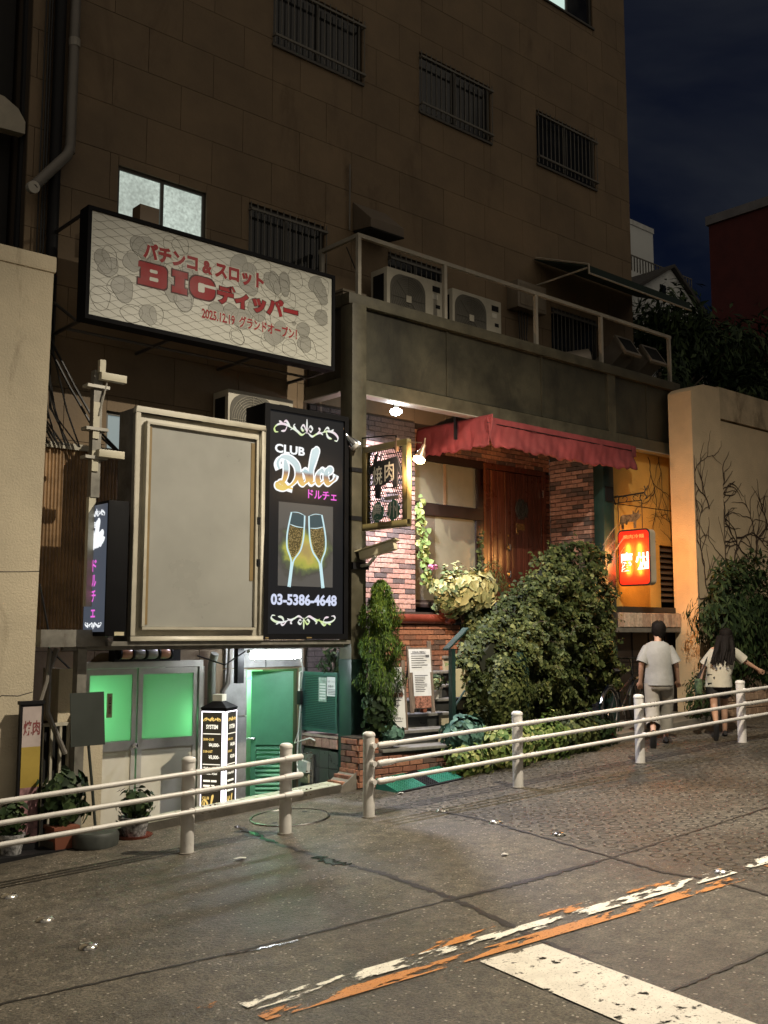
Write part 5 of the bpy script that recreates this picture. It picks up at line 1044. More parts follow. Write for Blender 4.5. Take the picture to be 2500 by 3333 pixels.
# wooden door
def wood(name, col):
    m = mat(name, col, .32, var=.1, vs=3, objvar=.16); t, L = NT(m); b = t.nodes['Principled BSDF']; g = nd(t, 'ShaderNodeNewGeometry'); mp_ = nd(t, 'ShaderNodeMapping'); mp_.inputs['Scale'].default_value = (40, 40, 2.2); L(g.outputs['Position'], mp_.inputs[0])
    n = nd(t, 'ShaderNodeTexNoise', i_Scale=1, i_Detail=5); L(mp_.outputs[0], n.inputs['Vector']); src = b.inputs['Base Color'].links[0].from_socket; r = nd(t, 'ShaderNodeMapRange'); r.inputs[1].default_value = .3; r.inputs[2].default_value = .7; r.inputs[3].default_value = .55; r.inputs[4].default_value = 1.35; L(n.outputs['Fac'], r.inputs[0])
    mu = nd(t, 'ShaderNodeMix', data_type='RGBA', blend_type='MULTIPLY'); mu.inputs[0].default_value = 1; L(src, mu.inputs[6]); L(r.outputs[0], mu.inputs[7]); L(mu.outputs[2], b.inputs['Base Color']); bp = nd(t, 'ShaderNodeBump', i_Strength=.25, i_Distance=.004); L(n.outputs['Fac'], bp.inputs['Height']); L(bp.outputs[0], b.inputs['Normal']); return m
M_wood = wood('red_brown_varnished_wood', (.085, .025, .014)); M_wood2 = wood('orange_brown_wood', (.15, .052, .023)); M_brass = mat('old_brass', (.4, .27, .1), .3, metal=.9)
wd = thing('wooden_door', 'red-brown plank door with oval lattice window and brass handles', 'door', (11.8, 10.42, 2.2)); Yw = 10.38
MB().box(11.07, 11.13, Yw-.03, 10.47, 2.2, 4.25).build('jamb', M_wood2, wd); MB().box(12.43, 12.49, Yw-.03, 10.47, 2.2, 4.25).build('jamb', M_wood, wd); MB().box(11.13, 12.43, Yw-.03, 10.47, 4.17, 4.25).build('header', M_wood, wd)
xs = [11.14, 11.25, 11.29, 11.4, 11.56, 11.585, 11.7, 11.83, 11.96, 12.09, 12.22, 12.33, 12.42]
for i, (a, c) in enumerate(zip(xs[:-1], xs[1:])):
    th = .012 if c-a < .06 else 0; MB().box(a+.004, c-.004, Yw-th, 10.44, 2.2, 4.16).build('plank', M_wood2 if c-a < .06 else M_wood, wd, bevel=.004)  # narrow lighter strips are glossy highlights put into the wood colour
MB().box(11.13, 12.43, Yw+.05, 10.46, 2.2, 4.165).build('backing', M_dark, wd)
fw_ = FY(Yw); MB().prism(fw_, [(11.93+.13*math.cos(6.283*k/8+.39), 3.62+.17*math.sin(6.283*k/8+.39)) for k in range(8)], .0, .012).build('spy_window', mat('dark_leaded_glass', (.05, .06, .055), .2), wd)
g = MB(); g.torus(fw_.p(11.93, 3.62, .014), .14, .012, (0, 1, 0), 8, 5)
for s in (1, -1):
    for k in (-.08, 0, .08): g.tube([fw_.p(11.93-.09+k*.5, 3.62-s*.12, .02), fw_.p(11.93+.09+k*.5, 3.62+s*.12, .02)], .006, 4)
g.build('lattice', M_wi, wd)
pl = MB().fbox(fw_, 11.86, 12.0, 3.3, 3.4, .001, .008).build('name_plate', M_brass, wd); MB().fbox(fw_, 11.83, 11.86, 3.23, 3.4, .002, .01).build('plate_bracket', M_brass, wd)
for z in (3.02, 2.62): 
    h = MB().lathe(fw_.p(11.62, z, 0), [(.03, .0), (.032, .01), (.02, .02)], 14, (0, -1, 0)).build('handle_rose', M_brass, wd); MB().tube([fw_.p(11.61, z+.05, .02), fw_.p(11.61, z+.04, .06), fw_.p(11.61, z-.04, .06), fw_.p(11.61, z-.05, .02)], .012, 6).build('grip', M_iron, h)
for z in (3.2, 2.45): MB().lathe(fw_.p(11.63, z, 0), [(.016, 0), (.016, .012)], 10, (0, -1, 0)).build('lock', M_brass, wd)
for z in (3.9, 2.6): MB().box(12.41, 12.435, Yw-.034, Yw-.012, z-.06, z+.06).build('hinge', M_chrome, wd)
# ---- red awning
M_red_c = mat('faded_red_canvas', (.2, .032, .034), .75, var=.2, vs=2.2, stain=(.14, .03, .032), stain_s=2.5, stain_t=.5, bump=.3, bs=14)
aw = thing('red_awning', 'faded red canvas awning with scalloped edge over the wooden door', 'awning', (11.3, 9.6, 4.1))
def valance(P0, P1, out, z0, z1, m, name, scal=9, nu=72, nv=10, lean=.1, sag=.03):
    P0, P1, out = Vector(P0), Vector(P1), Vector(out); b = MB(); ph = random.uniform(0, 6)
    for i in range(nu+1):
        t = i/nu; base = P0.lerp(P1, t); sc2 = .022*abs(math.sin(math.pi*scal*t))+.012*math.sin(31*t+ph)+.008*math.sin(77*t)
        for j in range(nv+1):
            s = j/nv; z = z0+(z1-z0)*s-sc2*s**3-sag*s*math.sin(math.pi*t); wv = (.007*math.sin(34*t+3*s+ph)+.006*math.sin(61*t+ph*2-4*s)+.012*math.sin(9*t+6*s)+.004*math.sin(140*t+9*s))*(.3+s)
            b.v.append(Vector((base.x, base.y, z))+out*(lean*s+wv))
    for i in range(nu):
        for j in range(nv): a = i*(nv+1)+j; b.f.append((a, a+nv+1, a+nv+2, a+1))
    o = b.build(name, m, aw, smooth=True, angle=180); md = o.modifiers.new('thickness', 'SOLIDIFY'); md.thickness = .004; return o
valance((9.75, 9.05, 0), (12.92, 9.05, 0), (0, -1, 0), 4.55, 4.17, M_red_c, 'front_valance', 17, 140)
valance((9.8, 10.42, 0), (9.8, 8.98, 0), (-1, 0, 0), 4.58, 4.17, M_red_c, 'side_valance', 5, 40, lean=.06, sag=.0)
MB().tube([(9.74, 9.02, 4.46), (12.9, 9.02, 4.46)], .006, 5).build('seam', M_dark, aw)
MB().add([(9.8, 9.06, 4.55), (12.92, 9.06, 4.55), (12.92, 10.42, 4.58), (9.8, 10.42, 4.6)], [(0, 1, 2, 3)]).build('top_sheet', M_red_c, aw)
MB().box(12.94, 13.06, 9.05, 9.35, 4.38, 4.55).build('end_cassette', M_red_c, aw, bevel=.02)
for x0_ in (9.84, 12.98): MB().tube([(x0_, 9.08, 4.53), (x0_, 10.4, 4.57)], .014, 6).build('frame_tube', M_dark, aw)
MB().tube([(9.84, 9.08, 4.53), (12.98, 9.08, 4.53)], .014, 6).build('frame_tube', M_dark, aw)
MB().box(9.66, 9.69, 9.52, 9.56, 4.3, 4.62).build('strap', M_dark, aw)
# ---- LED floodlamp under the balcony
ledp = Vector((8.5, 9.42, 4.5)); t = thing('led_lamp', 'dazzling white LED bulb under the balcony beside the awning', 'lamp', ledp)
MB().lathe(ledp, [(.0, -.06), (.05, -.045), (.075, -.015), (.068, .015), (.035, .03)], 18).build('bulb', emis('led_white', (.85, .93, 1), 60), t, smooth=True)
MB().lathe(ledp, [(.034, .03), (.037, .09), (.02, .12), (.015, .3)], 14).build('socket', M_chrome, t, smooth=True); MB().tube([ledp+Vector((0, 0, .3)), ledp+Vector((.05, .1, .62))], .01, 6).build('flex', M_cable, t)
l = bpy.data.lights.new('led_lamp_light', 'SPOT'); o = bpy.data.objects.new('led_lamp_light', l); COL.objects.link(o); l.energy = 820; l.color = (.84, .84, 1); l.spot_size = R_(165); l.spot_blend = .7; l.shadow_soft_size = .06
o.parent = t; o.location = (0, 0, -.08); o.rotation_euler = (R_(6), R_(6), 0)

# ================================================================== STEPS, PLANTERS
M_tread = mat('grey_granite_tread', (.17, .165, .15), .6, var=.2, vs=18, bump=.3); M_riser = mat('dark_riser_tile', (.035, .036, .034), .35, var=.2); M_ctile = mat('cream_step_tile', (.42, .38, .27), .45, var=.08)
st = thing('entrance_steps', 'curving entrance steps with grey treads rising to the restaurant door', 'steps', (8.6, 9.2, .1))
S_ = [(7.74, 8.8, .46, 1.1), (7.95, 9.06, .62, 1.05), (8.25, 9.3, .78, 1.0), (8.7, 9.48, .93, 1.05), (9.1, 9.62, 1.09, .95), (9.4, 9.74, 1.26, .9), (9.7, 9.8, 1.45, .9), (10.1, 9.82, 1.65, 1.0), (10.5, 9.83, 1.85, 1.1), (10.9, 9.84, 2.05, 1.5)]
pz = .04
for i, (x, y, z, wdt) in enumerate(S_):
    sk = .1; x1 = x+wdt
    def hx(xa, xb, ya, yb, za, zb): k0, k1 = (xa-x)/wdt*sk, (xb-x)/wdt*sk; return MB().hexa([(xa, ya-k0, za), (xb, ya-k1, za), (xb, yb, za), (xa, yb, za), (xa, ya-k0, zb), (xb, ya-k1, zb), (xb, yb, zb), (xa, yb, zb)])
    yb = 9.838 if y < 9.8 else 10.35
    hx(x, x1, y, yb, z-.035, z).build('tread', M_tread, st, bevel=.006)
    if i == 0: continue
    hx(x+.22, x1-.2, y+.03, yb, S_[i-1][2], z-.036).build('riser', M_riser, st); hx(x+.01, x+.215, y+.032, yb, S_[i-1][2], z-.036).build('end_tile', M_ctile, st); hx(x1-.195, x1-.01, y+.032, yb, S_[i-1][2], z-.036).build('end_tile', M_ctile, st)
MB().box(10.9, 12.6, 9.9, 10.36, 1.9, 2.18).build('landing', M_tread, st)
sw = thing('step_brick_base', 'orange-brown brick base below the entrance steps', 'wall', (8.3, 8.8, .05)); MB().box(7.62, 8.86, 8.82, 9.6, -.05, .424).build('core', M_mort, sw)
brickwork(sw, FY(8.81), 7.62, 8.86, .06, .42, bm2, bl_=.21, bh=.066)
cp = thing('brick_planter', 'brick planter holding the conifer beside the green column', 'planter', (7.6, 9.0, .05)); MB().box(7.46, 7.735, 8.88, 9.19, -.02, .58).build('core', M_mort, cp)
brickwork(cp, FY(8.87), 7.45, 7.735, .06, .6, bm2, bl_=.19, bh=.066); brickwork(cp, FX(7.452), -9.18, -8.87, .06, .6, bm2, bl_=.19, bh=.066, rot=R_(-90))
MB().box(7.45, 7.735, 8.87, 9.19, .58, .6).build('soil', mat('soil', (.03, .022, .015), .95), cp)
for i, (dx, dz) in enumerate(((0, 0), (.09, .06), (.17, .12))):
    for k in range(2): MB().rbox((7.3+dx+.0, 8.98+k*.13), (.1, .12), 0, gz(7.3)+.06+dz, gz(7.3)+.1+dz).build('brick', M_brick2, cp)
MB().prism(Fr((0, 8.9, 0), (1, 0, 0), (0, 0, 1)), [(7.22, gz(7.2)), (7.46, gz(7.4)), (7.46, .24), (7.24, .1)], -.28, 0).build('haunch', M_conc, cp)
# planter under the window, with terracotta coping
wp = thing('window_planter', 'brick window planter with a glazed terracotta coping', 'planter', (9.9, 10, .5)); MB().box(8.72, 11.0, 9.87, 10.12, .3, 1.86).build('core', M_mort, wp)
brickwork(wp, FY(9.86), 8.7, 10.05, .66, 1.86, bm2, hidden=lambda u, v: 0); M_terra = mat('glazed_terracotta', (.13, .03, .018), .25, var=.15)
MB().tube([(8.7, 9.84, 1.93), (9.82, 9.84, 1.93)], .065, 14).build('coping', M_terra, wp, smooth=True); MB().box(8.68, 9.86, 9.83, 10.0, 1.862, 1.9).build('coping_bed', M_terra, wp)
MB().lathe((9.8, 9.84, 1.86), [(.07, 0), (.11, .03), (.13, .1), (.12, .17), (.13, .2)], 18).build('corner_urn', M_terra, wp, smooth=True); MB().box(9.0, 11.0, 9.89, 10.12, 1.9, 2.02).build('soil', mat('soil2', (.03, .022, .015), .95), wp)
# green ramp mats
M_gm = mat('green_rubber_mat', (.02, .16, .11), .45, var=.12); rm = thing('ramp_mat', 'green studded rubber ramp mat with a black middle strip at the steps', 'mat', (8.07, 8.55, .07))
def rp_(x, y): t = (y-8.36)/.38; return gz(x)+.012+.1*t
for a, c, m in ((7.58, 8.0, M_gm), (8.0, 8.2, M_dark), (8.2, 8.56, M_gm)):
    o = MB().hexa([(a, 8.36, gz(a)), (c, 8.38, gz(c)), (c, 8.75, gz(c)), (a, 8.74, gz(a)), (a, 8.36, rp_(a, 8.36)), (c, 8.38, rp_(c, 8.38)), (c, 8.75, rp_(c, 8.74)), (a, 8.74, rp_(a, 8.74))]).build('mat_section', m, rm)
    g = MB(); xx = a+.02
    while xx < c-.01:
        yy = 8.39
        while yy < 8.72: g.lathe((xx, yy, rp_(xx, yy)), [(.009, -.002), (.007, .007)], 6); yy += .032
        xx += .03
    g.build('studs', m, o)
MB().hexa([(7.57, 8.34, gz(7.57)), (8.57, 8.36, gz(8.57)), (8.57, 8.38, gz(8.57)), (7.57, 8.36, gz(7.57)), (7.57, 8.34, gz(7.57)+.012), (8.57, 8.36, gz(8.57)+.012), (8.57, 8.38, gz(8.57)+.02), (7.57, 8.36, gz(7.57)+.02)]).build('edge_strip', M_dark, rm)
# handrail
hr = thing('handrail', 'dark green handrail post with a sloping top rail at the steps', 'handrail', (8.96, 8.92, .4)); MB().box(8.925, 8.985, 8.89, 8.95, .35, 1.56).build('post', M_green, hr)
MB().hexa([(8.85, 8.87, 1.54), (8.85, 8.97, 1.54), (9.2, 8.97, 1.79), (9.2, 8.87, 1.79), (8.85, 8.87, 1.565), (8.85, 8.97, 1.565), (9.2, 8.97, 1.815), (9.2, 8.87, 1.815)]).build('top_rail', M_green, hr); MB().tube([(8.98, 8.92, .85), (9.2, 8.95, 1.05)], .014, 6).build('brace', M_green, hr)
# menu boards
def board(name, label, c, w0, h0, rz, lean, papers, mbw):
    t = thing(name, label, 'menu board', c, 'menu boards on the steps'); ca, sa = math.cos(rz), math.sin(rz); U = Vector((ca, sa, 0)); back = Vector((-sa, ca, 0)); V = (Vector((0, 0, 1))+back*lean).normalized(); f = Fr(Vector(c), U, V)
    MB().fbox(f, -w0/2, -w0/2+.05, 0, h0, -.02, 0).build('stile', mbw, t); MB().fbox(f, w0/2-.05, w0/2, 0, h0+.06, -.02, 0).build('stile', mbw, t); MB().fbox(f, -w0/2+.05, w0/2-.05, .05, h0-.02, -.018, -.004).build('board', mbw, t)
    for sd in (-1, 1): MB().tube([f.p(sd*w0*.35, h0*.9, -.03), Vector(c)+U*sd*w0*.35+back*.3+Vector((0, 0, .0))], .012, 5).build('leg', mbw, t)
    for i, (u0, u1, v0, v1, m, lines) in enumerate(papers):
        q = MB().fbox(f, u0, u1, v0, v1, .001+.001*i, .003+.001*i).build('paper', m, t)
        for k in range(lines):
            z = v1-.06-(v1-v0-.09)*k/max(lines, 1); l = random.uniform(.55, .9); MB().fbox(f, u0+(u1-u0)*.1, u0+(u1-u0)*(.1+.85*l), z, z+.008, .0045+.001*i, .0055+.001*i).build('text_line', M_ink, q)
    return t, f
M_gw = wood('weathered_grey_board', (.16, .125, .1)); M_ph = mat('food_photo', (.22, .1, .07), .4, var=.9, vs=40); M_pap3 = mat('bluish_white_menu', (.66, .68, .7), .6)
t, f = board('menu_board', 'taller grey wooden menu board with two drink menus', (8.66, 9.12, .8), .34, .8, R_(-14), .12, [(-.15, .15, .48, .76, M_pap3, 7), (-.11, .13, .2, .5, M_pap3, 10), (-.1, .12, .06, .2, M_ph, 0)], M_gw)
text('DRINK MENU', f, -.1, .08, .715, .735, M_ink, t, n=.006, bold=.02); MB().fbox(f, .08, .13, .66, .69, .006, .007).build('logo', M_ink, t)
t, f = board('menu_board', 'shorter menu board beside the conifer with lunch photos', (8.06, 8.92, .64), .3, .74, R_(-12), .1, [(-.13, .1, .5, .72, M_pap3, 3), (-.12, .12, .2, .5, M_pap, 4), (-.12, .12, .03, .2, M_pap, 2)], M_gw)
for k in range(3): MB().fbox(f, -.1+k*.072, -.045+k*.072, .38, .43, .006, .007).build('photo', M_ph, t)
text('ご予約 承ります', f, -.1, .09, .12, .145, M_ink, t, n=.007)
# pots on the steps
def pot(label, c, r, h, m, kind='pot', group='flower pots on the steps', saucer=False):
    t = thing('flower_pot', label, 'pot', c, group); MB().lathe(c, [(r*.72, 0), (r*.95, h*.85), (r*1.06, h*.86), (r*1.06, h), (r*.9, h), (r*.85, h*.8), (.0, h*.8)], 18).build('pot', m, t, smooth=True)
    if saucer: MB().lathe(c, [(r*1.15, -.01), (r*1.2, .02), (r*1.1, .012)], 18).build('saucer', M_terra, t, smooth=True)
    return t
M_wpot = mat('white_pot', (.5, .49, .44), .4, var=.08); M_tpot = mat('terracotta_pot', (.2, .065, .035), .7, var=.1)
LF_dark = leafmat('dark_glossy_leaf', (.01, .02, .008), (.024, .046, .015), (.06, .09, .03)); LF_ivy = leafmat('ivy_leaf', (.013, .022, .007), (.04, .056, .015), (.125, .14, .045)); LF_var = leafmat('variegated_leaf', (.05, .1, .025), (.14, .2, .05), (.42, .42, .16)); LF_pale = leafmat('pale_cream_leaf', (.08, .13, .05), (.25, .28, .13), (.5, .46, .22)); LF_con = leafmat('conifer_green', (.016, .04, .008), (.06, .11, .012), (.16, .22, .02)); LF_teal = leafmat('blue_green_leaf', (.02, .06, .045), (.06, .13, .1), (.14, .26, .2))
t = pot('small white pot with a succulent on the third step', (9.16, 9.42, .93), .055, .11, M_wpot); P, N = blob_pts(60, (9.16, 9.42, 1.1), (.05, .05, .08)); leaf_mesh('plant', P, N, .05, LF_pale, t)
t = pot('second white pot beside the handrail', (9.3, 9.52, .93), .06, .14, M_wpot); P, N = blob_pts(80, (9.3, 9.52, 1.15), (.09, .09, .1)); leaf_mesh('plant', P, N, .05, LF_dark, t)
t = pot('terracotta pot with a fine-leaved plant at the board foot', (8.93, 9.4, .78), .06, .12, M_tpot); P, N = blob_pts(120, (8.93, 9.4, .98), (.1, .1, .09)); leaf_mesh('plant', P, N, .04, LF_dark, t, shape='needle')
single('notice_board', 'cream handwritten notice board half hidden in the ivy at the steps', 'notice', MB().box(9.38, 9.62, 9.3, 9.33, .95, 1.3), mat('cream_notice', (.45, .42, .28), .6, var=.1), (9.5, 9.3, .95))
# ================================================================== YELLOW WALL, SHOPFRONT, SIDE WALLS
M_yw = mat('ochre_plaster', (.6, .36, .085), .8, var=.1, vs=1.5, bump=.5, bs=45, stain=(.42, .24, .06), stain_s=2.2, stain_t=.6)
yw = thing('ochre_wall', 'ochre plastered wall behind the red hanging sign', 'wall', (13.8, 9.55, 2.1))
MB().box(12.79, 14.26, 9.5, 9.7, 2.14, 3.72).box(12.79, 14.9, 9.5, 9.7, 3.735, 4.6).box(14.26, 14.9, 9.5, 9.7, 3.15, 3.72).build('plaster', M_yw, yw); MB().box(12.79, 14.9, 9.51, 9.69, 3.7, 3.75).build('groove', M_mort, yw)
lvp = MB(); lvp.box(14.27, 14.9, 9.6, 9.66, 2.14, 3.15); lvp.build('vent_back', M_black, yw)
M_lv = mat('brown_vent_slat', (.12, .085, .055), .6)
for i in range(10): z = 2.24+i*.09; MB().hexa([(14.28, 9.5, z), (14.86, 9.5, z), (14.86, 9.58, z+.03), (14.28, 9.58, z+.03), (14.28, 9.505, z+.012), (14.86, 9.505, z+.012), (14.86, 9.58, z+.075), (14.28, 9.58, z+.075)]).build('vent_slat', M_lv, yw)
MB().box(14.86, 14.9, 9.49, 9.6, 2.14, 3.149).build('vent_jamb', M_conc, yw)
sfp = thing('shopfront', 'dark shuttered shopfront below a row of upright bricks', 'shopfront', (13.5, 9.3, .35))
MB().box(12.79, 14.6, 9.2, 9.5, 2.055, 2.14).build('ledge', mat('dark_ledge', (.04, .03, .022), .6), sfp); MB().box(12.56, 14.55, 9.14, 9.5, 1.83, 2.05).build('lintel', M_mort, sfp)
M_sold = brick_mat('upright_cream_brick', [(0, (.5, .38, .28)), (.3, (.42, .3, .22)), (.6, (.56, .43, .32)), (.85, (.33, .22, .16))]); bm3 = brick_mesh('brick', M_sold, .03)
for i in range(17): piece('brick', bm3, sfp, (12.6+.0585+i*.1135, 9.125, 1.94), (.104, .035, .21))
MB().box(12.56, 14.55, 9.12, 9.5, 1.76, 1.83).build('lintel_foot', M_conc, sfp)
M_shut = mat('dark_brown_shutter', (.028, .02, .015), .5, var=.2)
for x in (12.8, 13.22, 13.65, 14.08): MB().box(x+.008, x+.412, 9.34, 9.37, gz(x)-.1, 1.76).build('shutter_panel', M_shut, sfp); MB().box(x-.008, x+.008, 9.33, 9.37, gz(x)-.1, 1.76).build('shutter_post', M_dark, sfp)
slope_box(11.3, 14.15, 8.5, 9.33, -.1, .11).build('plinth', M_conc, sfp)
M_wall = mat('cream_plaster', (.46, .4, .29), .85, var=.1, vs=1.2, bump=.6, bs=50, stain=(.22, .18, .12), stain_s=1.6, stain_t=.58)
M_wall_warm = mat('warm_lit_plaster', (.62, .49, .32), .85, var=.1, vs=1.2, bump=.6, bs=50, stain=(.42, .32, .2), stain_s=1.6, stain_t=.6)  # same cream plaster, with warm lamplight put into a brighter colour
rwl = thing('garden_wall', 'tall cream plaster wall with bare vines at the right', 'wall', (15, 9, .4))
MB().box(14.2, 15.05, 8.8, 9.22, .2, 5.55).build('pier', M_wall_warm, rwl); MB().box(15.05, 30, 8.86, 9.2, .2, 5.2).build('wall_face', M_wall_warm, rwl); MB().box(15.05, 30, 8.83, 9.22, 5.23, 5.75).build('coping_band', mat('stained_cream_plaster', (.48, .38, .25), .85, var=.2, vs=2, stain=(.2, .15, .09), stain_s=2.4, stain_t=.5, bump=.5), rwl)
MB().prism(Fr((0, 8.8, 0), (1, 0, 0), (0, 0, 1)), [(14.2, 5.55), (15.05, 5.55), (15.05, 5.72), (14.55, 5.7), (14.3, 5.62)], -.42, 0).build('pier_cap', M_wall_warm, rwl)
lw = thing('plaster_wall', 'cream plaster wall with cracks at the left edge', 'wall', (3, 9.4, -.2)); MB().hexa([(-30, 9.2, -1), (3.86, 9.2, -1), (3.86, 9.6, -1), (-30, 9.6, -1), (-30, 9.2, 5.14), (3.93, 9.2, 5.14), (3.93, 9.6, 5.14), (-30, 9.6, 5.14)]).build('wall_face', M_wall, lw)
MB().box(-30, 3.95, 9.18, 9.62, 5.14, 5.3).build('coping', M_wall, lw, bevel=.02)
for pts in ([(3.0, 2.3), (3.3, 2.33), (3.5, 2.29), (3.75, 2.3), (3.9, 2.31)], [(3.2, 1.05), (3.5, 1.12), (3.6, 1.2), (3.75, 1.19), (3.88, 1.22)]):
    MB().tube([(x, 9.2, z) for x, z in pts], .004, 4).build('crack', M_joint, lw)
# neighbouring buildings and far buildings
nb = thing('neighbour_building', 'unlit dark building beyond the left wall', 'building', (0, 14, 0)); MB().box(-14, 3.95, 10.5, 22, -1, 18).build('wall', mat('dark_render', (.02, .019, .018), .9), nb)
MB().prism(FY(10.3), [(3.3, 6.88), (3.98, 6.92), (3.98, 7.05), (3.9, 7.17), (3.75, 7.25), (3.5, 7.28), (3.3, 7.28)], 0, .12).build('arched_panel', mat('pale_panel', (.42, .38, .3), .6), nb)
MB().tube([(3.98, 10.3, 4), (4.0, 10.3, 7), (4.0, 10.4, 13)], .04, 8).build('pipe', M_dark, nb)
wt = thing('white_tower', 'plain pale tower block beyond the balcony end', 'building', (52, 38, 0)); MB().box(44, 51.35, 34, 42, 0, 25.4).build('wall', mat('pale_wall', (.62, .64, .62), .8, var=.06, vs=.3), wt); MB().box(44, 51.4, 33.95, 42.05, 25.4, 25.7).build('parapet', mat('pale_parapet', (.55, .56, .54), .8), wt)
gh = thing('gabled_house', 'white gabled house with a rooftop railing in the distance', 'house', (47.5, 34, 10)); fg = FY(30)
MB().prism(fg, [(42, 10), (50.2, 10), (50.2, 18.6), (49.6, 19.2), (46.85, 21.1), (42, 18.2)], -9, 0).build('wall', mat('white_render', (.66, .68, .66), .8), gh); MB().prism(fg, [(46.85, 21.12), (46.9, 21.3), (50.6, 18.9), (50.5, 18.7)], -9.2, .25).build('roof', mat('dark_roof', (.06, .055, .05), .8), gh); MB().prism(fg, [(46.85, 21.12), (46.9, 21.3), (41.6, 18.3), (41.6, 18.1)], -9.2, .25).build('roof', mat('dark_roof2', (.06, .055, .05), .8), gh)
MB().fbox(fg, 45.8, 46.3, 19.3, 20.0, .001, .05).build('window', M_glassdk, gh); g = MB()
for i in range(26): x = 44+i*.26; g.box(x, x+.05, 31, 31.05, 20.8, 21.6)
g.box(44, 50.6, 31, 31.05, 21.6, 21.66); g.build('roof_railing', M_bar, gh)
rb = thing('red_building', 'dark red brick building with a grey parapet at the right', 'building', (44, 20, 0)); MB().box(40, 52, 12, 23.6, 0, 19.7).build('wall', mat('dark_red_brick', (.13, .032, .028), .8, var=.15, vs=1.5, bump=.5, bs=4), rb)
MB().box(39.9, 52, 11.9, 23.7, 19.7, 20.1).build('parapet', mat('grey_parapet', (.25, .24, .24), .8), rb)

# ================================================================== PLANTS
M_stem = mat('brown_stem', (.06, .04, .025), .8)
def in_poly(x, z, poly):
    ins = np.zeros(len(x), bool); n = len(poly)
    for i in range(n):
        (x1, z1), (x2, z2) = poly[i], poly[(i+1) % n]; c = ((z1 > z) != (z2 > z)) & (x < (x2-x1)*(z-z1)/(z2-z1+1e-12)+x1); ins ^= c
    return ins
def edge_d(x, z, poly):
    d = np.full(len(x), 9.); gx = np.zeros(len(x)); gz_ = np.zeros(len(x)); n = len(poly)
    for i in range(n):
        a = np.array(poly[i]); b = np.array(poly[(i+1) % n]); ab = b-a; t = np.clip(((x-a[0])*ab[0]+(z-a[1])*ab[1])/(ab@ab), 0, 1); px = a[0]+t*ab[0]; pz_ = a[1]+t*ab[1]; q = np.hypot(x-px, z-pz_); m = q < d
        d[m] = q[m]; gx[m] = (px-x)[m]; gz_[m] = (pz_-z)[m]
    L_ = np.hypot(gx, gz_)+1e-6; return d, gx/L_, gz_/L_
iv = thing('ivy_hedge', 'tall dense mound of ivy climbing beside the steps', 'hedge', (10.6, 9.1, gz(10.6)))
poly = [(9.45, 1.32), (9.75, 1.6), (10.1, 1.92), (10.42, 2.19), (10.8, 2.52), (11.15, 2.82), (11.45, 2.97), (11.95, 3.02), (12.16, 2.6), (12.3, 2.0), (12.28, 1.4), (12.1, .86), (11.2, .48), (9.75, .5), (9.6, 1.0)]
n = 58000; x = RNG.uniform(9.1, 12.9, n); z = RNG.uniform(.3, 3.2, n); k = in_poly(x, z, poly); x, z = x[k], z[k]; d, gx, gz_ = edge_d(x, z, poly)
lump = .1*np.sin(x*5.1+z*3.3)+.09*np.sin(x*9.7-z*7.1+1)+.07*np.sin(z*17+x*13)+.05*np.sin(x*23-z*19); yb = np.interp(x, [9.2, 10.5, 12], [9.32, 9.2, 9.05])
gap = np.sin(x*7.3+z*11.9+.7)+np.sin(x*13.1-z*5.3)+np.sin(z*21+x*3) < -1.75; k = ~(gap & (RNG.random(len(x)) < .8)); x, z, d, gx, gz_, lump, yb = (q[k] for q in (x, z, d, gx, gz_, lump, yb))
bul = .4*(1-np.exp(-d/.28))+lump*np.minimum(1, d/.15); dep = RNG.random(len(x))**2*.24; yv = yb-bul+dep; top = d < .16; yv = np.where(top, yb-bul+RNG.random(len(x))*.28*(d < .16), yv)
N = np.stack([gx*np.exp(-d/.25)*.9, -np.ones(len(x))*.9, gz_*np.exp(-d/.25)*.9+.35], 1)
P = np.stack([x+gx*RNG.uniform(-.02, .06, len(x))*(d < .1), yv, z+gz_*RNG.uniform(-.02, .06, len(x))*(d < .1)], 1)
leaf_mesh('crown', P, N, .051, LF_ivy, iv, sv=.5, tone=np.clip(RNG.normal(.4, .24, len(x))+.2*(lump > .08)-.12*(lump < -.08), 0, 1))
sh = MB(); SP, SN = [], []          # stray shoots
for i in range(150):
    q = int(RNG.integers(len(P))); p = Vector(P[q]); dr = Vector(N[q])+Vector((RNG.normal(0, .5), RNG.normal(0, .3), RNG.normal(.35, .5))); dr = dr.normalized()*RNG.uniform(.1, .26); e = p+dr; m_ = p+dr*.55+Vector((0, 0, .03)); sh.tube([p, m_, e], [.004, .003, .002], 4, False)
    for t_ in (.3, .5, .7, .85, 1): SP.append(np.array(p.lerp(e, t_))+RNG.normal(0, .015, 3)); SN.append(np.array(N[q])+RNG.normal(0, .5, 3))
tag(sh.build('shoots', M_stem, iv), kind='stuff'); leaf_mesh('shoot_leaves', np.array(SP), np.array(SN), .05, LF_ivy, iv, sv=.5, tone=RNG.uniform(.35, 1, len(SP)))
cen = np.array([10.8, 1.7]); core = [tuple(cen+(np.array(p)-cen)*.8) for p in poly]; MB().prism(FY(9.2), core, -.16, 0).build('stems', mat('ivy_shadow_core', (.012, .016, .008), .95), iv)  # solid core added to close the view, inner shade put into its colour
tw = MB()
for i in range(16):
    a = Vector((12.15+random.uniform(-.15, .15), 8.95, 2.85+random.uniform(-.3, .15))); b_ = a+Vector((random.uniform(.0, .3), random.uniform(-.15, .1), random.uniform(.1, .35))); tw.tube([a, (a+b_)/2+Vector((.03, 0, .04)), b_], [.006, .005, .003], 4)
tw.build('twigs', mat('pale_twig', (.3, .2, .12), .8), iv)
MB().box(10.12, 10.26, 8.84, 8.92, gz(10.1), 1.5).build('trellis_post', M_green, iv)
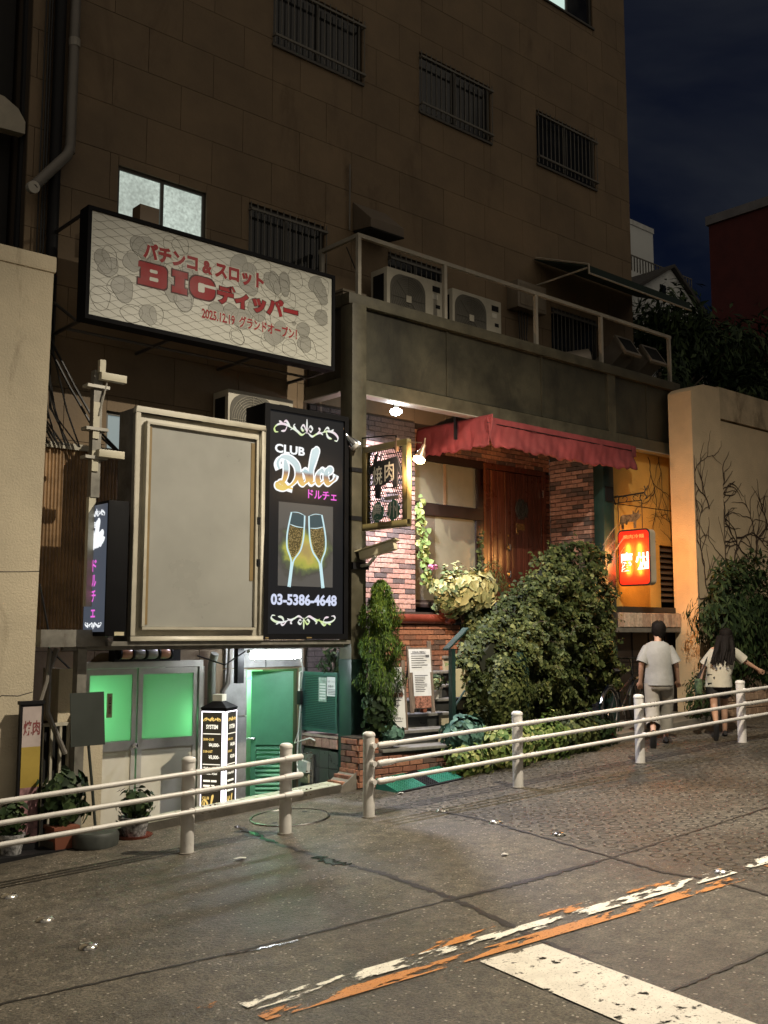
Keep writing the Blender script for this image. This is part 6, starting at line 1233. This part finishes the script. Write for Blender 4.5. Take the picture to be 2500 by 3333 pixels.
def shrub(name, label, c, r, nl, size, lm, shape='ivy', group=None, tones=None, trunk=True, lower=-.9, noise=.2):
    t = thing(name, label, 'shrub', (c[0], c[1], gz(c[0])), group); P, N = blob_pts(nl, c, r, .5, noise, lower=lower); leaf_mesh('crown', P, N, size, lm, t, shape=shape, tone=tones)
    s = MB()
    for i in range(5):
        a = R_(72*i); e = Vector(c)+Vector((r[0]*.5*math.cos(a), r[1]*.5*math.sin(a), r[2]*.3)); b0 = Vector((c[0], c[1], max(gz(c[0]), c[2]-r[2]*1.2))); s.tube([b0, b0.lerp(e, .5)+Vector((0, 0, .03)), e], [.012, .009, .005], 5)
    s.build('trunk', M_stem, t); return t
G_ = 'low shrubs along the fence'
shrub('shrub', 'blue-green broad-leaved shrub at the right side of the steps', (8.98, 8.72, .5), (.34, .2, .28), 900, .075, LF_teal, group=G_)
shrub('shrub', 'variegated low shrub next to the green ramp mat', (8.85, 8.55, .26), (.33, .2, .24), 700, .06, LF_var, group=G_)
shrub('shrub', 'yellowish variegated shrub left of the middle fence post', (9.5, 8.5, .36), (.42, .22, .32), 1300, .06, LF_var, group=G_)
shrub('shrub', 'variegated shrub right of the middle fence post', (10.2, 8.5, .4), (.42, .22, .32), 1300, .06, LF_var, group=G_, tones=RNG.random(1300)*.75)
shrub('shrub', 'dark low shrub halfway between two fence posts', (10.85, 8.5, .42), (.42, .2, .3), 1200, .065, LF_ivy, group=G_)
shrub('shrub', 'dark low shrub at the end of the ivy mound near the bicycle', (11.35, 8.62, .42), (.34, .2, .26), 900, .065, LF_dark, group=G_)
shrub('shrub', 'fine-leaved upright shrub in front of the ivy mound', (9.75, 8.72, .95), (.42, .2, .48), 3800, .042, LF_ivy, tones=np.clip(RNG.normal(.6, .25, 3800), 0, 1))
shrub('shrub', 'leafy shrub wedged behind the green column', (7.78, 9.68, 1.38), (.2, .22, .24), 300, .09, LF_dark, 'long')
shrub('shrub', 'dark shrub with pale leaves below the conifer', (7.78, 8.94, .82), (.17, .15, .32), 700, .055, LF_dark, tones=RNG.random(700)**2)
shrub('shrub', 'pale teal plant at the foot of the conifer', (7.93, 8.86, .62), (.15, .12, .12), 160, .08, LF_teal, tones=RNG.uniform(.5, 1, 160))
t = shrub('planter_shrub', 'pale cream-leaved plants spilling over the window planter', (9.98, 9.74, 2.27), (.56, .2, .32), 2300, .065, LF_pale, noise=.25); P, N = blob_pts(160, (10.05, 9.55, 2.3), (.4, .08, .26)); leaf_mesh('large_leaves', P, N, .13, LF_pale, t, tone=RNG.uniform(.6, 1, 160))
shrub('planter_shrub', 'darker trailing plants hanging below the window planter', (10.3, 9.7, 1.78), (.3, .15, .34), 1300, .06, LF_ivy)
shrub('planter_shrub', 'feathery green plant in the planter near the wooden door', (10.55, 9.75, 2.4), (.3, .16, .32), 900, .05, LF_ivy, 'needle', tones=RNG.uniform(.4, 1, 900))
t = thing('climbing_vine', 'young ivy vine climbing the brick edge beside the window', 'vine', (9.55, 10.1, 1.95)); pts = [(9.53, 10.1, 3.5), (9.56, 10.08, 3.2), (9.6, 10.08, 2.9), (9.6, 10.06, 2.6), (9.7, 10.0, 2.3)]
MB().tube(pts, .007, 5).build('stem', M_stem, t); ts = RNG.random(190)*4; P = np.array([np.array(pts[int(q)])*(1-q % 1)+np.array(pts[min(int(q)+1, 4)])*(q % 1) for q in ts])+RNG.normal(0, .035, (190, 3)); leaf_mesh('leaves', P, np.tile([-.4, -.8, .4], (190, 1)), .075, LF_var, t, tone=RNG.uniform(.2, .9, 190))
MB().tube([(10.92, 10.3, 3.2), (10.95, 10.28, 2.9), (10.93, 10.25, 2.5)], .006, 5).build('stem', M_stem, t); P = np.stack([np.full(90, 10.94), np.full(90, 10.3), RNG.uniform(2.4, 3.2, 90)], 1)+RNG.normal(0, .02, (90, 3)); leaf_mesh('leaves', P, np.tile([-.4, -.8, .4], (90, 1)), .05, LF_ivy, t)
t = thing('pink_flowers', 'cluster of pink flowers beside the brick pillar', 'flowers', (9.6, 9.95, 2.5)); PK = leafmat('pink_petal', (.5, .12, .3), (.6, .2, .4), (.7, .35, .5)); P, N = blob_pts(60, (9.62, 9.93, 2.62), (.09, .05, .04)); leaf_mesh('petals', P, N, .035, PK, t); MB().tube([(9.62, 9.95, 2.4), (9.62, 9.93, 2.6)], .006, 5).build('stem', M_stem, t)
# conifer
cf = thing('conifer', 'bright green upright conifer beside the green column', 'conifer', (7.84, 8.98, .55)); MB().tube([(7.84, 8.98, .5), (7.85, 8.98, 1.2), (7.84, 8.98, 2.2)], [.03, .025, .01], 7).build('trunk', M_stem, cf)
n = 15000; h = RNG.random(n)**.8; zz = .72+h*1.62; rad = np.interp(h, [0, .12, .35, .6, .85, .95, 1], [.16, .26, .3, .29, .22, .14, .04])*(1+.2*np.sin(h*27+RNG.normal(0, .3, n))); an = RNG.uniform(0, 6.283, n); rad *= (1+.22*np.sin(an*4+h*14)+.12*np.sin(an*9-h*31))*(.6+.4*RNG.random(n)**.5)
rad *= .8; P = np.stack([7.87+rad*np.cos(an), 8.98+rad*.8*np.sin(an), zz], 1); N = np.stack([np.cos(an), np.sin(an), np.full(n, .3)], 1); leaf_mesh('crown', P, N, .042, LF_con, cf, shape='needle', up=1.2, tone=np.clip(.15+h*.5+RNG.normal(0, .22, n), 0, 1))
# right-hand bush, tree
t = shrub('bush', 'large dark long-leaved bush in front of the cream wall', (14.95, 8.42, 1.85), (1.15, .36, 1.0), 5200, .12, LF_dark, 'long', noise=.22)
tan = thing('brick_bed', 'low tan stone flower bed at the right edge', 'planter', (15, 8.4, .4)); MB().box(13.95, 17, 8.3, 8.75, .2, .84).build('core', M_mort, tan); M_tan = brick_mat('tan_stone', [(0, (.3, .2, .13)), (.3, (.36, .25, .17)), (.6, (.24, .15, .1)), (.85, (.33, .24, .17))]); bm4 = brick_mesh('stone', M_tan)
brickwork(tan, FY(8.29), 13.95, 16.4, .3, .84, bm4, bl_=.24, bh=.108)
for i in range(8): piece('stone', bm4, tan, (14.07+i*.24, 8.5, .86), (.23, .42, .05))
shrub('shrub', 'dark plant between the walkers and the stone bed', (13.75, 8.55, .8), (.3, .2, .4), 500, .08, LF_dark, 'long')
def tree(label, c, r, nl, size, base, lm, pale=False):
    t = thing('tree', label, 'tree', base, 'trees behind the cream wall'); tr = MB(); tr.tube([base, (Vector(base)+Vector(c))/2+Vector((.1, 0, 0)), Vector(c)+Vector((0, 0, r[2]*.5))], [.16, .12, .04], 9)
    for i in range(9): a = R_(40*i); s0 = Vector(base).lerp(Vector(c), .55+.05*i); tr.tube([s0, s0+Vector((r[0]*.35*math.cos(a), r[1]*.35*math.sin(a), .3)), s0+Vector((r[0]*.75*math.cos(a), r[1]*.75*math.sin(a), .8))], [.05, .03, .012], 6)
    tr.build('trunk', mat('tree_bark', (.07, .055, .04), .9), t); P = []; N = []
    for i in range(14):
        cc = np.array(c)+RNG.uniform(-1, 1, 3)*np.array(r)*.62; p_, n_ = blob_pts(nl//14, cc, np.array(r)*RNG.uniform(.3, .5), .35, .25); P.append(p_); N.append(n_)
    leaf_mesh('crown', np.vstack(P), np.vstack(N), size, lm, t, shape='long'); return t
tree('dark leafy tree rising behind the cream wall next to the balcony', (20.0, 12.6, 7.6), (2.4, 1.5, 1.7), 6500, .2, (20, 12.8, 3.5), LF_dark)
tree('dark leafy tree behind the cream wall at the right edge', (23.2, 13.0, 8.2), (2.6, 1.6, 2.2), 6500, .2, (23.4, 13.2, 3.5), LF_dark)
tree('low dark tree filling the gap behind the balcony end', (17.6, 11.6, 6.3), (1.6, .9, 1.3), 4000, .17, (17.6, 11.7, 3.0), LF_dark)
for i, x in enumerate((21.3, 21.75)): single('sapling_stem', ['thin pale sapling stem behind the coping, left one', 'thin pale sapling stem behind the coping, right one'][i], 'stem', MB().tube([(x, 11.2, 4.5), (x+.03, 11.2, 6.3), (x-.02, 11.2, 8.0)], [.035, .028, .015], 6), mat('pale_bark%d' % i, (.35, .33, .28), .8), (x, 11.2, 4.5))
# bare vines on the right wall and the ochre wall
M_vine = mat('dead_vine', (.035, .02, .013), .9)
def vine(label, fr, starts, lim, depth=6, seed=3, n0=.006):
    rr = random.Random(seed); b = MB(); t = thing('bare_vine', label, 'vine', fr.p(*starts[0][:2], n0), 'bare vines on the walls')
    def grow(u, v, a, L_, r, d):
        pts = [(u, v)]; k = max(3, int(L_/.07))
        for i in range(k):
            a += rr.uniform(-.42, .42); u += math.cos(a)*L_/k; v += math.sin(a)*L_/k; u = min(max(u, lim[0]), lim[1]); v = min(max(v, lim[2]), lim[3]); pts.append((u, v))
            if d > 0 and rr.random() < .3: grow(u, v, a+rr.choice((-1, 1))*rr.uniform(.4, 1.0), L_*rr.uniform(.4, .72), r*.66, d-1)
        b.tube([fr.p(p, q, n0+rr.uniform(0, .006)) for p, q in pts], [r*(1-.75*i/len(pts)) for i in range(len(pts))], 4)
    for u, v, a, L_, r in starts: grow(u, v, R_(a), L_, r, depth)
    b.build('stems', M_vine, t); return t
vine('dense tangle of bare vine stems fanning over the cream wall', FY(8.86), [(15.15, 2.3, 70, 1.5, .02), (15.3, 2.2, 48, 1.7, .022), (15.5, 2.4, 100, 1.4, .018), (15.7, 2.5, 30, 1.2, .018), (15.25, 2.8, 120, 1.1, .016), (16.1, 2.9, 75, 1.3, .016), (15.5, 3.3, 10, 1.0, .015), (15.8, 3.0, 140, 1.0, .014)], (15.06, 17.5, 1.6, 4.9), 2, 5)
vine('bare vine stems on the corner pier of the cream wall', FY(8.8), [(14.3, 2.2, 60, 1.2, .013), (14.6, 2.1, 110, 1.3, .014), (14.8, 2.6, 70, 1.3, .014), (14.6, 3.7, 100, 1.2, .012)], (14.22, 15.03, 1.6, 5.2), 2, 8)
vine('thin bare vine hanging over the ochre wall corner', FY(9.5), [(14.0, 4.55, -55, 1.1, .008), (14.3, 4.58, -65, .9, .007), (14.6, 3.0, 80, .7, .006)], (13.3, 14.88, 2.6, 4.58), 2, 9)

# ================================================================== LEFT SIDE FURNITURE
t = thing('standing_sign', 'narrow standing yakiniku sign with yellow panel against the left wall', 'sign', (3.85, 9.08, gz(3.85))); fz = FY(9.06)
MB().box(3.72, 3.93, 9.06, 9.1, gz(3.85), 1.12).build('casing', M_dark, t); MB().box(3.71, 3.94, 9.05, 9.11, 1.12, 1.15).build('cap', M_dark, t)
MB().fbox(fz, 3.74, 3.91, .75, 1.1, .001, .004).build('top_panel', mat('pale_pink_panel', (.45, .38, .36), .5), t); MB().fbox(fz, 3.74, 3.91, .4, .75, .001, .004).build('yellow_panel', mat('yellow_panel', (.36, .26, .05), .5), t); MB().fbox(fz, 3.74, 3.91, gz(3.85)+.08, .4, .001, .004).build('photo_panel', mat('pinkish_photo', (.25, .13, .14), .5, var=.5, vs=14), t)
text('焼肉', fz, 3.75, 3.9, .85, .98, mat('dull_red_letters', (.2, .05, .05), .5), t, n=.006, bold=.02)
t = thing('blank_board_stand', 'blank grey-green board on a pole with a round rubber base', 'sign stand', (4.32, 8.8, gz(4.32))); M_slate = mat('slate_green_board', (.035, .042, .036), .5, var=.1)
f = Fr((4.24, 8.8, .77), (.97, -.2, .03), (-.03, .05, 1)); MB().fbox(f, -.15, .15, -.02, .45, -.02, 0).build('board', M_slate, t); MB().tube([(4.25, 8.82, .78), (4.3, 8.82, .4), (4.35, 8.82, -.02)], .014, 8).build('pole', M_slate, t)
MB().lathe((4.35, 8.82, gz(4.35)), [(.2, 0), (.205, .1), (.19, .125), (.06, .15), (.03, .17)], 24).build('base', mat('rubber_base', (.04, .045, .04), .55, var=.15, vs=9), t, smooth=True)
M_cer = mat('blue_white_ceramic', (.22, .22, .22), .25, var=.7, vs=28)
def potted(label, c, r, h, m, fr_, nl, size, lm, sq=False, saucer=False, shape='ivy'):
    c = (c[0], c[1], gz(c[0])); 
    if sq:
        t = thing('flower_pot', label, 'pot', c, 'potted plants by the left wall'); MB().loft([[Vector(c)+Vector((x*s, y*s, z)) for x, y in ((-1, -1), (1, -1), (1, 1), (-1, 1))] for s, z in ((r*.8, 0), (r, h*.85), (r*1.08, h*.86), (r*1.08, h))]).build('pot', m, t)
    else:
        t = pot(label, c, r, h, m, group='potted plants by the left wall', saucer=saucer)
    P, N = blob_pts(nl, (c[0], c[1], c[2]+h+fr_[2]*.7), fr_, .3, .25); leaf_mesh('plant', P, N, size, lm, t, shape=shape)
    MB().tube([(c[0], c[1], c[2]+h*.8), (c[0]+.01, c[1], c[2]+h+fr_[2])], .01, 5).build('stem', M_stem, t); return t
potted('round patterned ceramic pot with a leafy plant and saucer', (4.75, 8.86), .14, .18, M_cer, (.17, .13, .14), 260, .06, LF_dark, saucer=True)
potted('square terracotta pot with a tall bushy plant', (4.1, 8.98), .11, .2, M_tpot, (.2, .14, .3), 420, .075, LF_dark, sq=True)
potted('glazed patterned pot at the left edge behind the rails', (3.66, 9.0), .11, .2, M_cer, (.15, .1, .15), 200, .06, LF_dark)
single('planter_tray', 'long black planter tray on the ground at the left', 'tray', MB().box(3.45, 4.25, 8.86, 9.14, gz(3.7)-.04, gz(3.7)+.03), M_dark, (3.8, 9, gz(3.8)))
gt = thing('white_gate', 'small white metal gate with dark panes beside the left wall', 'gate', (4.3, 9.7, -.3)); g = MB()
for x in (4.12, 4.2, 4.29, 4.38, 4.46): g.box(x-.012, x+.012, 9.68, 9.71, -.3, .88)
for z in (-.3, .2, .3, .86): g.box(4.11, 4.47, 9.675, 9.715, z, z+.03)
g.build('frame', M_blankf, gt); MB().box(4.11, 4.47, 9.72, 9.74, -.3, .88).build('infill', M_black, gt)
single('cream_pillar', 'short cream pillar between the white gate and the double door', 'pillar', MB().box(4.48, 4.78, 9.6, 10.1, -.4, .95).box(4.36, 4.5, 9.72, 10.1, .89, 1.4), M_wall, (4.6, 9.8, -.4))
# ================================================================== BICYCLE
bk_ = thing('bicycle', 'dark city bicycle parked between the ivy and the shopfront', 'bicycle', (12.1, 8.75, gz(12.1))); dB = Vector((.96, .27, .05)).normalized(); gB = Vector((12.0, 8.72, gz(12.0)+.115)); up_ = Vector((0, 0, 1)); sd = dB.cross(up_)
RW = .31; rc, fc = gB-dB*.35+up_*RW, gB+dB*.72+up_*RW; M_tyre = mat('tyre', (.012, .012, .012), .8); M_bframe = mat('black_bike_paint', (.015, .016, .02), .3)
for c in (rc, fc):
    w_ = MB().torus(c, RW-.02, .02, sd, 32, 8).build('wheel', M_tyre, bk_, smooth=True); MB().torus(c, RW-.045, .008, sd, 32, 6).build('rim', M_chrome, w_, smooth=True); s = MB()
    u_, v_ = perp_axes(sd)
    for k in range(16): a = R_(22.5*k); s.tube([c+sd*.02*(-1)**k, c+(u_*math.cos(a)+v_*math.sin(a))*(RW-.045)], .0015, 3, False)
    s.build('spokes', M_chrome, w_); MB().lathe(c, [(.02, -.04), (.02, .04)], 10, sd).build('hub', M_chrome, w_); f = MB(); f.tube([c+(u_*math.cos(a)+v_*math.sin(a))*(RW+.03) for a in [R_(x) for x in range(0, 181, 15)]] if False else [c+dB*(-math.cos(a))*(RW+.03)+up_*math.sin(a)*(RW+.03) for a in [R_(x) for x in range(20, 161, 14)]], .018, 6); f.build('mudguard', M_chrome, w_, smooth=True)
bbk = gB+up_*.27+dB*.08; seat = gB+up_*.74-dB*.06; head = gB+up_*.72+dB*.55
fr_b = MB(); fr_b.tube([bbk, seat], .016, 8); fr_b.tube([bbk, head-up_*.12], .018, 8); fr_b.tube([seat-up_*.25+dB*.02, head-up_*.05], .014, 8); fr_b.tube([rc, bbk], .011, 6); fr_b.tube([rc, seat-up_*.18], .01, 6); fr_b.tube([head+up_*.1-dB*.03, fc], .015, 8); fr_b.build('frame', M_bframe, bk_, smooth=True)
MB().tube([seat-up_*.12, seat+up_*.06], .013, 8).build('seat_post', M_chrome, bk_); sp_ = seat+up_*.08
MB().loft([[sp_+dB*x+sd*y*math.cos(a)+up_*z*math.sin(a) for a in [R_(q*45) for q in range(8)]] for x, y, z in ((-.13, .03, .02), (-.1, .09, .04), (-.02, .07, .035), (.08, .03, .025), (.13, .015, .015))]).build('saddle', M_dark, bk_, smooth=True)
hb = head+up_*.22-dB*.05; MB().tube([head, hb], .012, 8).build('stem', M_chrome, bk_); MB().tube([hb-sd*.26-dB*.12+up_*.02, hb-sd*.2, hb, hb+sd*.2, hb+sd*.26-dB*.12+up_*.02], .011, 8).build('handlebar', M_chrome, bk_, smooth=True)
MB().lathe(bbk+sd*.04, [(.08, 0), (.08, .006)], 20, sd).build('chainring', M_chrome, bk_); MB().tube([bbk+sd*.05, bbk+sd*.05-up_*.15, bbk+sd*.13-up_*.15], .009, 6).build('crank', M_chrome, bk_)
bs2 = MB(); c = hb+dB*.16-up_*.1
for z in (-.12, -.04, .04, .1): bs2.tube([c+sd*x+dB*y+up_*z for x, y in ((-.15, -.1), (.15, -.1), (.15, .12), (-.15, .12), (-.15, -.1))], .004, 4)
for x, y in ((-.15, -.1), (.15, -.1), (.15, .12), (-.15, .12), (0, .12), (0, -.1)): bs2.tube([c+sd*x+dB*y-up_*.12, c+sd*x+dB*y+up_*.1], .004, 4)
bs2.build('basket', M_dark, bk_)

# ================================================================== PEOPLE
M_skin = mat('skin', (.42, .25, .17), .5, var=.08, vs=8); M_hair = mat('black_hair', (.008, .006, .005), .75, var=.3, vs=30, spec=.15); M_shoe = mat('dark_shoes', (.02, .02, .022), .5)
def skin_body(name, V, E, rad, root, m, parent):
    me = bpy.data.meshes.new(name); me.from_pydata([tuple(v) for v in V], E, []); o = bpy.data.objects.new(name, me); COL.objects.link(o)
    md = o.modifiers.new('s', 'SKIN'); md.use_smooth_shade = True
    for i, r in enumerate(rad): sv = me.skin_vertices[0].data[i]; sv.radius = (r, r) if not isinstance(r, tuple) else r; sv.use_root = (i == root)
    o.modifiers.new('u', 'SUBSURF').levels = 2; dg = bpy.context.evaluated_depsgraph_get(); res = bpy.data.meshes.new_from_object(o.evaluated_get(dg)); bpy.data.objects.remove(o)
    res.polygons.foreach_set('use_smooth', [True]*len(res.polygons)); res.materials.clear(); return link(name, res, m, parent)
def person(label, pos, face, S, pose, cols, extra):
    t = thing('person', label, 'person', pos); F = Vector((math.cos(face), math.sin(face), 0)); Rr = Vector((F.y, -F.x, 0)); Z = Vector((0, 0, 1))
    ln, tw_ = pose.get('lean', (0, 0)), 0
    def W(r, f, z, lean=True):
        k = max(0, z-.9) if lean else 0; return Vector((0, 0, 0))+Rr*(r+ln[0]*k)*S+F*(f+ln[1]*k)*S+Z*z*S
    H = pose
    V, E, rad = [], [], []
    def add(p, r, par=None):
        V.append(p); rad.append(r*S); i = len(V)-1
        if par is not None: E.append((par, i))
        return i
    pel = add(W(0, 0, .93), .12); ab = add(W(0, .01, 1.08), .115, pel); ch = add(W(0, 0, 1.27), .125, ab); nk = add(W(0, .0, 1.43), .05, ch); nk2 = add(W(*H['neck']), .05, nk); hd_ = add(W(*H['head']), .085, nk2); hdt = add(W(H['head'][0], H['head'][1]+.01, H['head'][2]+.08), .075, hd_); nose = add(W(H['head'][0], H['head'][1]+.1, H['head'][2]-.01), .012, hd_)
    for s in (-1, 1): add(W(H['head'][0]+s*.088, H['head'][1], H['head'][2]), .014, hd_)
    hands = []
    for s, key in ((-1, 'larm'), (1, 'rarm')):
        el, wr = H[key]; sh = add(W(s*.17, 0, 1.37), .058, ch); e = add(W(*el), .043, sh); w_ = add(W(*wr), .028, e); d = (W(*wr)-W(*el)).normalized(); pm = add(W(*wr)+d*.06*S, .03, w_); sdv = d.cross(F).normalized() if abs(d.dot(F)) < .95 else Rr
        for k in range(4): q = W(*wr)+d*.09*S+sdv*(k-1.5)*.018*S; a = add(q, .011, pm); add(q+d*(.055-.008*abs(k-1.3))*S+F*.012*S, .009, a)
        th = add(W(*wr)+d*.05*S+sdv*-.035*S+F*.015*S, .011, pm); add(W(*wr)+d*.09*S+sdv*-.045*S+F*.025*S, .009, th)
    for s, key in ((-1, 'lleg'), (1, 'rleg')):
        kn, an, toe = H[key]; hp = add(W(s*.09, 0, .88, False), .092, pel); k = add(W(*kn, False), .058, hp); cf = add((W(*kn, False)*.62+W(*an, False)*.38)-F*.02*S, .054, k); a = add(W(*an, False), .036, cf); add(W(*toe, False), .03, a)
    P0 = Vector(pos); V = [v for v in V]
    body = skin_body('body', V, E, rad, 0, M_skin, t)
    def ring(c, a, b, n=16, ax=None):
        ax = ax or (Rr, F); w2 = lambda i: 1+.045*math.sin(5*6.2832*i/n+c.z*23)+.035*math.sin(3*6.2832*i/n-c.z*31+c.x*9); return [P0+c+ax[0]*a*S*w2(i)*math.cos(6.2832*i/n)+ax[1]*b*S*w2(i)*math.sin(6.2832*i/n) for i in range(n)]
    b = MB(); hz = H.get('hem', .82)
    b.loft([ring(W(0, f, z), wv, dv) for z, wv, dv, f in ((hz, .205, .16, 0), (hz+.02, .205, .16, 0), (.98, .195, .155, .01), (1.12, .2, .155, .01), (1.26, .215, .145, 0), (1.36, .205, .125, 0), (1.42, .15, .1, 0), (1.455, .085, .075, .005))], caps=False)
    for s, key in ((-1, 'larm'), (1, 'rarm')):
        el, wr = H[key]; A_, B_ = W(s*.14, 0, 1.375), W(*el); ax = (B_-A_).normalized(); u_, v_ = perp_axes(ax)
        b.loft([ring(A_.lerp(B_, k), r, r, 12, (u_, v_)) for k, r in ((0, .062), (.25, .076), (.6, .083), (.92, .088))], caps=False)
    shirt = b.build('shirt', cols[0], t, smooth=True, angle=180)
    b = MB(); L_ = H['pants']
    b.loft([ring(W(0, 0, z, False), wv, dv) for z, wv, dv in ((.76, .185, .14), (.84, .188, .145), (.95, .17, .13), (1.0, .165, .125))], caps=True)
    for s, key in ((-1, 'lleg'), (1, 'rleg')):
        kn, an, toe = H[key]; hp = W(s*.09, 0, .86, False); k_, a_ = W(*kn, False), W(*an, False); pts = [(hp, .115), (hp.lerp(k_, .5), .108), (k_, .1)]
        if L_ > 0: pts += [(k_.lerp(a_, L_*.5), .1), (k_.lerp(a_, L_), .1)]
        else: pts = pts[:2]+[(hp.lerp(k_, 1+L_), .105)]
        rg = []
        for i, (p, r) in enumerate(pts):
            q0 = pts[max(i-1, 0)][0]; q1 = pts[min(i+1, len(pts)-1)][0]; ax = (q1-q0).normalized(); u_ = (Rr-ax*Rr.dot(ax)).normalized(); v_ = ax.cross(u_); rg.append(ring(p, r, r, 14, (u_, v_)))
        b.loft(rg, caps=False)
        toe_, an_ = W(*toe, False), W(*an, False); d = (toe_-an_); sh = MB(); fwd = Vector((d.x, d.y, 0)).normalized() if Vector((d.x, d.y, 0)).length > 1e-3 else F; dn = d.normalized(); lat = fwd.cross(Z)
        upv = lat.cross(dn).normalized(); upv = upv if upv.z > 0 else -upv
        hl = an_-dn*.05*S-Z*.045*S
        sh.loft([[P0+hl+dn*x*S+lat*y*math.cos(a)*S+Z*(z*math.sin(a)+zo)*S for a in [R_(q*45) for q in range(8)]] for x, y, z, zo in ((-.02, .03, .03, .0), (.02, .04, .045, .01), (.1, .042, .045, .0), (.18, .045, .03, -.015), (.24, .03, .02, -.02))]); sh.build('shoe', M_shoe, t, smooth=True)
    b.build('trousers', cols[1], t, smooth=True, angle=180)
    hc = P0+W(H['head'][0], H['head'][1]-.012, H['head'][2]+.035); hb_ = MB(); hb_.loft([[hc+Rr*.1*S*r*(1+.06*math.sin(5*a+z*60))*math.cos(a)+F*.112*S*r*(1+.06*math.sin(7*a-z*40))*math.sin(a)+Z*(z+.008*math.sin(6*a))*S for a in [R_(q*22.5) for q in range(16)]] for r, z in ((.62, -.135), (.82, -.09), (.98, -.04), (1.02, .02), (.9, .07), (.6, .1), (.2, .112))]); hb_.build('hair', M_hair, t, smooth=True)
    extra(t, W, P0, F, Rr, Z, S); return t
M_tee = mat('pale_grey_tshirt', (.25, .255, .245), .9, var=.1, vs=5, bump=1, bs=7); M_khaki = mat('pale_khaki_trousers', (.26, .245, .21), .9, var=.1, vs=6, bump=1, bs=8); M_wtee = mat('white_tshirt', (.45, .43, .36), .9, var=.08, bump=1, bs=8); M_blk = mat('black_shorts', (.015, .014, .014), .8)
man = dict(lean=(0, .05), neck=(0.01, .03, 1.5), head=(.025, .06, 1.6), larm=((-.235, -.05, 1.13), (-.25, .06, .9)), rarm=((.245, .0, 1.13), (.27, .12, .92)), lleg=((-.1, -.02, .49), (-.12, -.34, .2), (-.12, -.26, .05)), rleg=((.1, .16, .5), (.09, .2, .09), (.09, .36, .035)), pants=.72, hem=.84)
person('man in pale grey T-shirt and khaki trousers walking away, seen from behind', (11.78, 7.92, gz(11.78)), R_(38), .925, man, (M_tee, M_khaki), lambda *a: None)
def wextra(t, W, P0, F, Rr, Z, S):
    b = MB()
    for i in range(22):
        a = R_(160+220*i/21); c = W(0, .05, 1.56); x, y = .1*math.cos(a), .1*math.sin(a)-.0
        p0 = P0+c+Rr*x*S+F*min(y, .03)*S+Z*.03*S; p1 = P0+W(x*1.3, -.13+.03*math.sin(i), 1.38); p2 = P0+W(x*1.5+.03*math.sin(i*2.1), -.165, 1.18+.04*math.sin(i*1.7)); b.tube([p0, p1, p2], [.028, .03, .012], 6)
    b.build('long_hair', M_hair, t, smooth=True)
    pr = MB(); rr = random.Random(4)
    for k in range(12):
        u, z = rr.uniform(-.13, .1), rr.uniform(1.08, 1.26); f = Fr(P0+W(u, -.15, z), Rr, Z); pr.poly(f, [(.02*rr.uniform(.4, 1)*math.cos(6.28*q/7), .016*rr.uniform(.4, 1.2)*math.sin(6.28*q/7)) for q in range(7)], .0+.0004*k)
    tag(pr.build('shirt_print', M_ink, t), kind='stuff')
    bag = MB(); c = P0+W(-.3, .02, .82)
    bag.loft([[c+Rr*.06*k*math.cos(a)*S+F*.15*k*math.sin(a)*S+Z*z*S for a in [R_(q*30) for q in range(12)]] for k, z in ((.6, -.16), (1, -.13), (1.05, .02), (.9, .1))]); o = bag.build('bag', mat('green_striped_bag', (.08, .12, .06), .8, var=.7, vs=16), t, smooth=True); MB().tube([c+F*.1+Z*.1, P0+W(-.2, 0, 1.36), c-F*.1+Z*.1], .01, 6).build('bag_strap', M_blk, o)
woman = dict(lean=(.22, .14), neck=(.0, .04, 1.5), head=(.01, .08, 1.58), larm=((-.24, .08, 1.12), (-.24, .14, .92)), rarm=((.36, .05, 1.2), (.58, .12, 1.08)), lleg=((-.08, -.03, .49), (-.1, -.38, .24), (-.1, -.31, .08)), rleg=((.1, .18, .5), (.1, .2, .09), (.1, .36, .035)), pants=-.45, hem=.8)
person('woman with long dark hair in a white printed T-shirt walking with one arm out', (12.72, 7.62, gz(12.72)), R_(38), .85, woman, (M_wtee, M_blk), wextra)
